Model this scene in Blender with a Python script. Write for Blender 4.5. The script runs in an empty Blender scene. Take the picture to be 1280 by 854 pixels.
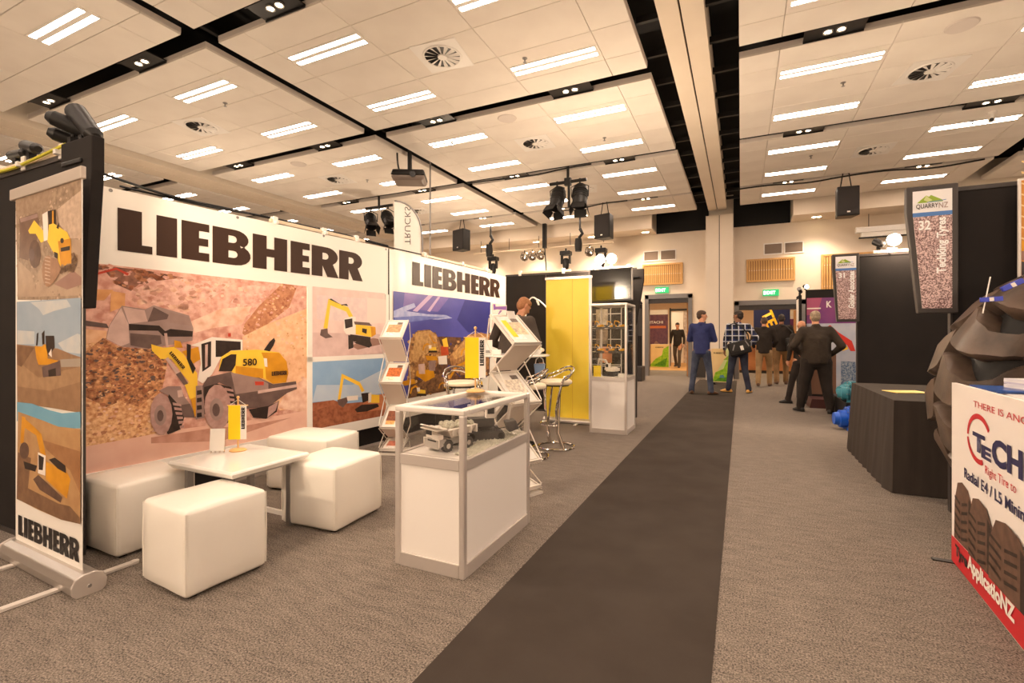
import bpy, bmesh, math, random
from mathutils import Vector, Matrix, Euler
random.seed(7)
SC = bpy.context.scene
COL = SC.collection
PI = math.pi

# ------------------------------------------------------------------ camera, world, exposure
cam_data = bpy.data.cameras.new('camera')
cam_data.sensor_fit = 'HORIZONTAL'
cam_data.sensor_width = 36.0
cam_data.lens = 605.0 / 1280.0 * 36.0
cam_data.shift_y = -(420.0 - 427.0) / 1280.0 * -1.0
cam_data.clip_start = 0.02
cam_data.clip_end = 200
cam = bpy.data.objects.new('camera', cam_data)
cam.location = (0, 0, 1.3)
cam.rotation_euler = (PI / 2, 0, math.atan(286 / 605.0))
COL.objects.link(cam)
SC.camera = cam

world = bpy.data.worlds.new('world')
SC.world = world
world.use_nodes = True
WORLD_STRENGTH = 0.5
bg = world.node_tree.nodes['Background']
bg.inputs[0].default_value = (1.0, 0.82, 0.64, 1)
bg.inputs[1].default_value = WORLD_STRENGTH

SC.view_settings.view_transform = 'Standard'
SC.view_settings.look = 'None'
SC.view_settings.gamma = 1.0
SC.view_settings.use_curve_mapping = False
SC.view_settings.exposure = 0.43
SC.cycles.transparent_max_bounces = 40

TUBE_COLOR = (1.0, 0.81, 0.66)
TUBE_STRENGTH = 24.0
FLOOD_COLOR = (1.0, 0.77, 0.55)
FLOOD_WATTS = 85.0
HIDDEN_WATTS = 160.0


# ------------------------------------------------------------------ materials
def lin(c):
    out = []
    for x in c:
        x /= 255.0
        out.append(x / 12.92 if x <= 0.04045 else ((x + 0.055) / 1.055) ** 2.4)
    return (out[0], out[1], out[2], 1)


MATS = {}


def mat(name, rgb, rough=0.6, metal=0.0, rgb2=None, scale=8.0, detail=4.0, bump=0.0, bscale=None,
        emit=None, strength=0.0, contrast=(0.35, 0.65), stretch=None, coat=0.0, spec=None, aniso=None):
    if name in MATS:
        return MATS[name]
    m = bpy.data.materials.new(name)
    m.use_nodes = True
    nt = m.node_tree
    b = nt.nodes['Principled BSDF']
    b.inputs['Base Color'].default_value = lin(rgb)
    b.inputs['Roughness'].default_value = rough
    b.inputs['Metallic'].default_value = metal
    if coat:
        b.inputs['Coat Weight'].default_value = coat
        b.inputs['Coat Roughness'].default_value = 0.1
    if spec is not None:
        b.inputs['Specular IOR Level'].default_value = spec
    if rgb2 is not None or bump:
        tc = nt.nodes.new('ShaderNodeTexCoord')
        mp = nt.nodes.new('ShaderNodeMapping')
        nt.links.new(tc.outputs['Object'], mp.inputs['Vector'])
        if stretch:
            mp.inputs['Scale'].default_value = stretch
    if rgb2 is not None:
        n = nt.nodes.new('ShaderNodeTexNoise')
        n.inputs['Scale'].default_value = scale
        n.inputs['Detail'].default_value = detail
        nt.links.new(mp.outputs[0], n.inputs['Vector'])
        r = nt.nodes.new('ShaderNodeValToRGB')
        r.color_ramp.elements[0].position = contrast[0]
        r.color_ramp.elements[1].position = contrast[1]
        r.color_ramp.elements[0].color = lin(rgb)
        r.color_ramp.elements[1].color = lin(rgb2)
        nt.links.new(n.outputs['Fac'], r.inputs['Fac'])
        nt.links.new(r.outputs['Color'], b.inputs['Base Color'])
    if bump:
        n2 = nt.nodes.new('ShaderNodeTexNoise')
        n2.inputs['Scale'].default_value = bscale or scale
        n2.inputs['Detail'].default_value = 3
        nt.links.new(mp.outputs[0], n2.inputs['Vector'])
        bp = nt.nodes.new('ShaderNodeBump')
        bp.inputs['Strength'].default_value = bump
        bp.inputs['Distance'].default_value = 0.02
        nt.links.new(n2.outputs['Fac'], bp.inputs['Height'])
        nt.links.new(bp.outputs[0], b.inputs['Normal'])
    if emit is not None:
        b.inputs['Emission Color'].default_value = (emit[0], emit[1], emit[2], 1)
        b.inputs['Emission Strength'].default_value = strength
    MATS[name] = m
    return m


def glass_mat(name, tint=(0.93, 0.95, 0.93), refl=1.0):
    if name in MATS:
        return MATS[name]
    m = bpy.data.materials.new(name)
    m.use_nodes = True
    nt = m.node_tree
    nt.nodes.remove(nt.nodes['Principled BSDF'])
    tr = nt.nodes.new('ShaderNodeBsdfTransparent')
    tr.inputs[0].default_value = (*tint, 1)
    gl = nt.nodes.new('ShaderNodeBsdfGlossy')
    gl.inputs['Roughness'].default_value = 0.02
    lw = nt.nodes.new('ShaderNodeLayerWeight')
    lw.inputs['Blend'].default_value = 0.5
    pw = nt.nodes.new('ShaderNodeMath')
    pw.operation = 'POWER'
    pw.inputs[1].default_value = 4.0
    nt.links.new(lw.outputs['Facing'], pw.inputs[0])
    fr = nt.nodes.new('ShaderNodeMath')
    fr.operation = 'MULTIPLY_ADD'
    fr.inputs[1].default_value = 0.55 * refl
    fr.inputs[2].default_value = 0.03 * refl
    nt.links.new(pw.outputs[0], fr.inputs[0])
    mx = nt.nodes.new('ShaderNodeMixShader')
    nt.links.new(fr.outputs[0], mx.inputs[0])
    nt.links.new(tr.outputs[0], mx.inputs[1])
    nt.links.new(gl.outputs[0], mx.inputs[2])
    nt.links.new(mx.outputs[0], nt.nodes['Material Output'].inputs[0])
    MATS[name] = m
    return m


def carpet_mat(name, dark, light, scale):
    m = bpy.data.materials.new(name)
    m.use_nodes = True
    nt = m.node_tree
    b = nt.nodes['Principled BSDF']
    b.inputs['Roughness'].default_value = 0.95
    b.inputs['Specular IOR Level'].default_value = 0.1
    tc = nt.nodes.new('ShaderNodeTexCoord')
    n = nt.nodes.new('ShaderNodeTexNoise')
    n.inputs['Scale'].default_value = scale
    n.inputs['Detail'].default_value = 2.5
    n.inputs['Roughness'].default_value = 0.75
    nt.links.new(tc.outputs['Object'], n.inputs['Vector'])
    mp = nt.nodes.new('ShaderNodeMapping')
    mp.inputs['Scale'].default_value = (1.0, 3.5, 1.0)
    nt.links.new(tc.outputs['Object'], mp.inputs['Vector'])
    n2 = nt.nodes.new('ShaderNodeTexNoise')
    n2.inputs['Scale'].default_value = scale * 0.055
    n2.inputs['Detail'].default_value = 4
    nt.links.new(mp.outputs[0], n2.inputs['Vector'])
    r = nt.nodes.new('ShaderNodeValToRGB')
    r.color_ramp.elements[0].position = 0.34
    r.color_ramp.elements[1].position = 0.68
    r.color_ramp.elements[0].color = lin(dark)
    r.color_ramp.elements[1].color = lin(light)
    mxv = nt.nodes.new('ShaderNodeMath')
    mxv.operation = 'MULTIPLY_ADD'
    mxv.inputs[1].default_value = 0.16
    ad = nt.nodes.new('ShaderNodeMath')
    ad.operation = 'SUBTRACT'
    ad.inputs[1].default_value = 0.5
    nt.links.new(n2.outputs['Fac'], ad.inputs[0])
    nt.links.new(ad.outputs[0], mxv.inputs[0])
    nt.links.new(n.outputs['Fac'], mxv.inputs[2])
    nt.links.new(mxv.outputs[0], r.inputs['Fac'])
    nt.links.new(r.outputs['Color'], b.inputs['Base Color'])
    bp = nt.nodes.new('ShaderNodeBump')
    bp.inputs['Strength'].default_value = 0.35
    bp.inputs['Distance'].default_value = 0.01
    nt.links.new(n.outputs['Fac'], bp.inputs['Height'])
    nt.links.new(bp.outputs[0], b.inputs['Normal'])
    MATS[name] = m
    return m


# ------------------------------------------------------------------ mesh builder
class MB:
    def __init__(self):
        self.v, self.f, self.m = [], [], []

    def add(self, vs, fs, m=0):
        o = len(self.v)
        self.v += [tuple(p) for p in vs]
        for f in fs:
            self.f.append(tuple(i + o for i in f))
            self.m.append(m)
        return self

    def box(self, x0, x1, y0, y1, z0, z1, m=0):
        return self.add([(x0, y0, z0), (x1, y0, z0), (x1, y1, z0), (x0, y1, z0), (x0, y0, z1), (x1, y0, z1), (x1, y1, z1), (x0, y1, z1)],
                        [(0, 3, 2, 1), (4, 5, 6, 7), (0, 1, 5, 4), (1, 2, 6, 5), (2, 3, 7, 6), (3, 0, 4, 7)], m)

    def hexa(self, lo, hi, m=0):
        """lo, hi: four points each, counter-clockwise seen from above"""
        return self.add(list(lo) + list(hi), [(0, 3, 2, 1), (4, 5, 6, 7), (0, 1, 5, 4), (1, 2, 6, 5), (2, 3, 7, 6), (3, 0, 4, 7)], m)

    def obox(self, c, size, rot=(0, 0, 0), m=0):
        R = Euler(rot).to_matrix()
        c = Vector(c)
        hx, hy, hz = size[0] / 2, size[1] / 2, size[2] / 2
        vs = [c + R @ Vector(p) for p in [(-hx, -hy, -hz), (hx, -hy, -hz), (hx, hy, -hz), (-hx, hy, -hz), (-hx, -hy, hz), (hx, -hy, hz), (hx, hy, hz), (-hx, hy, hz)]]
        return self.add(vs, [(0, 3, 2, 1), (4, 5, 6, 7), (0, 1, 5, 4), (1, 2, 6, 5), (2, 3, 7, 6), (3, 0, 4, 7)], m)

    def cyl(self, p0, p1, r0, r1=None, n=12, m=0, caps=True):
        r1 = r0 if r1 is None else r1
        p0, p1 = Vector(p0), Vector(p1)
        d = (p1 - p0).normalized()
        a = d.orthogonal().normalized()
        b = d.cross(a)
        vs = []
        for k in range(n):
            t = 2 * PI * k / n
            e = a * math.cos(t) + b * math.sin(t)
            vs += [p0 + e * r0, p1 + e * r1]
        fs = [(2 * k, 2 * ((k + 1) % n), 2 * ((k + 1) % n) + 1, 2 * k + 1) for k in range(n)]
        if caps:
            fs += [tuple(2 * k for k in reversed(range(n))), tuple(2 * k + 1 for k in range(n))]
        return self.add(vs, fs, m)

    def tube(self, pts, r, n=8, closed=False, m=0):
        P = [Vector(p) for p in pts]
        k = len(P)
        vs, fs = [], []
        up = None
        for i in range(k):
            if closed:
                t = P[(i + 1) % k] - P[i - 1]
            else:
                t = P[min(i + 1, k - 1)] - P[max(i - 1, 0)]
            t.normalize()
            if up is None:
                up = t.orthogonal().normalized()
            a = up - t * up.dot(t)
            if a.length < 1e-5:
                a = t.orthogonal()
            a.normalize()
            up = a
            b = t.cross(a)
            rr = r[i] if isinstance(r, (list, tuple)) else r
            for j in range(n):
                q = 2 * PI * j / n
                vs.append(P[i] + (a * math.cos(q) + b * math.sin(q)) * rr)
        for i in range(k if closed else k - 1):
            i2 = (i + 1) % k
            for j in range(n):
                j2 = (j + 1) % n
                fs.append((i * n + j, i * n + j2, i2 * n + j2, i2 * n + j))
        if not closed:
            fs.append(tuple(reversed(range(n))))
            fs.append(tuple((k - 1) * n + j for j in range(n)))
        return self.add(vs, fs, m)

    def lathe(self, prof, n=24, c=(0, 0, 0), m=0, axis='z', capped=False):
        vs, fs = [], []
        k = len(prof)
        for j in range(n):
            q = 2 * PI * j / n
            for r, z in prof:
                p = (r * math.cos(q), r * math.sin(q), z)
                if axis == 'y':
                    p = (p[0], -p[2], p[1])
                elif axis == 'x':
                    p = (p[2], p[0], p[1])
                vs.append((p[0] + c[0], p[1] + c[1], p[2] + c[2]))
        for j in range(n):
            j2 = (j + 1) % n
            for i in range(k - 1):
                fs.append((j * k + i, j2 * k + i, j2 * k + i + 1, j * k + i + 1))
        return self.add(vs, fs, m)

    def sphere(self, c, r, nu=16, nv=10, m=0):
        if not isinstance(r, (tuple, list)):
            r = (r, r, r)
        vs = [(c[0], c[1], c[2] - r[2])]
        for i in range(1, nv):
            a = PI * i / nv
            for j in range(nu):
                q = 2 * PI * j / nu
                vs.append((c[0] + r[0] * math.sin(a) * math.cos(q), c[1] + r[1] * math.sin(a) * math.sin(q), c[2] - r[2] * math.cos(a)))
        vs.append((c[0], c[1], c[2] + r[2]))
        fs = [(0, 1 + (j + 1) % nu, 1 + j) for j in range(nu)]
        for i in range(nv - 2):
            for j in range(nu):
                fs.append((1 + i * nu + j, 1 + i * nu + (j + 1) % nu, 1 + (i + 1) * nu + (j + 1) % nu, 1 + (i + 1) * nu + j))
        b = 1 + (nv - 2) * nu
        t = len(vs) - 1
        fs += [(b + j, b + (j + 1) % nu, t) for j in range(nu)]
        return self.add(vs, fs, m)

    def prism(self, poly, d0, d1, plane='xz', m=0):
        """polygon extruded along the third axis"""
        def P(a, b, d):
            return {'xz': (a, d, b), 'xy': (a, b, d), 'yz': (d, a, b)}[plane]
        n = len(poly)
        vs = [P(a, b, d0) for a, b in poly] + [P(a, b, d1) for a, b in poly]
        fs = [tuple(range(n)), tuple(reversed(range(n, 2 * n)))]
        fs += [(k, n + k, n + (k + 1) % n, (k + 1) % n) for k in range(n)]
        return self.add(vs, fs, m)

    def face(self, pts, m=0):
        return self.add(pts, [tuple(range(len(pts)))], m)

    def xf(self, M):
        self.v = [tuple(M @ Vector(p)) for p in self.v]
        return self

    def build(self, name, mats, parent=None, smooth=False, bevel=0.0, fix=True, loc=None, rotz=0.0, segs=2):
        me = bpy.data.meshes.new(name)
        me.from_pydata(self.v, [], self.f)
        if not isinstance(mats, (list, tuple)):
            mats = [mats]
        for m in mats:
            me.materials.append(m)
        if len(mats) > 1:
            me.polygons.foreach_set('material_index', self.m)
        if fix:
            bm = bmesh.new()
            bm.from_mesh(me)
            bmesh.ops.recalc_face_normals(bm, faces=bm.faces)
            bm.to_mesh(me)
            bm.free()
        if smooth:
            me.polygons.foreach_set('use_smooth', [True] * len(me.polygons))
            me.set_sharp_from_angle(angle=math.radians(38))
        me.update()
        return link(name, me, parent, bevel, loc, rotz, segs)


def link(name, me, parent=None, bevel=0.0, loc=None, rotz=0.0, segs=2):
    o = bpy.data.objects.new(name, me)
    COL.objects.link(o)
    if parent:
        o.parent = parent
    if loc:
        o.location = loc
    if rotz:
        o.rotation_euler = (0, 0, rotz)
    if bevel:
        b = o.modifiers.new('bevel', 'BEVEL')
        b.width = bevel
        b.segments = segs
        b.limit_method = 'ANGLE'
        b.harden_normals = False
    return o


def tag(o, label=None, cat=None, group=None, kind=None):
    if label:
        o['label'] = label
    if cat:
        o['category'] = cat
    if group:
        o['group'] = group
    if kind:
        o['kind'] = kind
    return o


def thing(name, label, cat, loc=(0, 0, 0), rotz=0.0, group=None):
    o = bpy.data.objects.new(name, None)
    o.empty_display_size = 0.1
    COL.objects.link(o)
    o.location = loc
    o.rotation_euler = (0, 0, rotz)
    return tag(o, label, cat, group)


def dup(o, loc, rotz=None, label=None, scale=None):
    r = o.copy()
    COL.objects.link(r)
    r.location = loc
    if rotz is not None:
        r.rotation_euler = (0, 0, rotz)
    if scale:
        r.scale = scale
    if label:
        r['label'] = label
    for ch in KIDS.get(o.name, None) or list(o.children):
        c = ch.copy()
        COL.objects.link(c)
        c.parent = r
        for g in list(ch.children):
            d = g.copy()
            COL.objects.link(d)
            d.parent = c
    return r


KIDS = {}


# ------------------------------------------------------------------ lettering
def curve_mesh(cu):
    o = bpy.data.objects.new('temporary', cu)
    me = bpy.data.meshes.new_from_object(o)
    bpy.data.objects.remove(o)
    bpy.data.curves.remove(cu)
    return me


def place_flat(me, box, rot=0.0, mirror=False, y=0.0, shear=0.0):
    """lays a mesh drawn in xy into the rectangle (x0, z0, x1, z1) of the xz plane"""
    co = [Vector(v.co) for v in me.vertices]
    c, s = math.cos(rot), math.sin(rot)
    co = [((-p.x if mirror else p.x) + shear * p.y, p.y) for p in co]
    co = [(x * c - z * s, x * s + z * c) for x, z in co]
    x0, x1 = min(p[0] for p in co), max(p[0] for p in co)
    z0, z1 = min(p[1] for p in co), max(p[1] for p in co)
    bx0, bz0, bx1, bz1 = box
    for v, (x, z) in zip(me.vertices, co):
        v.co = (bx0 + (x - x0) / (x1 - x0) * (bx1 - bx0), y, bz0 + (z - z0) / (z1 - z0) * (bz1 - bz0))
    me.update()
    return me


def text(s, parent, box, m, y=-0.004, rot=0.0, bold=0.0, mirror=False, name='lettering', shear=0.0):
    cu = bpy.data.curves.new('text', 'FONT')
    cu.body = s
    cu.offset = bold
    cu.resolution_u = 3
    me = curve_mesh(cu)
    me.name = name
    place_flat(me, box, rot, mirror, y, shear)
    me.materials.clear()
    me.materials.append(m)
    return link(name, me, parent)


def arc2(cx, cy, rx, ry, a0, a1, n):
    return [(cx + rx * math.cos(a0 + (a1 - a0) * k / n), cy + ry * math.sin(a0 + (a1 - a0) * k / n)) for k in range(n + 1)]


def block_glyph(ch):
    """loops of a heavy poster capital in the unit square (outer loop first, counters after)"""
    if ch == 'L':
        return [[(0, 0), (1, 0), (1, .19), (.69, .19), (.69, 1), (0, 1)]]
    if ch == 'I':
        return [[(0, 0), (1, 0), (1, 1), (0, 1)]]
    if ch == 'E':
        return [[(0, 0), (1, 0), (1, .22), (.62, .22), (.62, .4), (.96, .4), (.96, .6), (.62, .6), (.62, .79), (1, .79), (1, 1), (0, 1)]]
    if ch == 'H':
        return [[(0, 0), (.39, 0), (.39, .38), (.61, .38), (.61, 0), (1, 0), (1, 1), (.61, 1), (.61, .62), (.39, .62), (.39, 1), (0, 1)]]
    if ch == 'B':
        out = [(0, 0)] + arc2(.6, .29, .4, .29, -PI / 2, PI * .42, 8) + arc2(.58, .74, .36, .26, -PI * .36, PI / 2, 8) + [(0, 1)]
        return [out, [(.4, .2), (.4, .4)] + arc2(.54, .3, .1, .1, PI / 2, -PI / 2, 5), [(.4, .62), (.4, .82)] + arc2(.53, .72, .09, .1, PI / 2, -PI / 2, 5)]
    if ch == 'R':
        out = [(0, 0), (.39, 0), (.39, .36), (.57, 0), (1, 0), (.78, .44)] + arc2(.56, .7, .41, .3, -PI * .3, PI / 2, 9) + [(0, 1)]
        return [out, [(.39, .58), (.39, .8)] + arc2(.5, .69, .11, .11, PI / 2, -PI / 2, 5)]
    return []


def block_word(spans, z0, z1, parent, m, y=-0.004, rot=0.0, box=None, name='lettering'):
    """spans: (letter, x0, x1) each"""
    cu = bpy.data.curves.new('word', 'CURVE')
    cu.dimensions = '2D'
    cu.fill_mode = 'BOTH'
    for ch, x0, x1 in spans:
        for loop in block_glyph(ch):
            sp = cu.splines.new('POLY')
            sp.points.add(len(loop) - 1)
            for p, (a, b) in zip(sp.points, loop):
                p.co = (x0 + a * (x1 - x0), z0 + b * (z1 - z0), 0, 1)
            sp.use_cyclic_u = True
    me = curve_mesh(cu)
    me.name = name
    if box:
        place_flat(me, box, rot, False, y)
    else:
        for v in me.vertices:
            v.co = (v.co.x, y, v.co.y)
    me.materials.clear()
    me.materials.append(m)
    return link(name, me, parent)


WORD = [('L', .07, .291), ('I', .318, .463), ('E', .495, .709), ('B', .735, 1.069), ('H', 1.087, 1.435), ('E', 1.472, 1.689), ('R', 1.711, 2.051), ('R', 2.058, 2.392)]


def inside(p, poly):
    c = False
    for (x0, z0), (x1, z1) in zip(poly, poly[1:] + poly[:1]):
        if (z0 > p[1]) != (z1 > p[1]) and p[0] < (x1 - x0) * (p[1] - z0) / (z1 - z0) + x0:
            c = not c
    return c


def picture(name, layers, parent, y0=-0.002, dy=-0.00025, scatter=None, xmin=-9, xmax=9):
    """flat print: stacked ink shapes (material key, [(x, z)...]) as one mesh"""
    b = MB()
    keys = []
    for i, (k, pts) in enumerate(layers):
        if k not in keys:
            keys.append(k)
        pts = [(min(xmax, max(xmin, p[0])), p[1]) for p in pts]
        b.face([(p[0], y0 + dy * i, p[1]) for p in pts], keys.index(k))
        if scatter and i in scatter:
            n, size, inks = scatter[i]
            rnd = random.Random(i * 7 + 1)
            xs, zs = [p[0] for p in pts], [p[1] for p in pts]
            for q in range(n * 3):
                if n <= 0:
                    break
                c = (rnd.uniform(min(xs), max(xs)), rnd.uniform(min(zs), max(zs)))
                if not inside(c, pts):
                    continue
                n -= 1
                ink = rnd.choice(inks)
                if ink not in keys:
                    keys.append(ink)
                s_, t_ = size * rnd.uniform(.35, 1.1), rnd.uniform(.4, .9)
                a_ = rnd.uniform(0, PI)
                m_ = rnd.choice((4, 5, 6))
                quad = []
                for j in range(m_):
                    e = 2 * PI * j / m_ + rnd.uniform(-.3, .3)
                    u_, v_ = s_ * math.cos(e), s_ * t_ * math.sin(e)
                    quad.append((min(xmax, max(xmin, c[0] + u_ * math.cos(a_) - v_ * math.sin(a_))), y0 + dy * (i + .5), c[1] + u_ * math.sin(a_) * .5 + v_ * math.cos(a_)))
                b.face(quad, keys.index(ink))
    me = bpy.data.meshes.new(name)
    me.from_pydata(b.v, [], b.f)
    for k in keys:
        me.materials.append(INK[k])
    me.polygons.foreach_set('material_index', b.m)
    bm = bmesh.new()
    bm.from_mesh(me)
    bm.normal_update()
    for f in bm.faces:
        if f.normal.y > 0:
            f.normal_flip()
    bmesh.ops.triangulate(bm, faces=[f for f in bm.faces if len(f.verts) > 4])
    bm.to_mesh(me)
    bm.free()
    me.update()
    return link(name, me, parent)
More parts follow.
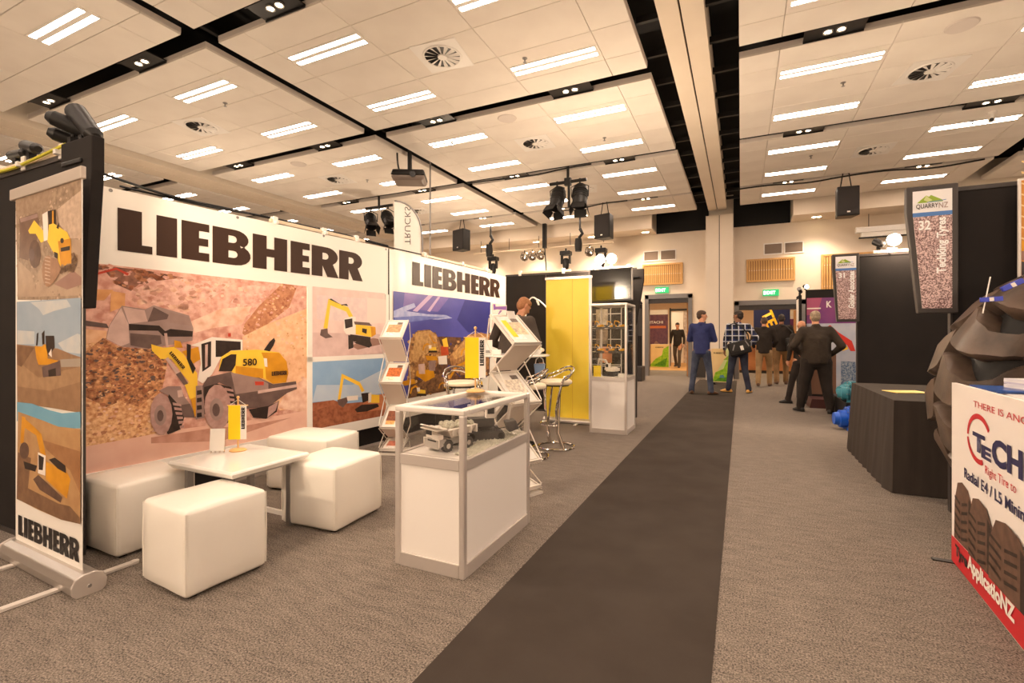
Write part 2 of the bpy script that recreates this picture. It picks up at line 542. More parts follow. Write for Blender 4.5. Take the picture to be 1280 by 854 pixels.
PRINTS={"banner_a":[["rockpink",[[-0.177,1.829],[-0.062,1.811],[1.654,1.8],[1.667,0.344],[0.444,0.264],[-0.177,0.234]]],["forest",[[-0.165,1.815],[-0.036,1.806],[0.282,1.793],[0.478,1.771],[0.512,1.765],[0.411,1.69],[0.205,1.689],[0.153,1.632],[0.06,1.676],[-0.009,1.769],[-0.165,1.751]]],["rockpink2",[[0.153,1.632],[0.282,1.714],[0.478,1.761],[0.73,1.758],[0.908,1.755],[0.73,1.62],[0.583,1.475],[0.478,1.509],[0.329,1.556],[0.175,1.547]]],["rockpink2",[[0.992,1.742],[1.332,1.803],[1.057,1.494],[0.992,1.45],[0.808,1.424],[0.888,1.589]]],["palerock",[[0.565,1.418],[0.808,1.534],[1.078,1.569],[0.992,1.408],[0.73,1.363],[0.583,1.322]]],["dirtband",[[0.992,1.324],[1.013,1.408],[1.145,1.572],[1.381,1.803],[1.547,1.795],[1.456,1.578],[1.237,1.413],[1.013,1.303]]],["tanhill",[[0.992,1.293],[1.237,1.413],[1.654,1.576],[1.659,0.594],[1.357,0.587],[1.013,0.968]]],["palerock",[[1.332,0.613],[1.456,0.802],[1.659,0.878],[1.662,0.523]]],["tanhill",[[-0.177,1.366],[0.005,1.336],[0.005,1.169],[-0.177,1.175]]],["gravelorange",[[-0.177,0.888],[0.005,0.935],[0.282,0.767],[0.329,0.526],[-0.177,0.521]]],["gravelorange",[[-0.177,1.207],[0.005,1.269],[0.378,0.974],[0.298,0.729],[-0.177,0.728]]],["dirtfall",[[-0.016,1.286],[0.088,1.214],[0.282,1.199],[0.397,1.119],[0.361,0.902],[0.205,0.767],[0.088,0.825],[0.005,0.793],[-0.036,1.005]]],["road",[[-0.177,0.529],[0.103,0.541],[0.478,0.555],[1.013,0.539],[1.667,0.546],[1.67,0.344],[0.444,0.264],[-0.177,0.234]]],["road2",[[0.282,0.525],[0.73,0.523],[1.013,0.497],[1.482,0.502],[0.808,0.399],[0.282,0.48]]],["wood",[[0.032,1.623],[0.117,1.612],[0.114,1.518],[0.025,1.471]]],["wood",[[-0.062,1.615],[0.046,1.632],[-0.009,1.553],[-0.062,1.533]]],["redstr",[[-0.042,1.633],[0.06,1.794],[0.139,1.761],[0.131,1.743],[0.063,1.778],[-0.036,1.621]]],["steeld",[[-0.165,1.439],[0.005,1.386],[0.018,1.356],[-0.165,1.391]]],["steel",[[0.095,1.52],[0.243,1.501],[0.301,1.533],[0.551,1.465],[0.583,1.361],[0.576,1.261],[0.266,1.201],[0.095,1.221],[0.002,1.278],[0.018,1.37]]],["steelight",[[0.091,1.504],[0.136,1.386],[0.143,1.248],[0.091,1.224],[0.005,1.279],[0.021,1.37]]],["steelight",[[0.103,1.512],[0.239,1.494],[0.259,1.41],[0.139,1.389]]],["steeld",[[0.298,1.522],[0.402,1.465],[0.391,1.431],[0.259,1.406]]],["steel2",[[0.414,1.487],[0.551,1.451],[0.572,1.38],[0.411,1.404]]],["blackp",[[0.139,1.389],[0.337,1.379],[0.378,1.336],[0.414,1.355],[0.579,1.338],[0.576,1.294],[0.411,1.294],[0.365,1.299],[0.329,1.339],[0.14,1.341]]],["steeld",[[0.146,1.32],[0.345,1.303],[0.353,1.239],[0.266,1.203],[0.149,1.23]]],["steelight",[[0.37,1.321],[0.391,1.321],[0.401,1.211],[0.384,1.211]]],["yellowp",[[0.282,1.237],[0.365,1.208],[0.441,1.214],[0.512,1.152],[0.565,1.055],[0.612,0.995],[0.619,0.802],[0.556,0.785],[0.516,0.915],[0.551,0.923],[0.512,0.979],[0.419,1.119],[0.345,1.122],[0.287,1.188]]],["yellowd",[[0.441,1.266],[0.486,1.256],[0.505,1.205],[0.444,1.207]]],["yellowd",[[0.495,1.175],[0.619,1.211],[0.641,1.109],[0.583,1.073]]],["blackp",[[0.533,1.237],[0.565,1.227],[0.561,1.113],[0.601,1.034],[0.579,0.988],[0.533,1.114]]],["steelight",[[0.378,1.12],[0.397,1.134],[0.478,1.004],[0.461,0.99]]],["steeld",[[0.452,0.996],[0.486,1.013],[0.544,0.914],[0.512,0.904]]],["whitep",[[0.561,1.223],[0.619,1.245],[0.73,1.291],[0.992,1.266],[0.992,1.162],[0.888,1.171],[0.808,1.123],[0.73,0.977],[0.655,0.905],[0.615,0.937],[0.641,1.071],[0.626,1.21]]],["blackp",[[0.644,1.233],[0.723,1.256],[0.721,1.047],[0.652,1.002]]],["blackp",[[0.75,1.264],[0.975,1.249],[0.975,1.175],[0.888,1.173],[0.816,1.122],[0.755,1.121]]],["steelight",[[0.674,1.225],[0.696,1.231],[0.693,1.048],[0.674,1.034]]],["whitep",[[0.74,1.284],[0.759,1.283],[0.759,1.104],[0.734,1.066]]],["redstr",[[0.864,1.324],[0.888,1.324],[0.888,1.293],[0.864,1.293]]],["yellowp",[[0.804,1.119],[0.888,1.171],[1.127,1.175],[1.347,1.143],[1.426,1.054],[1.446,0.94],[1.421,0.851],[1.284,0.849],[1.186,0.909],[0.929,0.949],[0.888,0.993],[0.784,0.999]]],["yellowd",[[1.168,1.148],[1.347,1.138],[1.426,1.054],[1.446,0.94],[1.421,0.851],[1.284,0.849],[1.214,0.9],[1.202,1.064]]],["blackp",[[0.816,1.102],[0.888,1.14],[0.937,1.138],[0.929,1.044],[0.896,0.992],[0.784,0.999]]],["yellowd",[[0.929,1.036],[1.186,0.996],[1.186,0.909],[0.929,0.949]]],["blackp",[[1.191,1.169],[1.251,1.247],[1.294,1.282],[1.308,1.255],[1.289,1.211],[1.251,1.154]]],["whitep",[[1.191,1.095],[1.223,1.09],[1.228,1.011],[1.2,1.017]]],["steeld",[[0.646,0.876],[0.693,0.954],[0.888,0.987],[0.992,0.938],[1.145,0.917],[1.284,0.844],[1.528,0.853],[1.539,0.776],[1.431,0.748],[1.237,0.636],[1.024,0.648],[0.939,0.715],[0.888,0.85],[0.788,0.903],[0.708,0.859],[0.674,0.717]]],["steel2",[[0.888,0.983],[1.013,0.947],[1.145,0.912],[1.237,0.855],[1.237,0.8],[0.929,0.788],[0.908,0.893]]],["steelight",[[1.134,0.799],[1.534,0.823],[1.534,0.795],[1.134,0.771]]],["redstr",[[1.105,0.885],[1.191,0.878],[1.191,0.844],[1.109,0.851]]],["steel2",[[0.333,0.878],[0.397,0.906],[0.486,0.898],[0.512,0.813],[0.556,0.747],[0.441,0.743],[0.411,0.824]]],["steeld",[[0.437,0.743],[0.556,0.751],[0.604,0.63],[0.444,0.657]]],["steelight",[[0.461,0.865],[0.498,0.871],[0.505,0.814],[0.468,0.81]]],["yellowd",[[0.561,0.789],[0.619,0.802],[0.619,0.686],[0.593,0.632]]],["blackp",[[0.665,0.875],[0.769,0.895],[0.888,0.854],[0.908,0.77],[0.73,0.71],[0.665,0.641]]],["steel2",[[0.601,0.89],[0.652,0.891],[0.67,0.62],[0.601,0.615]]],["blackp",[[0.608,0.851],[0.644,0.853],[0.648,0.818],[0.608,0.814]]],["blackp",[[0.608,0.789],[0.644,0.791],[0.648,0.756],[0.608,0.753]]],["blackp",[[0.608,0.728],[0.644,0.729],[0.648,0.694],[0.608,0.691]]],["blackp",[[0.608,0.666],[0.644,0.667],[0.648,0.631],[0.608,0.629]]],["blackp",[[0.402,0.843],[0.478,0.742],[0.512,0.643],[0.486,0.554],[0.394,0.529],[0.345,0.65]]],["tyrep",[[0.427,0.684],[0.419,0.613],[0.397,0.559],[0.366,0.532],[0.331,0.538],[0.301,0.575],[0.28,0.634],[0.273,0.705],[0.28,0.774],[0.301,0.828],[0.331,0.856],[0.366,0.852],[0.397,0.817],[0.419,0.757]]],["steel",[[0.384,0.68],[0.38,0.646],[0.368,0.62],[0.351,0.607],[0.333,0.61],[0.316,0.628],[0.305,0.657],[0.301,0.692],[0.305,0.726],[0.316,0.752],[0.333,0.765],[0.351,0.763],[0.368,0.745],[0.38,0.716]]],["steeld",[[0.365,0.68],[0.362,0.661],[0.356,0.647],[0.347,0.64],[0.337,0.641],[0.328,0.651],[0.322,0.667],[0.32,0.686],[0.322,0.704],[0.328,0.719],[0.337,0.726],[0.347,0.725],[0.356,0.715],[0.362,0.699]]],["blackp",[[0.788,0.883],[0.888,0.854],[0.954,0.713],[0.888,0.568],[0.788,0.499]]],["tyrep",[[0.886,0.679],[0.875,0.593],[0.843,0.529],[0.797,0.498],[0.748,0.507],[0.705,0.551],[0.675,0.623],[0.665,0.707],[0.675,0.789],[0.705,0.852],[0.748,0.886],[0.797,0.881],[0.843,0.839],[0.875,0.767]]],["steel",[[0.824,0.668],[0.818,0.627],[0.801,0.596],[0.778,0.581],[0.752,0.585],[0.729,0.607],[0.713,0.642],[0.708,0.684],[0.713,0.724],[0.729,0.755],[0.752,0.771],[0.778,0.768],[0.801,0.747],[0.818,0.711]]],["steeld",[[0.792,0.669],[0.789,0.645],[0.78,0.626],[0.768,0.617],[0.754,0.619],[0.742,0.632],[0.733,0.652],[0.73,0.677],[0.733,0.7],[0.742,0.719],[0.754,0.728],[0.768,0.726],[0.78,0.714],[0.789,0.693]]],["blackp",[[1.046,0.639],[1.237,0.647],[1.345,0.683],[1.32,0.581],[1.214,0.53],[1.089,0.559]]],["tyrep",[[1.237,0.636],[1.34,0.679],[1.308,0.594],[1.225,0.539]]],["tyrep",[[0.427,0.776],[0.486,0.756],[0.492,0.737],[0.431,0.753]]],["tyrep",[[0.437,0.738],[0.492,0.722],[0.495,0.702],[0.441,0.715]]],["tyrep",[[0.447,0.699],[0.497,0.687],[0.498,0.668],[0.451,0.677]]],["tyrep",[[0.457,0.661],[0.502,0.652],[0.502,0.634],[0.461,0.638]]],["tyrep",[[0.468,0.622],[0.507,0.618],[0.505,0.599],[0.471,0.599]]],["tyrep",[[0.478,0.583],[0.512,0.583],[0.509,0.565],[0.481,0.56]]],["tyrep",[[0.832,0.855],[0.904,0.832],[0.908,0.811],[0.836,0.831]]],["tyrep",[[0.842,0.81],[0.911,0.79],[0.913,0.77],[0.846,0.785]]],["tyrep",[[0.852,0.764],[0.917,0.749],[0.917,0.728],[0.856,0.739]]],["tyrep",[[0.862,0.718],[0.923,0.707],[0.921,0.687],[0.866,0.693]]],["tyrep",[[0.872,0.672],[0.929,0.665],[0.925,0.645],[0.876,0.647]]],["tyrep",[[0.882,0.626],[0.935,0.623],[0.929,0.603],[0.886,0.601]]],["tyrep",[[0.892,0.58],[0.942,0.581],[0.933,0.561],[0.896,0.555]]],["palepink",[[1.715,1.805],[2.732,1.811],[2.748,1.089],[1.708,1.083]]],["paleveil",[[1.764,1.722],[2.45,1.729],[2.45,1.448],[1.764,1.471]]],["palepink2",[[2.45,1.74],[2.742,1.737],[2.742,1.455],[2.45,1.438]]],["pinkfloor",[[1.71,1.336],[2.745,1.32],[2.748,1.089],[1.708,1.083]]],["shadowp",[[2.204,1.193],[2.537,1.275],[2.736,1.252],[2.717,1.207],[2.311,1.145]]],["yellowp",[[1.911,1.693],[1.942,1.652],[1.899,1.376],[1.847,1.38]]],["yellowp",[[1.911,1.693],[2.121,1.629],[2.173,1.618],[2.265,1.486],[2.212,1.468],[2.147,1.565],[1.935,1.625]]],["blackp",[[1.918,1.686],[2.07,1.639],[2.173,1.628],[2.152,1.652],[2.09,1.628],[1.947,1.696]]],["steeld",[[1.817,1.366],[1.899,1.38],[1.904,1.327],[1.966,1.287],[1.875,1.274],[1.805,1.307]]],["blackp",[[2.173,1.308],[2.246,1.308],[2.246,1.168],[2.178,1.152]]],["blackp",[[2.347,1.244],[2.496,1.243],[2.525,1.188],[2.479,1.163],[2.252,1.224]]],["blackp",[[2.199,1.318],[2.502,1.286],[2.496,1.221],[2.252,1.234]]],["yellowp",[[2.265,1.434],[2.575,1.407],[2.584,1.319],[2.516,1.286],[2.279,1.318]]],["yellowd",[[2.502,1.406],[2.578,1.403],[2.584,1.319],[2.516,1.286]]],["whitep",[[2.116,1.486],[2.225,1.516],[2.279,1.512],[2.279,1.318],[2.147,1.318],[2.111,1.359]]],["blackp",[[2.121,1.478],[2.231,1.495],[2.236,1.402],[2.134,1.379]]],["steeld",[[2.252,1.461],[2.479,1.453],[2.525,1.417],[2.268,1.427]]],["blackp",[[2.374,1.387],[2.445,1.379],[2.439,1.323],[2.372,1.344]]],["skyblue",[[1.71,1.034],[2.742,1.044],[2.748,0.302],[1.715,0.345]]],["skypale",[[1.764,0.796],[2.231,0.755],[2.742,0.913],[2.745,0.619],[2.101,0.603],[1.712,0.628]]],["earthred",[[1.712,0.619],[1.976,0.617],[2.101,0.562],[2.394,0.548],[2.745,0.608],[2.748,0.307],[1.715,0.348]]],["earthdark",[[1.715,0.532],[1.928,0.563],[2.101,0.48],[2.45,0.39],[2.366,0.316],[1.715,0.348]]],["earthbright",[[2.479,0.603],[2.745,0.608],[2.748,0.415],[2.45,0.433],[2.366,0.508]]],["whitep",[[2.152,0.638],[2.311,0.631],[2.311,0.579],[2.152,0.587]]],["yellowp",[[2.083,0.89],[2.113,0.847],[2.063,0.607],[2.03,0.615]]],["yellowp",[[2.083,0.89],[2.339,0.777],[2.408,0.675],[2.366,0.658],[2.325,0.736],[2.113,0.837]]],["steeld",[[2.025,0.611],[2.152,0.628],[2.165,0.575],[2.101,0.521],[2.038,0.559]]],["blackp",[[2.358,0.648],[2.479,0.646],[2.493,0.558],[2.38,0.539]]],["yellowp",[[2.493,0.623],[2.638,0.603],[2.638,0.508],[2.493,0.525]]],["whitep",[[2.465,0.637],[2.514,0.643],[2.508,0.534],[2.465,0.528]]],["blackp",[[2.263,0.479],[2.366,0.519],[2.611,0.5],[2.632,0.464],[2.45,0.433],[2.298,0.441]]]],"banner_b":[["nightblue",[[0.099,1.851],[2.547,1.867],[2.428,0.617],[1.391,0.532],[0.373,0.498],[0.094,0.54]]],["nightviolet",[[0.311,1.853],[1.309,1.854],[1.033,1.638],[0.671,1.644],[0.28,1.645]]],["nightpale",[[0.811,1.856],[0.921,1.858],[0.569,1.618],[0.47,1.624]]],["nightpale",[[1.033,1.851],[1.09,1.85],[0.847,1.63],[0.783,1.638]]],["nightdark",[[1.739,1.853],[2.547,1.859],[2.508,1.357],[1.831,1.353],[1.518,1.541]]],["cloudp",[[0.099,1.607],[0.311,1.677],[0.503,1.729],[0.536,1.679],[0.342,1.618],[0.776,1.595],[1.228,1.601],[1.391,1.561],[1.033,1.527],[0.569,1.534],[0.311,1.505],[0.099,1.528]]],["cloudp2",[[0.129,1.529],[0.569,1.565],[1.228,1.567],[0.921,1.534],[0.405,1.477],[0.099,1.475]]],["nightbrown",[[0.405,1.242],[1.11,1.292],[2.021,1.266],[2.536,1.358],[2.508,0.637],[1.391,0.508],[0.373,0.498]]],["quarry",[[0.405,1.242],[0.569,1.37],[0.811,1.386],[0.995,1.326],[1.129,1.145],[1.268,1.119],[1.309,1.003],[0.811,0.848],[0.373,0.712]]],["quarrylight",[[0.536,1.345],[0.847,1.377],[0.995,1.315],[1.033,1.147],[0.741,1.046],[0.47,1.096]]],["quarry",[[1.309,1.003],[1.831,1.316],[2.22,1.356],[2.508,1.317],[2.481,0.746],[1.605,0.703],[1.391,0.812]]],["quarrylight",[[1.391,1.023],[1.831,1.304],[2.021,1.304],[1.739,1.011],[1.475,0.949]]],["firered",[[1.09,1.146],[1.268,1.188],[1.3,1.026],[1.11,1.021]]],["yellowp",[[1.129,1.247],[1.248,1.276],[1.288,1.142],[1.168,1.144]]],["quarrydark",[[0.921,0.753],[1.11,0.773],[1.309,0.632],[1.149,0.533],[0.373,0.498],[0.373,0.61]]],["yellowd",[[0.741,1.035],[0.995,1.015],[1.033,0.957],[0.776,0.969]]],["whitep",[[1.033,1.013],[1.248,1.016],[1.26,0.89],[1.052,0.9]]],["yellowd",[[0.552,0.843],[0.921,0.841],[0.958,0.729],[0.741,0.681],[0.536,0.781]]],["steelight",[[0.586,0.925],[0.723,0.928],[0.733,0.788],[0.603,0.798]]],["steel2",[[0.811,0.956],[0.976,0.96],[0.965,0.816],[0.829,0.825]]],["yellowd",[[1.309,0.702],[1.475,0.855],[1.739,0.913],[1.925,0.892],[1.739,0.864],[1.518,0.828],[1.35,0.675]]],["yellowd",[[0.219,0.725],[0.503,0.742],[0.536,0.677],[0.311,0.667]]],["quarrylight",[[0.437,1.118],[0.637,1.081],[0.569,0.947],[0.405,0.996]]],["yellowd",[[0.671,1.105],[0.699,1.173],[0.783,1.206],[0.869,1.17],[0.84,1.157],[0.783,1.182],[0.726,1.159],[0.699,1.101]]],["yellowp",[[0.826,1.153],[0.988,1.141],[0.994,1.097],[0.834,1.105]]],["whitep",[[0.811,1.175],[0.875,1.173],[0.875,1.126],[0.817,1.128]]],["blackp",[[0.811,1.098],[1.003,1.093],[1.012,1.068],[0.806,1.074]]],["yellowd",[[1.605,1.006],[1.645,1.091],[1.767,1.132],[1.892,1.085],[1.85,1.068],[1.767,1.101],[1.685,1.073],[1.645,1.0]]],["yellowp",[[1.829,1.064],[2.065,1.046],[2.074,0.989],[1.841,1.002]]],["whitep",[[1.808,1.092],[1.9,1.089],[1.9,1.029],[1.816,1.032]]],["blackp",[[1.808,0.994],[2.087,0.984],[2.1,0.951],[1.8,0.963]]],["yellowd",[[0.405,0.557],[0.434,0.628],[0.522,0.657],[0.613,0.611],[0.582,0.599],[0.522,0.631],[0.463,0.611],[0.434,0.551]]],["yellowp",[[0.567,0.597],[0.737,0.57],[0.743,0.521],[0.576,0.543]]],["whitep",[[0.552,0.621],[0.619,0.614],[0.619,0.563],[0.558,0.569]]],["blackp",[[0.552,0.538],[0.753,0.517],[0.762,0.488],[0.546,0.512]]],["yellowd",[[1.831,0.544],[1.868,0.62],[1.982,0.651],[2.099,0.601],[2.06,0.588],[1.982,0.622],[1.906,0.601],[1.868,0.536]]],["yellowp",[[2.04,0.585],[2.261,0.557],[2.269,0.504],[2.052,0.528]]],["whitep",[[2.021,0.611],[2.107,0.604],[2.107,0.549],[2.029,0.556]]],["blackp",[[2.021,0.522],[2.281,0.499],[2.293,0.469],[2.013,0.495]]],["yellowd",[[1.033,0.562],[1.06,0.622],[1.141,0.647],[1.224,0.608],[1.196,0.597],[1.141,0.624],[1.086,0.607],[1.06,0.556]]],["yellowp",[[1.182,0.595],[1.337,0.573],[1.343,0.532],[1.19,0.55]]],["whitep",[[1.168,0.616],[1.229,0.61],[1.229,0.567],[1.174,0.572]]],["blackp",[[1.168,0.546],[1.352,0.528],[1.36,0.504],[1.163,0.524]]],["yellowd",[[0.811,1.325],[0.921,1.193],[1.014,1.203],[0.921,1.226],[0.847,1.314]]],["palepink",[[2.602,1.854],[3.369,1.845],[3.305,1.45],[2.579,1.439]]],["violetp",[[2.624,1.839],[2.702,1.844],[2.714,1.801],[3.116,1.831],[3.116,1.76],[2.759,1.757],[2.646,1.737]]],["violetp",[[2.875,1.748],[2.964,1.747],[2.828,1.669],[2.794,1.673]]]],"rollup":[["rockgrey",[[-0.03,2.126],[0.829,2.115],[0.862,1.483],[0.039,1.512]]],["rockpale",[[0.553,1.977],[0.829,2.043],[0.842,1.797],[0.71,1.809],[0.589,1.893]]],["pathgrey",[[0.329,1.669],[0.71,1.809],[0.855,1.788],[0.862,1.506],[0.27,1.521]]],["rockgrey2",[[-0.021,2.117],[0.499,2.109],[0.462,2.012],[0.043,1.995]]],["pathgrey",[[0.054,1.739],[0.23,1.659],[0.309,1.519],[0.035,1.53]]],["shadowp",[[0.517,1.58],[0.744,1.639],[0.85,1.598],[0.834,1.561],[0.676,1.543]]],["bucketbrown",[[0.065,1.984],[0.309,1.99],[0.338,1.936],[0.309,1.839],[0.19,1.73],[0.065,1.756],[0.075,1.886]]],["steel2",[[0.075,1.982],[0.309,1.985],[0.319,1.963],[0.086,1.959]]],["yellowp",[[0.19,1.901],[0.27,1.952],[0.387,1.881],[0.396,1.822],[0.358,1.817],[0.29,1.874],[0.21,1.882]]],["tyred",[[0.358,1.755],[0.35,1.721],[0.329,1.695],[0.297,1.682],[0.262,1.684],[0.23,1.702],[0.208,1.732],[0.2,1.767],[0.208,1.802],[0.23,1.828],[0.262,1.841],[0.297,1.838],[0.329,1.819],[0.35,1.79]]],["steeld",[[0.276,1.757],[0.272,1.742],[0.262,1.73],[0.248,1.725],[0.232,1.726],[0.217,1.734],[0.207,1.747],[0.204,1.763],[0.207,1.778],[0.217,1.79],[0.232,1.795],[0.248,1.794],[0.262,1.786],[0.272,1.773]]],["whitep",[[0.377,1.973],[0.443,1.982],[0.452,1.825],[0.396,1.822]]],["blackp",[[0.447,1.982],[0.544,1.98],[0.544,1.889],[0.462,1.906]]],["yellowd",[[0.499,1.977],[0.52,1.976],[0.52,1.9],[0.499,1.902]]],["yellowp",[[0.462,1.906],[0.517,1.908],[0.676,1.844],[0.71,1.809],[0.73,1.675],[0.606,1.666],[0.443,1.818]]],["yellowd",[[0.571,1.806],[0.718,1.808],[0.73,1.675],[0.606,1.668]]],["blackp",[[0.603,1.768],[0.71,1.769],[0.71,1.747],[0.606,1.747]]],["blackp",[[0.641,1.803],[0.639,1.797],[0.633,1.793],[0.625,1.791],[0.616,1.791],[0.607,1.795],[0.601,1.801],[0.599,1.807],[0.601,1.813],[0.607,1.817],[0.616,1.819],[0.625,1.818],[0.633,1.815],[0.639,1.809]]],["blackp",[[0.553,1.88],[0.585,1.909],[0.582,1.869]]],["blackp",[[0.526,1.754],[0.571,1.742],[0.571,1.71],[0.526,1.726]]],["steeld",[[0.58,1.665],[0.727,1.675],[0.744,1.721],[0.79,1.709],[0.785,1.663],[0.744,1.643],[0.589,1.637]]],["tyreb",[[0.526,1.649],[0.519,1.612],[0.498,1.584],[0.469,1.569],[0.436,1.57],[0.406,1.588],[0.385,1.62],[0.377,1.658],[0.385,1.695],[0.406,1.724],[0.436,1.738],[0.469,1.736],[0.498,1.717],[0.519,1.686]]],["tyreb",[[0.452,1.735],[0.571,1.71],[0.606,1.652],[0.535,1.592],[0.452,1.567]]],["rockpale",[[0.409,1.738],[0.48,1.725],[0.482,1.72],[0.411,1.732]]],["rockpale",[[0.411,1.719],[0.48,1.705],[0.482,1.7],[0.411,1.712]]],["rockpale",[[0.413,1.699],[0.48,1.686],[0.482,1.681],[0.411,1.692]]],["rockpale",[[0.415,1.679],[0.48,1.666],[0.482,1.661],[0.411,1.672]]],["rockpale",[[0.417,1.659],[0.48,1.647],[0.482,1.642],[0.411,1.653]]],["rockpale",[[0.419,1.639],[0.48,1.627],[0.482,1.622],[0.411,1.633]]],["rockpale",[[0.421,1.619],[0.48,1.608],[0.482,1.603],[0.411,1.613]]],["rockpale",[[0.422,1.599],[0.48,1.588],[0.482,1.583],[0.411,1.593]]],["rollsky",[[0.035,1.499],[0.865,1.494],[0.87,1.186],[0.041,1.232]]],["rollcloud",[[0.226,1.491],[0.68,1.49],[0.729,1.452],[0.528,1.434],[0.395,1.414],[0.339,1.451]]],["rollcloud",[[0.047,1.333],[0.283,1.325],[0.283,1.253],[0.047,1.251]]],["rollcloud",[[0.579,1.261],[0.8,1.312],[0.865,1.306],[0.868,1.208],[0.655,1.216]]],["earthbrown",[[0.041,1.251],[0.312,1.241],[0.579,1.232],[0.729,1.206],[0.865,1.192],[0.868,0.908],[0.502,0.91],[0.047,0.91]]],["earthpale",[[0.047,1.156],[0.339,1.067],[0.605,1.112],[0.868,1.143],[0.868,1.066],[0.475,1.002],[0.047,1.005]]],["earthdark2",[[0.047,1.244],[0.283,1.234],[0.108,1.12],[0.047,1.131]]],["earthgrey",[[0.605,1.175],[0.868,1.186],[0.868,1.143],[0.617,1.135]]],["yellowd",[[0.289,1.244],[0.381,1.241],[0.408,1.254],[0.449,1.254],[0.454,1.177],[0.579,1.169],[0.592,1.146],[0.339,1.139],[0.312,1.174]]],["blackp",[[0.427,1.301],[0.533,1.301],[0.541,1.237],[0.462,1.189],[0.435,1.236]]],["blackp",[[0.317,1.313],[0.339,1.319],[0.326,1.247],[0.306,1.247]]],["blackp",[[0.381,1.313],[0.416,1.331],[0.416,1.254],[0.389,1.253]]],["whitep",[[0.465,1.201],[0.502,1.231],[0.507,1.184]]],["steeld",[[0.381,1.128],[0.605,1.169],[0.617,1.09],[0.4,1.072]]],["blackp",[[0.462,1.113],[0.554,1.128],[0.559,1.085],[0.47,1.079]]],["rollblue",[[0.047,0.914],[0.255,0.918],[0.475,0.897],[0.63,0.891],[0.865,0.914],[0.863,0.832],[0.655,0.81],[0.422,0.81],[0.047,0.803]]],["earthsand",[[0.062,0.859],[0.399,0.834],[0.583,0.817],[0.86,0.826],[0.847,0.344],[0.618,0.327],[0.323,0.333],[0.045,0.348]]],["earthbrown2",[[0.399,0.726],[0.86,0.712],[0.854,0.498],[0.722,0.602],[0.437,0.681]]],["earthdark2",[[0.062,0.623],[0.244,0.609],[0.203,0.433],[0.583,0.408],[0.722,0.415],[0.838,0.373],[0.844,0.343],[0.618,0.327],[0.045,0.347]]],["yellowd",[[0.121,0.837],[0.171,0.833],[0.142,0.683],[0.096,0.679]]],["yellowd",[[0.113,0.837],[0.283,0.791],[0.38,0.758],[0.445,0.632],[0.38,0.625],[0.315,0.743],[0.162,0.772]]],["tyred",[[0.219,0.649],[0.213,0.627],[0.195,0.608],[0.169,0.596],[0.139,0.593],[0.113,0.599],[0.094,0.614],[0.087,0.634],[0.094,0.656],[0.113,0.675],[0.139,0.687],[0.169,0.69],[0.195,0.683],[0.213,0.669]]],["blackp",[[0.142,0.58],[0.323,0.576],[0.303,0.54],[0.162,0.539]]],["yellowd",[[0.437,0.615],[0.688,0.59],[0.729,0.557],[0.688,0.449],[0.437,0.516]]],["blackp",[[0.474,0.628],[0.547,0.648],[0.671,0.62],[0.681,0.581],[0.583,0.593]]],["whitep",[[0.338,0.653],[0.437,0.645],[0.43,0.535],[0.338,0.536]]],["blackp",[[0.346,0.641],[0.415,0.632],[0.399,0.561],[0.346,0.557]]],["tyred",[[0.275,0.494],[0.342,0.528],[0.547,0.475],[0.636,0.449],[0.618,0.417],[0.361,0.448]]]]}
# ------------------------------------------------------------------ material library
M_CARPET = carpet_mat('grey_carpet', (62, 57, 53), (166, 153, 141), 125)
M_RUNNER = mat('dark_runner', (68, 60, 54), 0.9, rgb2=(62, 54, 48), scale=3, bump=0.15, bscale=260, spec=0.15)
M_PAINT = mat('cream_wall_paint', (232, 218, 200), 0.75, rgb2=(226, 211, 192), scale=1.2)
M_TILE = mat('ceiling_tile_white', (236, 228, 218), 0.85, rgb2=(229, 220, 210), scale=1.5, bump=0.05, bscale=300)
M_RAFT = mat('raft_edge', (214, 204, 196), 0.7)
M_BACK = mat('raft_backing', (190, 176, 166), 0.9)
M_VOID = mat('black_ceiling_void', (20, 19, 20), 0.85)
M_BLACK = mat('black_panel_fabric', (33, 29, 28), 0.8, rgb2=(38, 33, 31), scale=3, spec=0.25)
M_BLACK2 = mat('black_plastic', (22, 21, 22), 0.35)
M_BLACKM = mat('black_metal', (30, 28, 28), 0.45, 0.3)
M_TRIM = mat('black_trim', (58, 52, 50), 0.45)
M_TUBE = mat('fluorescent_tube', (255, 250, 240), 0.4, emit=TUBE_COLOR, strength=TUBE_STRENGTH)
M_WMETAL = mat('white_metal', (235, 230, 224), 0.4)
M_VINYL = mat('white_vinyl', (240, 234, 224), 0.35, bump=0.06, bscale=9, coat=0.2)
M_WGLOSS = mat('white_gloss', (240, 236, 230), 0.18, coat=0.3)
M_WLAM = mat('white_laminate', (240, 234, 228), 0.35)
M_ALU = mat('anodised_aluminium', (214, 206, 200), 0.38, 0.55)
M_ALUS = mat('silver_rail', (205, 198, 192), 0.3, 0.8)
M_CHROME = mat('chrome', (225, 220, 214), 0.08, 1.0)
M_GREYM = mat('grey_metal', (150, 146, 144), 0.4, 0.6)
M_BANNER = mat('white_banner_vinyl', (246, 240, 232), 0.35, spec=0.35, bump=0.04, bscale=5)
M_INKBROWN = mat('dark_brown_ink', (62, 43, 34), 0.45, spec=0.2)
M_INKBLACK = mat('black_ink', (24, 20, 20), 0.35)
M_YELLOW = mat('yellow_fabric', (255, 222, 46), 0.5)
M_YELBAN = mat('yellow_banner', (255, 226, 72), 0.4, rgb2=(252, 218, 64), scale=2)
M_WOODL = mat('pale_oak', (214, 168, 104), 0.5, rgb2=(196, 146, 84), scale=6, stretch=(14, 14, 1.2))
M_WOODF = mat('warm_timber_floor', (206, 156, 96), 0.4, rgb2=(190, 138, 80), scale=3, stretch=(1, 8, 1))
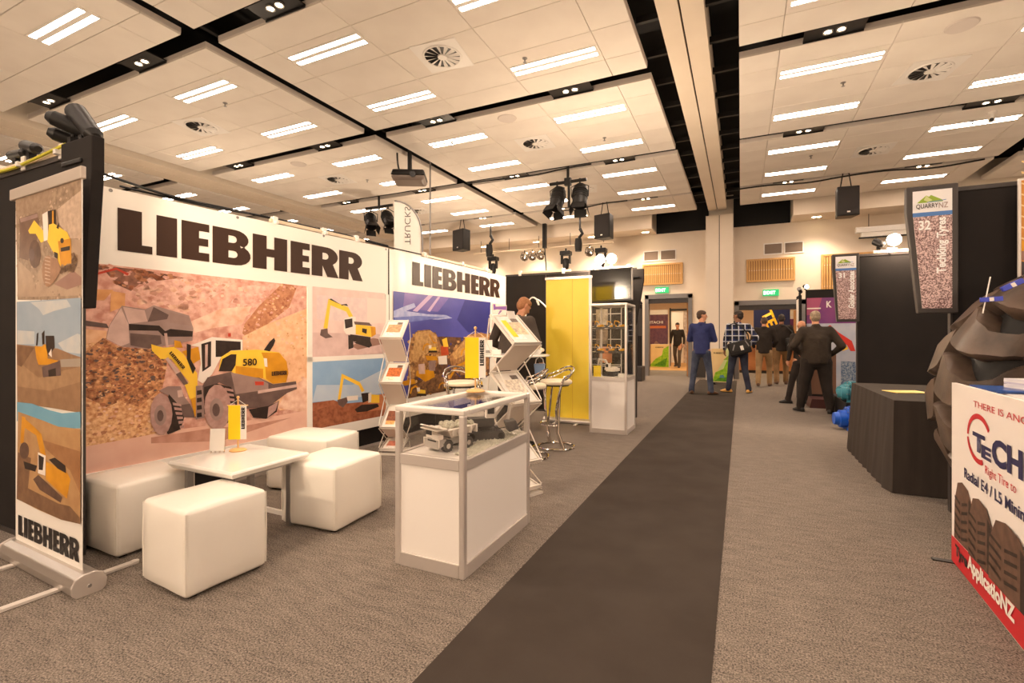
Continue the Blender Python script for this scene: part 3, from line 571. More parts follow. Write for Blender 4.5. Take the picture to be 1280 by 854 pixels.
M_DOORM = mat('grey_door_frame', (120, 116, 116), 0.45)
M_WOODD = mat('door_timber', (186, 128, 66), 0.45, rgb2=(160, 106, 52), scale=5, stretch=(10, 10, 1))
M_SIGNSPECK = mat('gravel_print', (108, 76, 76), 0.4, rgb2=(224, 196, 194), scale=120, detail=2.0, contrast=(0.40, 0.60))
M_LAMPGLOW = mat('lit_lamp_glass', (255, 230, 190), 0.4, emit=(1.0, 0.78, 0.5), strength=60.0)
M_SPOTGLOW = mat('small_spot_glow', (255, 235, 200), 0.4, emit=(1.0, 0.8, 0.5), strength=30.0)
M_EXITG = mat('exit_green', (20, 150, 80), 0.4, emit=(0.02, 0.45, 0.16), strength=0.7)
M_EXITW = mat('exit_white', (240, 255, 245), 0.4, emit=(0.7, 1.0, 0.8), strength=1.6)
M_GLASS = glass_mat('clear_glass', (0.97, 0.965, 0.955))
M_GLASS2 = glass_mat('thin_cabinet_glass', (0.95, 0.95, 0.93))
M_SCREEN = mat('dark_screen', (12, 11, 13), 0.12, spec=0.6)
M_GRILLE = mat('grey_grille', (150, 132, 118), 0.6)
M_CLOTH = mat('dark_table_cloth', (66, 58, 53), 0.85, rgb2=(58, 51, 47), scale=14, stretch=(1, 1, .15), spec=0.2)
M_RUBBER = mat('brown_black_rubber', (70, 58, 50), 0.38, rgb2=(100, 83, 71), scale=5, bump=0.05, bscale=60, spec=0.5)
M_RUBBERD = mat('dark_rubber', (26, 24, 23), 0.65)
M_RED = mat('red_ink', (206, 32, 44), 0.4)
M_NAVY = mat('navy_ink', (34, 34, 84), 0.4)
M_BOARD = mat('white_board_print', (246, 238, 232), 0.4)
M_BLUEP = mat('blue_plastic', (56, 70, 190), 0.4)
M_TEAL = mat('teal_machine_paint', (70, 150, 168), 0.35, 0.1)
M_BLUEM = mat('blue_machine_paint', (20, 84, 190), 0.3, 0.1)
M_PAPER = mat('paper_white', (240, 234, 226), 0.6)
M_CREAM = mat('cream_vinyl', (244, 230, 202), 0.35)
M_TOYW = mat('model_white', (236, 228, 220), 0.4)
M_TOYG = mat('model_grey', (84, 80, 78), 0.5)
M_TOYY = mat('model_yellow', (232, 172, 24), 0.4)
M_STONE = mat('pale_stone', (216, 212, 196), 0.8, rgb2=(186, 184, 168), scale=20)

INK = {}
for key, c1, c2, sc in [
    ('rockpink', (240, 192, 174), (206, 142, 124), 16), ('rockpink2', (246, 202, 186), (212, 152, 136), 18), ('palerock', (250, 214, 192), (224, 170, 142), 12),
    ('forest', (96, 62, 48), (170, 116, 96), 14), ('dirtband', (208, 146, 108), (176, 112, 80), 24), ('tanhill', (248, 202, 162), (234, 178, 136), 18),
    ('gravelorange', (248, 204, 154), (206, 138, 92), 46), ('dirtfall', (222, 158, 108), (136, 84, 58), 40), ('road', (244, 200, 180), (236, 186, 166), 6),
    ('road2', (196, 140, 120), (214, 160, 140), 12), ('wood', (236, 176, 120), (214, 150, 96), 10), ('redstr', (200, 70, 50), None, 1),
    ('steel', (172, 146, 140), (154, 128, 122), 8), ('steel2', (168, 140, 132), (152, 124, 118), 8), ('steelight', (222, 190, 180), (200, 166, 156), 8),
    ('steeld', (116, 94, 88), (98, 78, 74), 10), ('blackp', (46, 34, 30), (58, 44, 38), 20), ('yellowp', (255, 210, 70), (250, 200, 60), 4), ('yellowd', (226, 158, 36), (206, 140, 30), 8),
    ('whitep', (244, 232, 222), None, 1), ('tyrep', (196, 158, 150), (176, 136, 128), 22), ('tyred', (92, 68, 56), (112, 84, 68), 20), ('tyreb', (150, 110, 84), (170, 128, 98), 22),
    ('palepink', (238, 212, 204), (230, 200, 192), 8), ('palepink2', (240, 218, 208), None, 1), ('paleveil', (226, 202, 200), (236, 214, 208), 18), ('pinkfloor', (226, 196, 190), (214, 182, 176), 12),
    ('shadowp', (150, 112, 100), (160, 122, 108), 8), ('skyblue', (136, 172, 212), (150, 184, 218), 4), ('skypale', (196, 208, 222), (180, 198, 220), 4),
    ('earthred', (178, 110, 78), (150, 84, 56), 22), ('earthdark', (140, 80, 56), (180, 112, 78), 22), ('earthbright', (196, 120, 80), (210, 136, 94), 16),
    ('nightblue', (74, 76, 158), (86, 84, 168), 3), ('nightviolet', (126, 104, 178), (104, 92, 170), 4), ('nightpale', (196, 168, 208), None, 1), ('nightdark', (54, 54, 124), (60, 60, 132), 3),
    ('cloudp', (150, 160, 214), (186, 190, 226), 14), ('cloudp2', (120, 132, 200), (100, 110, 184), 10), ('nightbrown', (118, 82, 62), (84, 58, 44), 18),
    ('quarry', (190, 140, 92), (140, 96, 60), 22), ('quarrylight', (222, 178, 118), (186, 138, 86), 22), ('quarrydark', (90, 64, 50), (150, 108, 74), 26), ('firered', (206, 92, 50), (180, 70, 40), 12),
    ('violetp', (122, 88, 150), None, 1), ('rockgrey', (176, 152, 128), (136, 112, 92), 26), ('rockpale', (210, 186, 164), (186, 160, 138), 26), ('rockgrey2', (150, 124, 102), (170, 146, 124), 26),
    ('pathgrey', (186, 160, 136), (172, 146, 124), 14), ('bucketbrown', (112, 86, 72), (130, 102, 86), 12), ('rollsky', (150, 168, 186), (164, 178, 192), 4), ('rollcloud', (206, 204, 200), (186, 194, 200), 8),
    ('earthbrown', (158, 124, 94), (142, 108, 80), 16), ('earthpale', (176, 142, 108), (160, 126, 94), 16), ('earthdark2', (118, 86, 62), (138, 104, 76), 18), ('earthgrey', (168, 154, 140), None, 1),
    ('rollblue', (120, 172, 196), (110, 164, 192), 4), ('earthsand', (192, 152, 106), (178, 136, 92), 12), ('earthbrown2', (150, 104, 66), (166, 120, 80), 14),
    ('purple', (112, 62, 120), (134, 70, 120), 3), ('magenta', (170, 84, 116), None, 1), ('plum', (96, 62, 84), (120, 82, 92), 8), ('orange', (214, 120, 74), None, 1),
    ('grass', (120, 180, 30), (170, 206, 60), 14), ('grassdark', (66, 126, 30), (100, 160, 40), 12), ('posterbeige', (236, 206, 150), (230, 198, 140), 3), ('posterblue', (84, 130, 150), None, 1),
    ('kpale', (190, 190, 200), (170, 178, 196), 4), ('kred', (206, 60, 50), None, 1), ('sea', (60, 90, 130), (170, 180, 190), 40), ('brownbox', (120, 88, 72), None, 1),
    ('green', (150, 178, 60), None, 1), ('greenl', (206, 214, 150), None, 1), ('signblue', (84, 130, 196), None, 1), ('signwhite', (240, 238, 240), None, 1), ('signgrey', (70, 62, 64), None, 1),
    ('navy', (34, 38, 72), None, 1), ('amber', (214, 146, 70), (196, 128, 56), 10), ('amberline', (238, 206, 150), None, 1),
]:
    INK[key] = mat('ink_' + key, c1, 0.4, rgb2=c2, scale=sc, detail=6, spec=0.3)
INK['gravelprint'] = M_SIGNSPECK
INK['yellow'] = M_YELLOW
INK['white'] = M_PAPER
INK['redink'] = M_RED
INK['navyink'] = M_NAVY
INK['black'] = M_INKBLACK


def struct(name, mb, m, parent=None, label=None, **kw):
    o = mb.build(name, m, parent, **kw)
    if parent is None:
        tag(o, label, None, None, 'structure')
    return o


# ------------------------------------------------------------------ the hall: floor, walls
WALL_Y = 16.2
struct('floor', MB().box(-20, 13, -9, 19, -0.2, 0.0), M_CARPET, label='grey speckled carpet floor of the exhibition hall')
runner = MB().box(-1.11, -0.10, -9, 15.4, 0.0002, 0.004).build('floor_runner', M_RUNNER)
tag(runner, 'dark brown carpet runner laid straight down the aisle', 'carpet')
struct('floor_timber', MB().box(-20, 13, 19, 27, -0.2, 0.004), M_WOODF, label='warm timber floor of the foyer beyond the doorways')

w = MB()
D1, D2 = (-2.82, -1.40, 2.62), (-0.15, 1.66, 2.34)
w.box(-20, D1[0], WALL_Y, WALL_Y + .2, 0, 5.6)
w.box(D1[0], D1[1], WALL_Y, WALL_Y + .2, D1[2], 5.6)
w.box(D1[1], D2[0], WALL_Y, WALL_Y + .2, 0, 5.6)
w.box(D2[0], D2[1], WALL_Y, WALL_Y + .2, D2[2], 5.6)
w.box(D2[1], 13, WALL_Y, WALL_Y + .2, 0, 5.6)
wall_far = struct('wall_far', w, M_PAINT, label='cream painted end wall with two doorways')
struct('wall_left', MB().box(-20.2, -20, -9, 27, 0, 5.6), M_PAINT, label='cream side wall far left of the hall')
struct('wall_right', MB().box(13, 13.2, -9, 27, 0, 5.6), M_PAINT, label='cream side wall on the right of the hall')
struct('wall_back', MB().box(-20, 13, -9.2, -9, 0, 5.6), M_PAINT, label='cream wall behind the photographer')
struct('wall_foyer', MB().box(-20, 13, 27, 27.2, 0, 5.6), M_PAINT, label='cream wall at the far side of the foyer')
# bulkhead along the end wall with recesses for the folding wall panels
bk = MB()
for x0, x1 in ((-20, -2.47), (1.30, 13)):
    bk.box(x0, x1, 15.25, 15.35, 4.60, 5.5)
    bk.box(x0, x1, 15.35, WALL_Y, 4.60, 4.66)
struct('trim_1', bk, M_PAINT, label='cream bulkhead with a soffit above the end wall')
rc = MB()
for x0, x1 in ((-2.47, -0.90), (-0.2, 1.30)):
    rc.box(x0, x1, WALL_Y - .03, WALL_Y - .002, 4.60, 5.5)
    rc.box(x0, x1, 15.1, WALL_Y, 5.46, 5.5)
struct('trim_2', rc, M_VOID, label='black recess where the folding wall panels park')
pl = MB()
pl.box(-0.93, -0.575, 15.3, WALL_Y, 0, 4.82)
pl.box(-0.555, -0.20, 15.3, WALL_Y, 0, 4.82)
pl.box(-0.577, -0.553, 15.33, WALL_Y, 0, 4.82, 1)
struct('trim_3', pl, [M_PAINT, M_BLACKM], label='paired cream pillar with a dark slot on the aisle axis')
pl = MB()
pl.box(-12.1, -11.2, 15.3, WALL_Y, 0, 5.0)
struct('trim_4', pl, M_PAINT, label='cream pillar under the left track beam')
# dado: dark lower wall strip by the doors
struct('trim_5', MB().box(-1.3, -0.95, 16.17, 16.2, 0, 1.1).box(-.2, -.17, 16.17, 16.2, 0, 1.1), M_TRIM, label='dark lower wall panel between the doorways')

# ------------------------------------------------------------------ ceiling: black void, rafts of tiles, track beams
ceiling = struct('ceiling', MB().box(-20.2, 13.2, -9.2, 27.2, 5.6, 5.8), M_VOID, label='black ceiling void above the hung panel rafts')
XB = [('left', -3.565), ('far_left', -8.62), ('right', 2.38), ('outer_left', -14.75), ('outer_right', 7.55)]
YB = [-7.41, -4.21, -1.01, 2.19, 5.39, 8.59, 11.79]
RX, RY = 2.40, 1.45
XC = [(-2.40, -1.92), (-1.92, -0.645), (-0.645, 0.645), (0.645, 1.92), (1.92, 2.40)]
YR = [(-1.45, -1.0), (-1.0, -0.333), (-0.333, 0.333), (0.333, 1.0), (1.0, 1.45)]
TILE_ME = {}


def tile_mesh(wd, ht):
    k = (round(wd, 3), round(ht, 3))
    if k not in TILE_ME:
        b = MB()
        g, c = 0.003, 0.004
        a, d = wd / 2 - g, ht / 2 - g
        b.add([(-a, -d, .03), (a, -d, .03), (a, d, .03), (-a, d, .03), (-a, -d, c), (a, -d, c), (a, d, c), (-a, d, c),
               (-a + c, -d + c, 0), (a - c, -d + c, 0), (a - c, d - c, 0), (-a + c, d - c, 0)],
              [(0, 1, 2, 3), (0, 4, 5, 1), (1, 5, 6, 2), (2, 6, 7, 3), (3, 7, 4, 0), (4, 8, 9, 5), (5, 9, 10, 6), (6, 10, 11, 7), (7, 11, 8, 4), (8, 11, 10, 9)])
        me = bpy.data.meshes.new('ceiling_tile')
        me.from_pydata(b.v, [], b.f)
        me.materials.append(M_TILE)
        bm = bmesh.new(); bm.from_mesh(me); bmesh.ops.recalc_face_normals(bm, faces=bm.faces); bm.to_mesh(me); bm.free()
        TILE_ME[k] = me
    return TILE_ME[k]


rest = MB()
ORD = ['nearest', 'second', 'third', 'fourth', 'fifth']
light_spots, vent_spots = [], []
for bname, cx in XB:
    for yi, cy in enumerate(YB + [14.28]):
        half = RY if yi < 7 else 0.86
        raft = MB().box(cx - RX, cx + RX, cy - half, cy + half, 5.026, 5.09).build('ceiling_raft', M_RAFT, ceiling)
        single = bname in ('left', 'right', 'far_left') and 3 <= yi <= 6
        for x0, x1 in XC:
            for r0, r1 in (YR if yi < 7 else [(-.86, -.2), (-.2, .46), (.46, .86)]):
                if single:
                    o = bpy.data.objects.new('ceiling_tile', tile_mesh(x1 - x0, r1 - r0))
                    COL.objects.link(o)
                    o.parent = raft
                    o.location = (cx + (x0 + x1) / 2, cy + (r0 + r1) / 2, 4.998)
                elif yi < 3:
                    continue
                else:
                    g = .005
                    rest.box(cx + x0 + g, cx + x1 - g, cy + r0 + g, cy + r1 - g, 4.998, 5.027)
        if yi < 3:
            rest.box(cx - RX, cx + RX, cy - half, cy + half, 4.998, 5.027)
        where = {'left': 'left of the aisle beam', 'right': 'right of the aisle beam', 'far_left': 'over the left stands', 'outer_left': 'beyond the left track', 'outer_right': 'far right'}[bname]
        for sx in (-1.28, 1.28):
            if yi < 7:
                for sy in (-.75, .75):
                    light_spots.append((cx + sx, cy + sy, bname, yi, sx, sy))
            else:
                light_spots.append((cx + sx, 14.33, bname, yi, sx, 0))
        if 3 <= yi <= 6:
            vent_spots.append((cx, cy, bname, yi))
tag(rest.build('ceiling_tile', M_TILE, ceiling, fix=False), kind='stuff')

# track beams (folding wall tracks) and the rails in the black gaps
tb = MB()
tb.box(-0.862, -0.635, -9, 15.4, 4.985, 5.5)
tb.box(-0.612, -0.372, -9, 15.4, 4.985, 5.5)
tb.box(-0.636, -0.611, -9, 15.4, 5.03, 5.4, 1)
struct('trim_6', tb, [M_PAINT, M_BLACKM], label='cream folding wall track beam running along the aisle')
tb = MB()
tb.box(-12.15, -11.75, -9, 15.4, 4.97, 5.5)
tb.box(-11.71, -11.3, -9, 15.4, 4.97, 5.5)
tb.box(-11.752, -11.708, -9, 15.4, 5.02, 5.4, 1)
struct('trim_7', tb, [M_PAINT, M_BLACKM], label='cream folding wall track beam above the left stands')
for k, xg in enumerate((-6.09, 4.92)):
    struct('trim_%d' % (8 + k), MB().box(xg - .03, xg + .03, -9, 15.2, 5.16, 5.22), M_VOID, label='black service rail in the ceiling gap ' + ('left of the projector' if k == 0 else 'on the right side'))
# dark joists crossing the wide slots beside the aisle beam
js = MB()
for k in range(22):
    for x0, x1 in ((-1.16, -.864), (-.37, -.03)):
        js.box(x0, x1, -2 + k * .8, -1.95 + k * .8, 5.12, 5.2)
struct('trim_10', js, M_BLACKM, label='black cross joists in the slots beside the aisle beam')

# ceiling lights
proto_light = None


def light_label(bname, yi, sx, sy):
    col = 'left' if sx < 0 else 'right'
    raft = {3: 'nearest', 4: 'second', 5: 'third', 6: 'fourth', 7: 'farthest'}.get(yi, 'rearmost')
    if yi < 3:
        raft = ['hindmost', 'next hindmost', 'overhead'][yi]
    where = {'left': 'just left of the aisle beam', 'right': 'just right of the aisle beam', 'far_left': 'above the left display stands',
             'outer_left': 'beyond the left track beam', 'outer_right': 'on the outermost right'}[bname]
    pos = ('near ' if sy < 0 else 'far ' if sy > 0 else '') + col
    return '%s twin tube light, %s raft %s' % (pos, raft, where)


for x, y, bname, yi, sx, sy in light_spots:
    if bname == 'outer_right' and yi < 3:
        continue
    if bname == 'outer_left' and yi < 3:
        continue
    lab = light_label(bname, yi, sx, sy)
    if proto_light is None:
        t = thing('ceiling_light', lab, 'light', (x, y, 4.998), 0, 'recessed twin tube ceiling lights')
        h = MB()
        h.box(-.61, .61, -.125, -.10, -.006, .004).box(-.61, .61, .10, .125, -.006, .004).box(-.61, -.59, -.10, .10, -.006, .004).box(.59, .61, -.10, .10, -.006, .004)
        h.box(-.59, .59, -.030, .030, -.006, .004)
        o1 = h.build('housing', M_WMETAL, t)
        o2 = MB().box(-.588, .588, -.100, -.033, -.003, .003).build('lamp_tube', M_TUBE, t)
        o3 = MB().box(-.588, .588, .033, .100, -.003, .003).build('lamp_tube', M_TUBE, t)
        proto_light = t
        KIDS[t.name] = [o1, o2, o3]
    else:
        dup(proto_light, (x, y, 4.998), 0, lab)

# swirl air diffusers
proto_vent = None
for x, y, bname, yi in vent_spots:
    where = {'left': 'just left of the aisle beam', 'right': 'just right of the aisle beam', 'far_left': 'above the left display stands', 'outer_left': 'beyond the left track beam', 'outer_right': 'on the outermost right'}[bname]
    raft = {3: 'nearest', 4: 'second', 5: 'third', 6: 'fourth'}[yi]
    lab = 'swirl air vent in the %s raft %s' % (raft, where)
    if proto_vent is None:
        t = thing('air_vent', lab, 'vent', (x, y, 4.998), 0, 'swirl air vents in the ceiling')
        kids = [MB().box(-.32, .32, -.32, .32, -.006, .004).build('vent_plate', M_WMETAL, t)]
        kids.append(MB().lathe([(.0, -.007), (.235, -.007), (.235, -.004)], 28).build('dark_opening', M_BLACK2, t))
        kids.append(MB().lathe([(.235, -.006), (.235, -.016), (.255, -.016), (.262, -.006)], 28).build('vent_ring', M_WMETAL, t, smooth=True))
        kids.append(MB().lathe([(0, -.022), (.06, -.022), (.066, -.008)], 18).build('hub', M_WMETAL, t, smooth=True))
        vm = None
        for k in range(14):
            a = 2 * PI * k / 14
            if vm is None:
                vo = MB().add([(.06, -.006, -.008), (.235, -.03, -.008), (.235, .022, -.026), (.06, .010, -.02)], [(0, 1, 2, 3)]).build('vane', M_WMETAL, t)
                vm = vo.data
            else:
                vo = bpy.data.objects.new('vane', vm)
                COL.objects.link(vo)
                vo.parent = t
            vo.rotation_euler = (0, 0, a)
            kids.append(vo)
        proto_vent = t
        KIDS[t.name] = kids
    else:
        dup(proto_vent, (x, y, 4.998), random.uniform(0, .4), lab)

# small ceiling speakers (round discs) on the tiles
for k, (x, y, lab) in enumerate([(2.38, 7.5, 'round cream ceiling disc behind the nearest right gap light'), (-3.59, 7.4, 'round cream ceiling disc on the left raft near its front edge'),
                                 (-8.6, 7.45, 'round cream ceiling disc above the left display stands')]):
    o = MB().lathe([(0, 4.985), (.15, 4.985), (.165, 4.999)], 28, (x, y, 0)).build('ceiling_speaker', M_RAFT, smooth=True)
    tag(o, lab, 'speaker', 'round ceiling speakers')

# twin spots on black trays in the gaps between rafts
gy = [3.79, 6.99, 10.19, 13.39]
proto_spot = None
for gi, y in enumerate(gy):
    for x, side in ((-9.9, 'outer left'), (-7.35, 'middle left'), (-4.75, 'inner left'), (-2.33, 'by the aisle beam'), (1.03, 'right of the aisle beam'), (3.6, 'far right')):
        lab = 'twin downlight on a black tray in the %s ceiling gap, %s' % (['nearest', 'second', 'third', 'fourth'][gi], side)
        if proto_spot is None:
            t = thing('gap_downlight', lab, 'light', (x, y, 5.0), 0, 'twin downlights in the ceiling gaps')
            kids = [MB().box(-.32, .32, -.14, .14, .02, .035).box(-.32, .32, -.14, -.13, 0, .02).box(-.32, .32, .13, .14, 0, .02).build('tray', M_BLACKM, t)]
            for sx in (-.07, .07):
                kids.append(MB().lathe([(.0, .012), (.04, .012), (.052, .0), (.058, .018)], 14, (sx, 0, 0)).build('reflector', M_GREYM, t, smooth=True))
                kids.append(MB().lathe([(.0, .006), (.036, .008)], 12, (sx, 0, 0)).build('bulb', M_SPOTGLOW, t))
            proto_spot = t
            KIDS[t.name] = kids
        else:
            dup(proto_spot, (x, y, 5.0), 0, lab)
# soffit twin lights
for k, x in enumerate((-8.6, -6.5, -4.5, -2.75, 1.9)):
    t = thing('soffit_downlight', 'pair of tiny lit downlights in the soffit, %s from the left' % ['first', 'second', 'third', 'fourth', 'fifth'][k], 'light', (x, 15.75, 4.598), 0, 'soffit downlights')
    for sx in (-.06, .06):
        MB().lathe([(0, -.004), (.04, -.004), (.05, .001)], 12, (sx, 0, 0)).build('bulb', M_SPOTGLOW, t)
    ld = bpy.data.lights.new('soffit_spot', 'SPOT')
    ld.energy = 190
    ld.color = FLOOD_COLOR
    ld.spot_size = 2.0
    ld.spot_blend = .8
    ld.shadow_soft_size = .05
    lo = bpy.data.objects.new('light', ld)
    COL.objects.link(lo)
    lo.parent = t
    lo.location = (0, -.25, -.03)

# ------------------------------------------------------------------ end wall fittings
def door(n, x0, x1, top, leaf_x, leaf_rot, label):
    d = struct('door_%d' % n, MB().box(x0 - .02, x0 + .10, WALL_Y - .04, WALL_Y + .24, 0, top).box(x1 - .10, x1 + .02, WALL_Y - .04, WALL_Y + .24, 0, top)
               .box(x0 - .02, x1 + .02, WALL_Y - .04, WALL_Y + .24, top - .12, top + .02), M_DOORM, label=label)
    tr = MB().box(x0 + .1, x1 - .1, WALL_Y + .02, WALL_Y + .2, top - .26, top - .12).build('closer_rail', M_TRIM, d)
    lf = MB().box(0, .045, 0, (x1 - x0) / 2 - .12, .01, top - .27).build('door_leaf', M_WOODD, d, loc=(leaf_x, WALL_Y + .2, 0), rotz=leaf_rot)
    MB().box(-.006, .051, .02, (x1 - x0) / 2 - .14, .01, .42).build('kick_plate', M_DOORM, lf)
    hb = MB().tube([(-.05, .5, .95), (-.05, .5, 1.25)], .012).cyl((-.05, .5, .97), (0, .5, .97), .008).cyl((-.05, .5, 1.23), (0, .5, 1.23), .008)
    hb.build('handle', M_CHROME, lf, smooth=True)
    return d


door(1, D1[0], D1[1], D1[2], D1[1] - .16, 0.08, 'left doorway in a grey metal frame with an open timber leaf')
door(2, D2[0], D2[1], D2[2], D2[1] - .16, 0.04, 'wide right doorway in a grey metal frame with an open timber leaf')


def slat_grille(x0, x1, z0, z1, label, rows=1):
    t = thing('timber_grille', label, 'wall panel', ((x0 + x1) / 2, WALL_Y, z0))
    hw = (x1 - x0) / 2
    hz = z1 - z0
    MB().box(-hw, hw, -.02, -.002, 0, hz).build('backing', mat('grille_backing', (120, 84, 50), 0.8), t)
    MB().box(-hw, hw, -.07, -.002, 0, .05).box(-hw, hw, -.07, -.002, hz - .05, hz).box(-hw, -hw + .05, -.07, -.002, .05, hz - .05).box(hw - .05, hw, -.07, -.002, .05, hz - .05).build('frame', M_WOODL, t)
    n = max(6, int((hw * 2 - .1) / .062))
    st = (hw * 2 - .1) / n
    sm = None
    for k in range(n):
        xx = -hw + .05 + st * (k + .5)
        if sm is None:
            so = MB().box(-st * .36, st * .36, -.052, -.02, .05, hz - .05).build('slat', M_WOODL, t, loc=(xx, 0, 0))
            sm = so.data
        else:
            so = link('slat', sm, t, loc=(xx, 0, 0))
    sc_ = MB()
    for k in range(n):
        for q in range(rows):
            sc_.box(-hw + .05 + st * (k + .5) - .008, -hw + .05 + st * (k + .5) + .008, -.056, -.05, hz * (q + .5) / rows - .008, hz * (q + .5) / rows + .008)
    tag(sc_.build('screw_head', M_PAPER, t), kind='stuff')


slat_grille(-2.91, -1.66, 2.95, 3.63, 'slatted timber wall grille above the left doorway')
slat_grille(0.15, 1.42, 2.91, 3.59, 'slatted timber wall grille above the right doorway')
slat_grille(2.06, 3.4, 2.40, 3.60, 'taller slatted timber wall grille partly behind the right booths', 2)


def wall_vent(x0, z0, label):
    t = thing('wall_vent', label, 'vent', (x0, WALL_Y, z0), 0, 'grey wall vents above the doorways')
    wd, ht = .50, .34
    MB().box(0, wd, -.025, -.002, 0, .03).box(0, wd, -.025, -.002, ht - .03, ht).box(0, .03, -.025, -.002, .03, ht - .03).box(wd - .03, wd, -.025, -.002, .03, ht - .03).build('frame', M_WMETAL, t)
    MB().box(.03, wd - .03, -.008, -.002, .03, ht - .03).build('backing', M_GRILLE, t)
    b = MB()
    for k in range(14):
        b.obox((wd / 2, -.012, .04 + k * .02), (wd - .06, .012, .004), (.6, 0, 0))
    tag(b.build('louvre', M_GRILLE, t), kind='stuff')


wall_vent(-2.89, 3.73, 'left one of the two grey vents above the left doorway')
wall_vent(-2.36, 3.73, 'right one of the two grey vents above the left doorway')
wall_vent(0.61, 3.70, 'left one of the two grey vents above the right doorway')
wall_vent(1.14, 3.70, 'right one of the two grey vents above the right doorway')


def exit_sign(x, z, label):
    t = thing('exit_sign', label, 'sign', (x, WALL_Y - .03, z))
    MB().box(-.21, .21, -.03, .028, 0, .19).build('sign_box', M_EXITG, t, bevel=.006)
    text('EXIT', t, (-.12, .045, .12, .145), M_EXITW, y=-.033, bold=.03)
    MB().box(-.19, -.14, -.0325, -.031, .04, .15).build('running_figure_panel', M_EXITW, t)


exit_sign(-2.30, 2.68, 'lit green exit sign above the left doorway')
exit_sign(0.80, 2.48, 'lit green exit sign above the right doorway')
for x, lab in ((-.97, 'small dark wall socket plate left of the pillar'), (-.13, 'small dark wall socket plate right of the pillar')):
    tag(MB().box(x - .09, x + .09, WALL_Y - .03 if x > -.5 else 16.14, WALL_Y, 1.68, 1.75).build('wall_plate', M_TRIM), lab, 'wall plate')
# projection screen housing on the end wall
t = thing('projection_screen', 'rolled up projection screen in a cream housing high on the end wall', 'screen', (2.83, 15.9, 4.08))
MB().box(0, 2.8, 0, .14, .02, .17).build('housing', M_WMETAL, t, bevel=.01)
MB().box(.12, 2.7, .03, .11, -.1, .02).build('screen_roll', M_PAPER, t)
MB().box(.08, 2.75, .035, .105, -.135, -.1).build('bottom_bar', M_BLACKM, t)
MB().cyl((.3, .07, .17), (.3, .07, .62), .008).cyl((2.4, .07, .17), (2.4, .07, .62), .008).build('hanger', M_BLACKM, t)

# ------------------------------------------------------------------ the foyer beyond the doors
struct('ceiling_foyer', MB().box(-20, 13, 16.4, 27, 3.6, 3.7), M_PAINT, label='low cream ceiling of the foyer')
for k, (x, y) in enumerate(((-2.6, 18.6), (-3.4, 21.5), (0.6, 18.4), (1.4, 21), (-5.5, 23), (4, 23))):
    t = thing('foyer_light', 'round foyer ceiling lamp number %s beyond the doorways' % ['one', 'two', 'three', 'four', 'five', 'six'][k], 'light', (x, y, 3.6), 0, 'foyer lamps')
    t['label'] = ['round foyer lamp just inside the left doorway', 'round foyer lamp deeper behind the left doorway', 'round foyer lamp just inside the right doorway', 'round foyer lamp deeper behind the right doorway', 'round foyer lamp far left in the foyer', 'round foyer lamp far right in the foyer'][k]
    MB().lathe([(.2, 0), (.24, -.01), (.24, -.03), (.2, -.03)], 20).build('rim', M_WMETAL, t, smooth=True)
    MB().lathe([(0, -.02), (.2, -.02)], 20).build('lamp', mat('foyer_lamp_glow', (255, 240, 210), .4, emit=(1, .78, .5), strength=170), t)


def board(name, label, cat, x, y, z0, wd, ht, ink, rotz=0.0, depth=.03, layers=None):
    t = thing(name, label, cat, (x, y, z0), rotz)
    MB().box(0, wd, 0, depth, 0, ht).build('board', M_BLACKM if ink is None else M_PAPER, t)
    if layers:
        picture('print', layers, t)
    return t


t = board('foyer_poster', 'tall purple machinery poster behind the left doorway', 'poster', -3.75, 21.2, .005, .98, 2.4, 'plum', layers=[
    ('plum', [(0, 0), (.98, 0), (.98, 2.2), (0, 2.2)]), ('orange', [(.1, 1.62), (.9, 1.62), (.9, 1.72), (.1, 1.72)]), ('shadowp', [(.05, .5), (.5, 1.1), (.9, .7), (.9, .3), (.05, .2)])])
text('HITACHI', t, (.12, 1.82, .78, 1.93), M_PAPER, bold=.02)
t = board('foyer_display_box', 'cream display box with a grass picture behind the left doorway', 'display box', -3.38, 20.6, .005, .72, .95, 'posterbeige', depth=.4, layers=[
    ('posterbeige', [(0, 0), (.72, 0), (.72, .95), (0, .95)]), ('grass', [(0, .02), (.72, .02), (.72, .9), (.5, .75), (.45, .5), (.2, .35), (0, .12)]), ('grassdark', [(.1, .06), (.6, .06), (.66, .4), (.4, .25)])])
text('RUBBERTEK', t, (.2, .8, .52, .85), M_INKBLACK, bold=.02)
t = thing('foyer_partition', 'white foyer partition panels behind the walking man', 'partition', (-2.72, 21.8, 0))
for k, (x, wd) in enumerate(((0, .5), (.52, .6), (1.14, .7))):
    MB().box(x, x + wd, 0, .05, 0.15, 2.35).build('panel', M_PAPER if k != 1 else mat('grey_panel', (168, 150, 140), .6, rgb2=(220, 205, 195), scale=6), t)
MB().box(-.06, -.01, -.02, .06, 0, 2.5).box(1.86, 1.91, -.02, .06, 0, 2.5).box(-.06, 1.91, -.02, .06, 2.38, 2.46).build('frame', M_BLACKM, t)
t = board('foyer_banner', 'dark navy banner with slanted yellow lettering inside the right doorway', 'banner',   .42, 19.6, .005, 1.15, 2.5, 'navy', layers=[('navy', [(0, 0), (1.15, 0), (1.15, 2.5), (0, 2.5)])])
tx = text('TEK', t, (.27, 1.16, .90, 2.30), mat('amber_ink', (250, 190, 40), .4), rot=-1.15, bold=.03)
t = thing('foyer_counter', 'warm timber counter inside the right doorway', 'counter', (-.1, 18.9, 0))
MB().box(0, 1.9, 0, .55, 0.1, .92).build('body', mat('counter_timber', (206, 140, 90), .5, rgb2=(190, 122, 74), scale=4), t)
MB().box(-.04, 1.94, -.05, .6, .92, .97).build('worktop', M_WOODL, t)
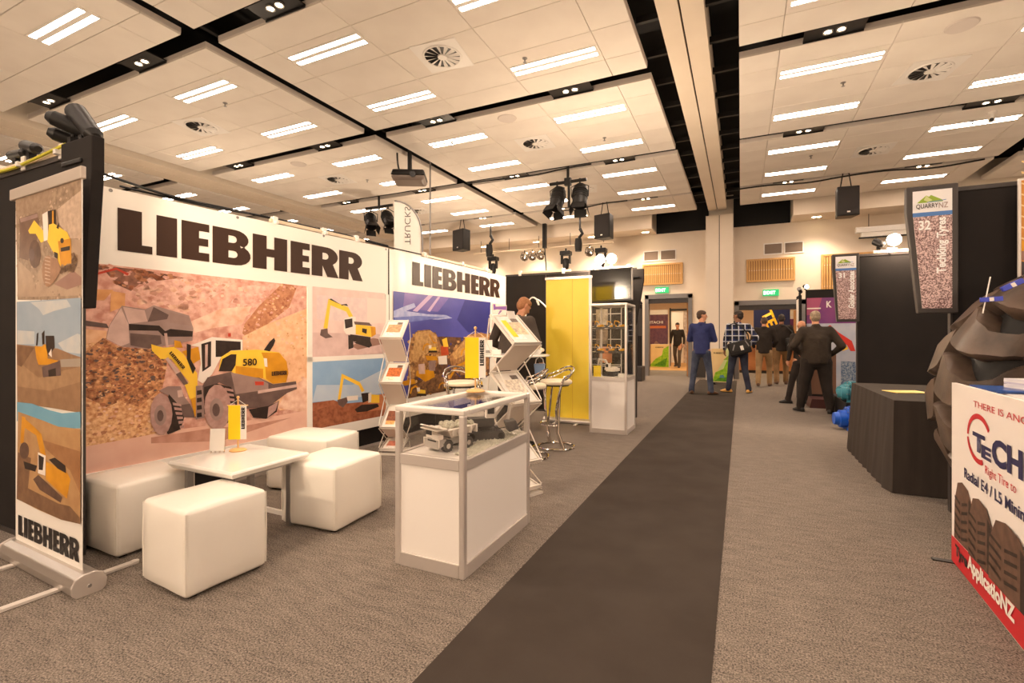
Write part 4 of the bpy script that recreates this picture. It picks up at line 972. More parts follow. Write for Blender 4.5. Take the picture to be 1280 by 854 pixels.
MB().box(.05, 1.85, .04, .5, 0, .1).build('plinth', M_TRIM, t)
t = board('foyer_notice', 'violet and gold poster beside the right hand door leaf', 'poster', 1.35, 19.9, .005, .75, 2.2, 'purple', layers=[
    ('signwhite', [(0, 0), (.75, 0), (.75, 2.), (0, 2.)]), ('purple', [(0, 1.0), (.75, 1.0), (.75, 1.9), (0, 1.9)]), ('amber', [(.05, 1.1), (.4, 1.2), (.6, 1.5), (.3, 1.5)]), ('redink', [(.3, .45), (.5, .4), (.42, .5), (.4, .6), (.32, .6)])])
# ------------------------------------------------------------------ partition walls of the left stand
def panel_wall(name, label, x0, y0, ang, widths, ht=2.38, thick=.045, rail=None, base_rail=False, m=None):
    t = thing(name, label, 'partition', (x0, y0, 0), ang)
    x = 0
    for wd in widths:
        MB().box(x + .006, x + wd - .006, 0.004, thick, 0.03, ht - .03).build('wall_panel', m or M_BLACK, t)
        MB().box(x - .006, x + .006, -.004, thick + .004, 0, ht).build('post', M_TRIM, t)
        x += wd
    MB().box(x - .006, x + .02, -.004, thick + .004, 0, ht).build('post', M_TRIM, t)
    MB().box(0, x, -.003, thick + .003, ht - .03, ht).build('top_rail', M_TRIM, t)
    MB().box(0, x, -.003, thick + .003, 0, .03).build('bottom_rail', M_ALU if base_rail else M_TRIM, t)
    return t


near_wall = panel_wall('partition_wall', 'near black partition wall behind the tall machinery roll-up banner', -7.56, 1.47, 0, [1.0, 1.0, 1.0, 1.02], 2.385)
angA, angB = 1.4915403, 1.5476121
wall_a = panel_wall('partition_wall', 'black partition wall carrying the large loader banner', -4.14 - .0277, 1.88 - .349, angA, [.35, .94, .94, .90], 2.37, base_rail=True)
wall_b = panel_wall('partition_wall', 'black partition wall carrying the blue night quarry banner', -3.88 - .04, 4.66, angB, [1.05, 1.05, 1.0], 2.37, base_rail=True)
wall_c = panel_wall('partition_wall', 'black end partition wall behind the yellow roll-up banner and the television', -3.80, 7.78, 0.02, [.76, .76, .76], 2.39)

# banners
ban_a = thing('wall_banner', 'large white banner with a yellow wheel loader picture and huge dark lettering', 'banner', (-4.10, 1.88, 0), angA)
MB().box(-.32, 2.795, -.010, -.004, .235, 2.365).build('sheet', M_BANNER, ban_a)
picture('print', [[k, [((-.30 if p[0] < -.02 else p[0]), p[1]) for p in pts]] for k, pts in PRINTS['banner_a']], ban_a, y0=-.0112, dy=-.00012, xmin=-.30, scatter={0: (120, .03, ['rockpink2', 'palerock']), 1: (70, .035, ['dirtband', 'earthdark', 'rockpink']), 2: (90, .035, ['palerock', 'rockpink', 'road2']), 3: (40, .03, ['palerock', 'rockpink']), 5: (80, .022, ['tanhill', 'earthred', 'rockpink']), 6: (110, .025, ['palerock', 'gravelorange']), 9: (190, .020, ['palerock', 'dirtband', 'tanhill']), 10: (150, .022, ['palerock', 'dirtband', 'tanhill']), 11: (420, .020, ['earthdark', 'gravelorange', 'dirtband', 'steeld'])})
pm = MB()
pm.box(1.655, 1.712, -.0240, -.0112, .235, 1.80)
pm.box(-.32, 2.795, -.0240, -.0112, .235, .345)
pm.box(1.655, 2.795, -.0240, -.0112, 1.035, 1.085)
pm.box(2.745, 2.795, -.0240, -.0112, .235, 1.80)
pm.build('white_border', M_BANNER, ban_a)
block_word(WORD, 1.921, 2.231, ban_a, M_INKBROWN, y=-.0125)
SMALLWORD = [(c, x0, x1) for c, x0, x1 in WORD]
block_word(WORD, 0, .34, ban_a, M_INKBROWN, y=-.0243, rot=-.85, box=(.40, 1.03, .515, 1.18))
block_word(WORD, 0, .34, ban_a, M_INKBROWN, y=-.0240, box=(1.266, .925, 1.425, .965))
text('580', ban_a, (.99, 1.032, 1.12, 1.096), M_INKBROWN, y=-.0240, bold=.02)
for s in (.03, .95, 1.86, 2.76):
    MB().lathe([(.0, 0), (.004, 0), (.012, .002), (.013, .0)], 10).xf(Matrix.Translation((s, -.0105, 2.345)) @ Matrix.Rotation(PI / 2, 4, 'X')).build('eyelet', M_GREYM, ban_a)
ban_b = thing('wall_banner', 'white banner with a blue night quarry picture and dark lettering', 'banner', (-3.88, 4.66, 0), angB)
wv = MB()
NX, NZ = 64, 12
for i in range(NX + 1):
    for j in range(NZ + 1):
        s, z = .03 + 3.10 * i / NX, .26 + 2.10 * j / NZ
        wv.v.append((s, -.012 + .0035 * math.sin(s * 23 + .5 * math.sin(z * 3)) * (1 if s < .45 or s > 2.6 else .25), z))
for i in range(NX):
    for j in range(NZ):
        a = i * (NZ + 1) + j
        wv.f.append((a, a + NZ + 1, a + NZ + 2, a + 1)); wv.m.append(0)
wv.build('sheet', M_BANNER, ban_b, smooth=True)
picture('print', PRINTS['banner_b'], ban_b, y0=-.0165, dy=-.00012, scatter={7: (170, .06, ['quarry', 'quarrydark', 'quarrylight', 'nightdark']), 8: (90, .05, ['quarrylight', 'quarrydark']), 10: (90, .05, ['quarrylight', 'quarrydark'])})
k = (2.881 - .465) / (2.392 - .07)
block_word([(c, .465 + (a - .07) * k, .465 + (b - .07) * k) for c, a, b in WORD], 1.962, 2.265, ban_b, M_INKBROWN, y=-.0185)


# lighting rails, lamps and cables along the tops
def rail(name, label, parent_loc, ang, x0, x1, z, clips):
    t = thing(name, label, 'rail', parent_loc, ang)
    MB().box(x0, x1, -.012, .022, z, z + .035).build('rail_body', mat('cream_rail', (226, 206, 178), .45), t, bevel=.004)
    for c in clips:
        MB().box(c, c + .05, -.02, .03, z - .03, z + .06).box(c + .01, c + .04, -.05, -.02, z - .012, z + .018).build('clamp', M_WMETAL, t, bevel=.003)
    return t


def cable(name, label, pts, r, m):
    # smooth a polyline a little
    P = [Vector(p) for p in pts]
    for _ in range(2):
        Q = [P[0]]
        for a, b in zip(P, P[1:]):
            Q += [a.lerp(b, .25), a.lerp(b, .75)]
        P = Q + [P[-1]]
    o = MB().tube(P, r, 6).build(name, m, smooth=True)
    return tag(o, label, 'cable')


rail('lighting_rail', 'cream lighting rail clamped on the near black partition wall', (-4.9, 1.48, 0), 0, 0, 1.5, 2.39, (.35, .72, 1.2))
rail('lighting_rail', 'cream lighting rail clamped along the top of the loader banner', (-4.12, 1.88, 0), angA, 1.28, 2.45, 2.375, (1.3, 1.86, 2.3))
rail('lighting_rail', 'cream lighting rail clamped along the top of the night quarry banner', (-3.9, 4.66, 0), angB, .72, 2.65, 2.375, (.75, 1.7, 2.4))
rail('lighting_rail', 'cream lighting rail on the end wall above the yellow roll-up banner', (-3.75, 7.79, 0), 0.02, .1, 1.15, 2.39, (.2, 1.0))
rail('lighting_rail', 'cream lighting rail on the end wall above the television', (-3.75, 7.79, 0), 0.02, 1.5, 2.2, 2.39, (1.55, 2.1))


def arm_lamp(loc, aim, label, lit=True, length=.2, r=.05, watts=None, up=.16):
    """clamp-on arm spotlight: bracket, arm and cylinder head aimed along aim"""
    t = thing('arm_spotlight', label, 'spotlight', loc)
    a = Vector(aim).normalized()
    h = Vector((0, 0, up))
    MB().box(-.02, .02, -.02, .02, -.01, .05).build('bracket', M_BLACKM, t)
    MB().tube([(0, 0, .03), tuple(h * .6), tuple(h)], .011, 8).build('arm', M_BLACKM, t, smooth=True)
    hd = MB()
    b0, b1 = h - a * length * .55, h + a * length * .45
    hd.cyl(b0, b1, r * .86, r, 16, caps=False)
    hd.cyl(b0 - a * .03, b0, r * .5, r * .86, 16)
    head = hd.build('lamp_head', M_BLACKM, t, smooth=True)
    rot = a.to_track_quat('Z', 'Y').to_matrix().to_4x4()
    MB().lathe([(0, 0), (r * .95, .004)], 16).xf(Matrix.Translation(h + a * (length * .45 - .004)) @ rot).build('lens', M_LAMPGLOW if lit else M_GREYM, t)
    if watts:
        ld = bpy.data.lights.new('spot_light', 'SPOT')
        ld.energy = watts
        ld.color = FLOOD_COLOR
        ld.spot_size = 2.2
        ld.spot_blend = .7
        ld.shadow_soft_size = .05
        lo = bpy.data.objects.new('light', ld)
        COL.objects.link(lo)
        lo.parent = t
        lo.location = h + a * (length * .45 + .03)
        lo.rotation_euler = (-a).to_track_quat('Z', 'Y').to_euler()
    return t


def flood(loc, label, aim, watts=FLOOD_WATTS):
    """bare halogen flood on a short arm: bulb bowl, glowing lens and its own light"""
    t = thing('flood_lamp', label, 'lamp', loc)
    a = Vector(aim).normalized()
    h = Vector((0, 0, .13))
    rot = a.to_track_quat('Z', 'Y').to_matrix().to_4x4()
    MB().box(-.025, .025, -.025, .025, -.02, .02).build('clamp', M_WMETAL, t, bevel=.004)
    MB().tube([(0, 0, .01), tuple(h * .5 - a * .08), tuple(h - a * .085)], .009, 8).build('arm', M_ALU, t, smooth=True)
    MB().lathe([(.02, -.09), (.055, -.07), (.078, -.02), (.082, 0), (.076, 0), (.05, -.06), (.0, -.075)], 20).xf(Matrix.Translation(h) @ rot).build('reflector', M_ALU, t, smooth=True)
    MB().sphere((0, 0, 0), (.062, .062, .05), 16, 10).xf(Matrix.Translation(h) @ rot).build('bulb', M_LAMPGLOW, t, smooth=True)
    ld = bpy.data.lights.new('flood_light', 'POINT')
    ld.energy = watts
    ld.color = FLOOD_COLOR
    ld.shadow_soft_size = .07
    lo = bpy.data.objects.new('light', ld)
    COL.objects.link(lo)
    lo.parent = t
    lo.location = h + a * .15
    return t


arm_lamp((-3.50, 1.50, 2.43), (-.75, 0, .66), 'large black arm spotlight at the aisle end of the near partition wall', False, .26, .055, up=.13)
arm_lamp((-3.60, 1.49, 2.43), (.5, .7, -.3), 'black arm spotlight turned towards the loader banner beside the large one', True, .17, .05, 80, up=.12)
arm_lamp((-3.68, 1.52, 2.43), (.4, .9, -.25), 'second black arm spotlight turned to the loader banner on the near wall', True, .15, .045, 80, up=.06)
arm_lamp((-4.12, 1.49, 2.43), (-.9, .1, .25), 'black arm spotlight pointing outwards from the middle of the near rail', False, .2, .04, up=.08)
arm_lamp((-4.30, 1.49, 2.43), (-.9, .1, .1), 'black arm spotlight lying flat at the left end of the near rail', False, .24, .035, up=.06)
cable('power_cable', 'yellow green power cable along the near lighting rail', [(-4.75, 1.46, 2.42), (-4.4, 1.45, 2.385), (-4.2, 1.455, 2.39), (-3.95, 1.45, 2.40), (-3.6, 1.455, 2.43)], .010, mat('lime_cable', (208, 200, 60), .5))
cable('power_cable', 'dark power cable draped along the top of the loader banner', [(-4.16, 1.9, 2.47), (-4.12, 2.3, 2.41), (-4.1, 2.9, 2.43), (-4.03, 3.4, 2.42), (-3.99, 3.9, 2.43), (-3.9, 4.7, 2.40)], .011, M_BLACK2)
cable('power_cable', 'second dark cable running along the loader banner top', [(-4.16, 2.0, 2.41), (-4.1, 2.7, 2.40), (-4.05, 3.2, 2.44), (-3.94, 4.6, 2.395), (-3.9, 5.4, 2.40)], .009, M_BLACK2)
cable('power_cable', 'white cable looped on the black end wall above the man', [(-3.42, 7.768, 1.45), (-3.40, 7.768, 1.82), (-3.30, 7.768, 1.99), (-3.18, 7.768, 1.93), (-3.15, 7.768, 1.8), (-3.22, 7.768, 1.96), (-3.08, 7.768, 1.86), (-2.9, 7.768, 1.66), (-2.6, 7.768, 1.6), (-2.3, 7.768, 1.62)], .014, M_WMETAL)
flood((-2.09, 7.80, 2.425), 'left glowing flood lamp above the television', (-.1, -.95, -.1))
flood((-1.90, 7.80, 2.425), 'right glowing flood lamp above the television', (.1, -.95, -.1))


# ------------------------------------------------------------------ hanging stand signs (tapered boxes)
def stand_sign(label, x_in, y, z0, z1, wtop, wbot, thick=.06, number=None, title=None, back=False, loc_rot=0):
    """vertical inner edge at x_in, slanted outer edge towards -x (back: towards +x)"""
    t = thing('stand_sign', label, 'sign', (x_in, y, z0))
    s = 1 if back else -1
    h = z1 - z0
    poly = [(0, 0), (s * wbot, 0), (s * wtop, h * .80), (s * wtop, h), (0, h)]
    MB().prism(poly, 0, thick).build('sign_box', M_TRIM if not back else M_BLACK, t, bevel=.006)
    if back:
        MB().box(.03, .24, -.012, 0, h - .14, h - .115).build('handle_slot', M_BLACK2, t, bevel=.004)
        return t
    f = .036
    pr = [('gravelprint', [(-f, f), (-wbot + f * .6, f), (-wtop + f, h * .8 - .005), (-wtop + f, h - f), (-f, h - f)]),
          ('signwhite', [(-f, h - .205), (-wtop + f, h - .205), (-wtop + f, h - f), (-f, h - f)]),
          ('signblue', [(-f, h - .225), (-wtop + f, h - .225), (-wtop + f, h - .195), (-f, h - .195)]),
          ('green', [(-wtop + .06, h - .125), (-wtop + .115, h - .072), (-wtop + .13, h - .084), (-wtop + .142, h - .072), (-wtop + .21, h - .115), (-wtop + .21, h - .125)]),
          ('greenl', [(-wtop + .115, h - .072), (-wtop + .10, h - .105), (-wtop + .125, h - .122), (-wtop + .15, h - .11), (-wtop + .128, h - .09)]),
          ('signblue', [(-wtop + .12, h - .122), (-.07, h - .112), (-.07, h - .116), (-wtop + .12, h - .127)])]
    picture('print', pr, t, y0=-.003)
    MB().prism([(-f, f), (-wbot + f * .6, f), (-wtop + f, h * .8 - .005), (-wtop + f, h - f), (-f, h - f)], -.0025, .0).build('light_panel', M_PAPER, t)
    text('QUARRY', t, (-wtop + .055, h - .172, -.115, h - .133), INK['signgrey'], y=-.0062, bold=.012)
    text('NZ', t, (-.112, h - .172, -.06, h - .133), INK['steel'], y=-.0062)
    text(number, t, (-wtop + .07, h - .325, -wtop + .14, h - .255), mat('bright_white_ink', (254, 254, 254), .4), y=-.0066, bold=.03)
    text(title, t, (-.125, h - .235 - .41 * (len(title) / 14), -.056, h - .24), mat('bright_white_ink', (254, 254, 254), .4), y=-.0066, rot=PI / 2, bold=.03)
    return t


stand_sign('black back of the tapered stand sign above the machinery roll-up', -3.53, 1.405, 1.455, 2.40, .335, .25, back=True)
stand_sign('black back of the tapered stand sign beside the television', -1.70, 7.768, 1.47, 2.36, .32, .20, back=True)

# ------------------------------------------------------------------ machinery roll-up banner (near left)
angC = -.0425
ru = thing('rollup_banner', 'tall roll-up banner with three yellow machinery pictures on a silver base', 'banner', (-3.87, 1.33, 0), angC)
prof = [(-.05, .0), (.05, .0), (.066, .018), (.07, .055), (.055, .09), (.02, .105), (-.02, .105), (-.055, .09), (-.07, .055), (-.066, .018)]
MB().prism(prof, -.005, .90, 'yz').build('base_cassette', M_ALUS, ru, bevel=.006)
cap = MB().prism([(a * 1.06, b * 1.05) for a, b in prof], .90, .915, 'yz').build('end_cap', M_ALU, ru, bevel=.004)
MB().prism([(a * 1.06, b * 1.05) for a, b in prof], -.02, -.005, 'yz').build('end_cap', M_ALU, ru, bevel=.004)
MB().lathe([(0, .003), (.008, .003), (.010, 0)], 8, (.915, 0, .045), axis='x').build('screw', M_GREYM, cap)
for x in (.17, .73):
    f = MB()
    f.box(x - .02, x + .02, -.30, .28, 0.003, .016)
    f.lathe([(0, .018), (.02, .018), (.02, .003), (0, .003)], 12, (x, -.30, 0)).lathe([(0, .018), (.02, .018), (.02, .003), (0, .003)], 12, (x, .28, 0))
    f.build('foot', mat('silver_foot', (236, 228, 220), .4, .3), ru)
MB().box(.008, .838, -.0015, .0015, .06, 2.10).build('sheet', M_BANNER, ru)
picture('print', [[k, [(max(.012, min(.836, p[0])), max(.07, min(2.10, p[1]))) for p in pts]] for k, pts in PRINTS['rollup']], ru, y0=-.0025, dy=-.00012, xmin=.012, xmax=.836, scatter={0: (260, .02, ['rockpale', 'rockgrey2']), 2: (60, .015, ['rockgrey']), 20: (60, .03, ['earthpale', 'earthdark2'])})
block_word([(c, .03 + a * .328, .03 + b * .328) for c, a, b in WORD], .14, .255, ru, M_INKBLACK, y=-.0045)
MB().box(-.05, .85, -.012, .012, 2.10, 2.165).build('top_rail', mat('dull_silver', (196, 184, 172), .45, .3), ru, bevel=.005)
MB().cyl((.45, .03, .08), (.45, .02, 2.12), .011).build('support_pole', M_GREYM, ru, smooth=True)

# yellow roll-up
yr = thing('rollup_banner', 'plain yellow roll-up banner in front of the black end wall', 'banner', (-2.70, 6.90, 0), .02)
MB().prism([(-.09, 0.01), (.09, 0.01), (.09, .03), (.05, .075), (-.05, .075), (-.09, .05)], -.01, .74, 'yz').build('base_cassette', M_ALUS, yr, bevel=.005)
for x in (.2, .52):
    MB().box(x - .02, x + .02, -.2, .18, 0.0, .014).build('foot', mat('silver_foot', (236, 228, 220), .4, .3), yr, bevel=.004)
MB().box(.015, .68, -.0015, .0015, .07, 2.15).build('sheet', M_YELBAN, yr)
MB().box(.68, .725, -.0015, .0015, .07, 2.15).build('white_strip', M_BANNER, yr)
MB().box(.43, .434, -.0035, -.0015, .07, 2.15).build('fold_line', mat('ochre', (222, 168, 40), .5), yr)
MB().box(.0, .735, -.012, .012, 2.15, 2.19).build('top_rail', M_ALUS, yr, bevel=.004)
MB().cyl((.36, .025, .07), (.36, .02, 2.16), .011).build('support_pole', M_GREYM, yr, smooth=True)

# ------------------------------------------------------------------ television on the end wall
tv = thing('television', 'black flat television with a dark screen above the tall cabinet', 'television', (-2.19, 7.56, 1.845), -.04)
MB().box(0, .68, 0, .05, 0, .52).build('housing', M_BLACK2, tv, bevel=.006)
MB().box(.018, .662, -.002, .001, .032, .502).build('screen', M_SCREEN, tv)
MB().box(.665, .684, -.004, .03, 0.02, .50).build('side_trim', M_GREYM, tv)
MB().box(.25, .43, .05, .235, .16, .36).build('wall_bracket', M_BLACKM, tv)

# ------------------------------------------------------------------ cube stools
def cube_stool(label, x, y, rot, sx, sy, h):
    N = 10
    verts, faces, index = [], [], {}
    R = .028
    hx, hy, hz = sx / 2, sy / 2, h / 2

    def vert(p):
        k = (round(p[0], 4), round(p[1], 4), round(p[2], 4))
        if k in index:
            return index[k]
        q = Vector((p[0] * hx, p[1] * hy, p[2] * hz))
        inner = Vector((max(-hx + R, min(hx - R, q.x)), max(-hy + R, min(hy - R, q.y)), max(-hz + R, min(hz - R, q.z))))
        d = q - inner
        if d.length > 1e-6:
            q = inner + d.normalized() * R
        bul = (1 - p[0] ** 2) * (1 - p[1] ** 2) * .016 * (1 if p[2] > .9 else 0)
        q.z += bul
        side = .008 * (1 - p[2] ** 2)
        if abs(p[0]) > .99:
            q.x += math.copysign(side * (1 - p[1] ** 2), p[0])
        if abs(p[1]) > .99:
            q.y += math.copysign(side * (1 - p[0] ** 2), p[1])
        q += Vector((math.sin(q.z * 31 + q.y * 17), math.sin(q.x * 27 + q.z * 13), math.sin(q.x * 19 + q.y * 23))) * .0016
        q.z += hz
        index[k] = len(verts)
        verts.append(tuple(q))
        return index[k]
    ts = [-1 + 2 * i / N for i in range(N + 1)]
    ts[0:2] = [-1, -1 + .10]
    ts[-2:] = [1 - .10, 1]
    ts = sorted(set(ts + [-1 + .05, 1 - .05]))
    n = len(ts) - 1
    for ax in range(3):
        for sg in (-1, 1):
            for i in range(n):
                for j in range(n):
                    ids = []
                    for a, b in ((ts[i], ts[j]), (ts[i + 1], ts[j]), (ts[i + 1], ts[j + 1]), (ts[i], ts[j + 1])):
                        p = [0, 0, 0]
                        p[ax] = sg
                        p[(ax + 1) % 3] = a
                        p[(ax + 2) % 3] = b
                        ids.append(vert(p))
                    faces.append(tuple(ids if sg > 0 else reversed(ids)))
    t = thing('cube_stool', label, 'stool', (x, y, 0.012), rot, 'white cube stools around the low table')
    b = MB()
    b.v, b.f, b.m = verts, faces, [0] * len(faces)
    b.build('upholstery', M_VINYL, t, smooth=True)
    for sxx in (-1, 1):
        for syy in (-1, 1):
            MB().tube([(sxx * (hx - .006), syy * (hy - .006), .02), (sxx * (hx - .004), syy * (hy - .004), h * .5), (sxx * (hx - .006), syy * (hy - .006), h - .015)], .0035, 6).build('corner_seam', M_VINYL, t, smooth=True)
            MB().box(sxx * (hx - .05) - .02, sxx * (hx - .05) + .02, syy * (hy - .05) - .02, syy * (hy - .05) + .02, -.012, .006).build('foot', M_BLACK2, t)
    return t


def corner_stool(label, front, left, right, h):
    f, l, r = Vector(front), Vector(left), Vector(right)
    ex, ey = (r - f), (l - f)
    ang = math.atan2(ex.y, ex.x)
    c = f + ex / 2 + ey / 2
    return cube_stool(label, c.x, c.y, ang, ex.length, ey.length, h)


corner_stool('white cube stool nearest the camera in front of the low table', (-2.44, 1.445), (-2.86, 1.475), (-2.41, 1.875), .43)
corner_stool('white cube stool at the right end of the low table', (-2.40, 2.30), (-2.86, 2.40), (-2.43, 2.79), .425)
corner_stool('white cube stool just right of the machinery roll-up', (-3.26, 1.545), (-3.70, 1.56), (-3.25, 1.99), .42)
corner_stool('white cube stool behind the low table against the banner', (-3.05, 2.77), (-3.62, 2.95), (-3.12, 3.22), .44)

# low table
lt = thing('low_table', 'low white coffee table on grey metal legs between the cube stools', 'table', (-2.995, 2.135, 0), .0)
top = MB()
a, b_, z0, z1 = .315, .285, .455, .50
top.v = [(-a * .93, -b_ * .93, z0), (a * .93, -b_ * .93, z0), (a * .93, b_ * .93, z0), (-a * .93, b_ * .93, z0),
         (-a, -b_, z0 + .03), (a, -b_, z0 + .03), (a, b_, z0 + .03), (-a, b_, z0 + .03),
         (-a + .01, -b_ + .01, z1), (a - .01, -b_ + .01, z1), (a - .01, b_ - .01, z1), (-a + .01, b_ - .01, z1)]
top.f = [(0, 3, 2, 1), (8, 9, 10, 11)] + [(i + o, (i + 1) % 4 + o, (i + 1) % 4 + 4 + o, i + 4 + o) for o in (0, 4) for i in range(4)]
top.m = [0] * len(top.f)
top.build('table_top', M_WGLOSS, lt, bevel=.004)
for sx in (-1, 1):
    for sy in (-1, 1):
        MB().box(sx * .20 - .018, sx * .20 + .018, sy * .215 - .018, sy * .215 + .018, 0, .455).build('leg', M_GREYM, lt)
MB().box(-.235, .235, .205, .228, .06, .09).box(-.235, .235, -.226, -.204, .06, .09).build('stretcher', M_WMETAL, lt)
MB().box(-.235, .235, -.215, .215, .43, .455).build('under_frame', M_GREYM, lt)


def table_flag(label, x, y, z, rot, s=1.0):
    t = thing('table_flag', label, 'flag', (x, y, z), rot)
    W = mat('flag_stand_wood', (226, 178, 112), .4)
    MB().lathe([(0, 0), (.068 * s, 0), (.07 * s, .006), (.055 * s, .016 * s), (.015 * s, .024 * s), (0, .024 * s)], 24).build('base', W, t, smooth=True)
    MB().cyl((0, 0, .02 * s), (0, 0, .46 * s), .0055).build('pole', W, t, smooth=True)
    MB().sphere((0, 0, .465 * s), .012 * s, 12, 8).build('finial', W, t, smooth=True)
    MB().cyl((-.085 * s, -.004, .395 * s), (.085 * s, -.004, .395 * s), .004).build('crossbar', W, t, smooth=True)
    MB().tube([(-.07 * s, -.004, .395 * s), (0, 0, .445 * s), (.07 * s, -.004, .395 * s)], .0016, 5).build('cord', M_PAPER, t)
    MB().box(-.075 * s, .025 * s, -.010, -.008, .10 * s, .395 * s).build('yellow_field', mat('flag_yellow', (252, 222, 20), .5), t)
    MB().box(.025 * s, .075 * s, -.010, -.008, .10 * s, .395 * s).build('white_field', M_PAPER, t)
    block_word(WORD, 0, .34, t, M_INKBLACK, y=-.0112, rot=PI / 2, box=(.032 * s, .19 * s, .062 * s, .378 * s))
    return t


table_flag('small yellow and white table flag on the low white table', -3.17, 2.235, .50, .55, .80)
table_flag('yellow and white table flag standing on the glass showcase', -1.70, 2.99, .905, .52, .97)
lh = thing('leaflet_holder', 'small white leaflet card in a footed holder on the low table', 'card holder', (-3.235, 2.13, .50), .55)
MB().obox((0, 0, .09), (.095, .004, .15), (-.1, 0, 0)).build('card', M_PAPER, lh)
MB().obox((0, .014, .085), (.10, .003, .13), (-.1, 0, 0)).build('holder', M_GLASS2, lh)
MB().obox((-.015, -.0065, .022), (.03, .001, .006), (-.1, 0, 0)).build('print_line', M_INKBLACK, lh)
for k in range(4):
    MB().cyl((-.042 + k * .028, .002, 0), (-.042 + k * .028, .002, .02), .006, n=8).build('foot', M_CHROME, lh)
# ------------------------------------------------------------------ glass showcase with the models
SX0, SX1, SY0, SY1 = -1.785, -1.325, 2.21, 3.10
sc = thing('glass_showcase', 'waist high white glass showcase with silver posts nearest the aisle', 'showcase', ((SX0 + SX1) / 2, (SY0 + SY1) / 2, 0))
hx, hy = (SX1 - SX0) / 2, (SY1 - SY0) / 2
for sx in (-1, 1):
    for sy in (-1, 1):
        MB().box(sx * hx - (.036 if sx > 0 else 0), sx * hx + (0 if sx > 0 else .036), sy * hy - (.036 if sy > 0 else 0), sy * hy + (0 if sy > 0 else .036), 0, .875).build('post', M_ALU, sc, bevel=.008)
for z0, z1 in ((0, .075), (.575, .635)):
    for q in ((-hx + .036, hx - .036, -hy + .002, -hy + .03), (-hx + .036, hx - .036, hy - .03, hy - .002), (-hx + .002, -hx + .03, -hy + .036, hy - .036), (hx - .03, hx - .002, -hy + .036, hy - .036)):
        MB().box(*q, z0, z1).build('rail', M_ALU, sc, bevel=.003)
tr = MB()
tr.box(-hx, hx, -hy, -hy + .055, .872, .905).box(-hx, hx, hy - .055, hy, .872, .905).box(-hx, -hx + .055, -hy + .055, hy - .055, .872, .905).box(hx - .055, hx, -hy + .055, hy - .055, .872, .905)
tr.build('top_frame', mat('pale_top_frame', (236, 228, 220), .3, .2), sc, bevel=.008)
for nm, args in (('front_panel', (-hx + .036, hx - .036, -hy + .012, -hy + .022)), ('rear_panel', (-hx + .036, hx - .036, hy - .022, hy - .012))):
    MB().box(*args, .075, .575).build('panel', M_WLAM, sc)
MB().box(hx - .022, hx - .012, -hy + .036, hy - .036, .075, .575).build('panel', M_WLAM, sc)
MB().box(-hx + .012, -hx + .022, -hy + .036, hy - .036, .075, .575).build('panel', M_WLAM, sc)
MB().box(-hx + .03, hx - .03, -hy + .03, hy - .03, .60, .628).build('display_deck', M_WLAM, sc)
for args in ((-hx + .036, hx - .036, -hy + .014, -hy + .019, .635, .872), (-hx + .036, hx - .036, hy - .019, hy - .014, .635, .872), (hx - .019, hx - .014, -hy + .036, hy - .036, .635, .872),
             (-hx + .014, -hx + .019, -hy + .036, hy - .036, .635, .872), (-hx + .05, hx - .05, -hy + .05, hy - .05, .884, .889)):
    MB().box(*args).build('glass_pane', M_GLASS, sc)


def wheel(parent, c, r, wd, m=M_TOYG, hub=M_TOYW, axis='x', name='wheel'):
    b = MB().lathe([(r * .45, -wd / 2), (r * .9, -wd / 2), (r, -wd * .35), (r, wd * .35), (r * .9, wd / 2), (r * .45, wd / 2)], 18, c, 0, axis)
    b.lathe([(0, -wd * .4), (r * .5, -wd * .4), (r * .5, wd * .4), (0, wd * .4)], 12, c, 1, axis)
    for k in range(14):
        a = 2 * PI * k / 14
        if axis == 'x':
            b.obox((c[0], c[1] + r * math.cos(a), c[2] + r * math.sin(a)), (wd * .9, .006, .008), (a, 0, 0))
    return b.build(name, [m, hub], parent, smooth=True)


# mining dump truck model (body along local y, facing -y)
dt = thing('model_dump_truck', 'white and grey mining dump truck model loaded with stones inside the showcase', 'model', (-1.575, 2.47, .628), -.35)
for sx in (-.062, .062):
    wheel(dt, (sx * 1.05, -.075, .034), .034, .03)
    wheel(dt, (sx, .075, .034), .034, .042)
bed = MB()
bed.hexa([(-.06, -.04, .075), (.06, -.04, .075), (.055, .11, .085), (-.055, .11, .085)], [(-.085, -.085, .125), (.085, -.085, .125), (.08, .15, .135), (-.08, .15, .135)])
bed.box(-.085, .085, -.16, -.08, .128, .136).hexa([(-.085, -.09, .12), (.085, -.09, .12), (.085, -.08, .12), (-.085, -.08, .12)], [(-.085, -.165, .15), (.085, -.165, .15), (.085, -.155, .155), (-.085, -.155, .155)])
for k in range(5):
    bed.box(-.088, .088, -.05 + k * .045, -.042 + k * .045, .09, .13)
bed.build('dump_bed', M_TOYW, dt, bevel=.002)
fr = MB().box(-.035, .035, -.13, .12, .03, .07).box(-.075, .075, -.135, -.09, .035, .075).box(-.07, .07, -.14, -.135, .02, .06)
fr.build('chassis', mat('model_pale_grey', (176, 170, 164), .45), dt, bevel=.002)
cb = MB().box(-.07, -.005, -.13, -.07, .075, .125).box(.0, .065, -.135, -.1, .07, .1)
cbo = cb.build('cab', M_TOYW, dt, bevel=.003)
MB().box(-.066, -.01, -.1315, -.13, .092, .118).box(-.0715, -.07, -.122, -.078, .092, .118).build('window', M_BLACK2, cbo)
MB().box(-.04, .04, -.1375, -.1355, .038, .068).build('radiator_grille', M_BLACKM, dt)
ld = MB()
rnd = random.Random(3)
for k in range(46):
    ld.sphere((rnd.uniform(-.065, .065), rnd.uniform(-.06, .125), .132 + rnd.uniform(0, .02)), rnd.uniform(.009, .016), 6, 4)
tag(ld.build('stone_load', M_STONE, dt), kind='stuff')
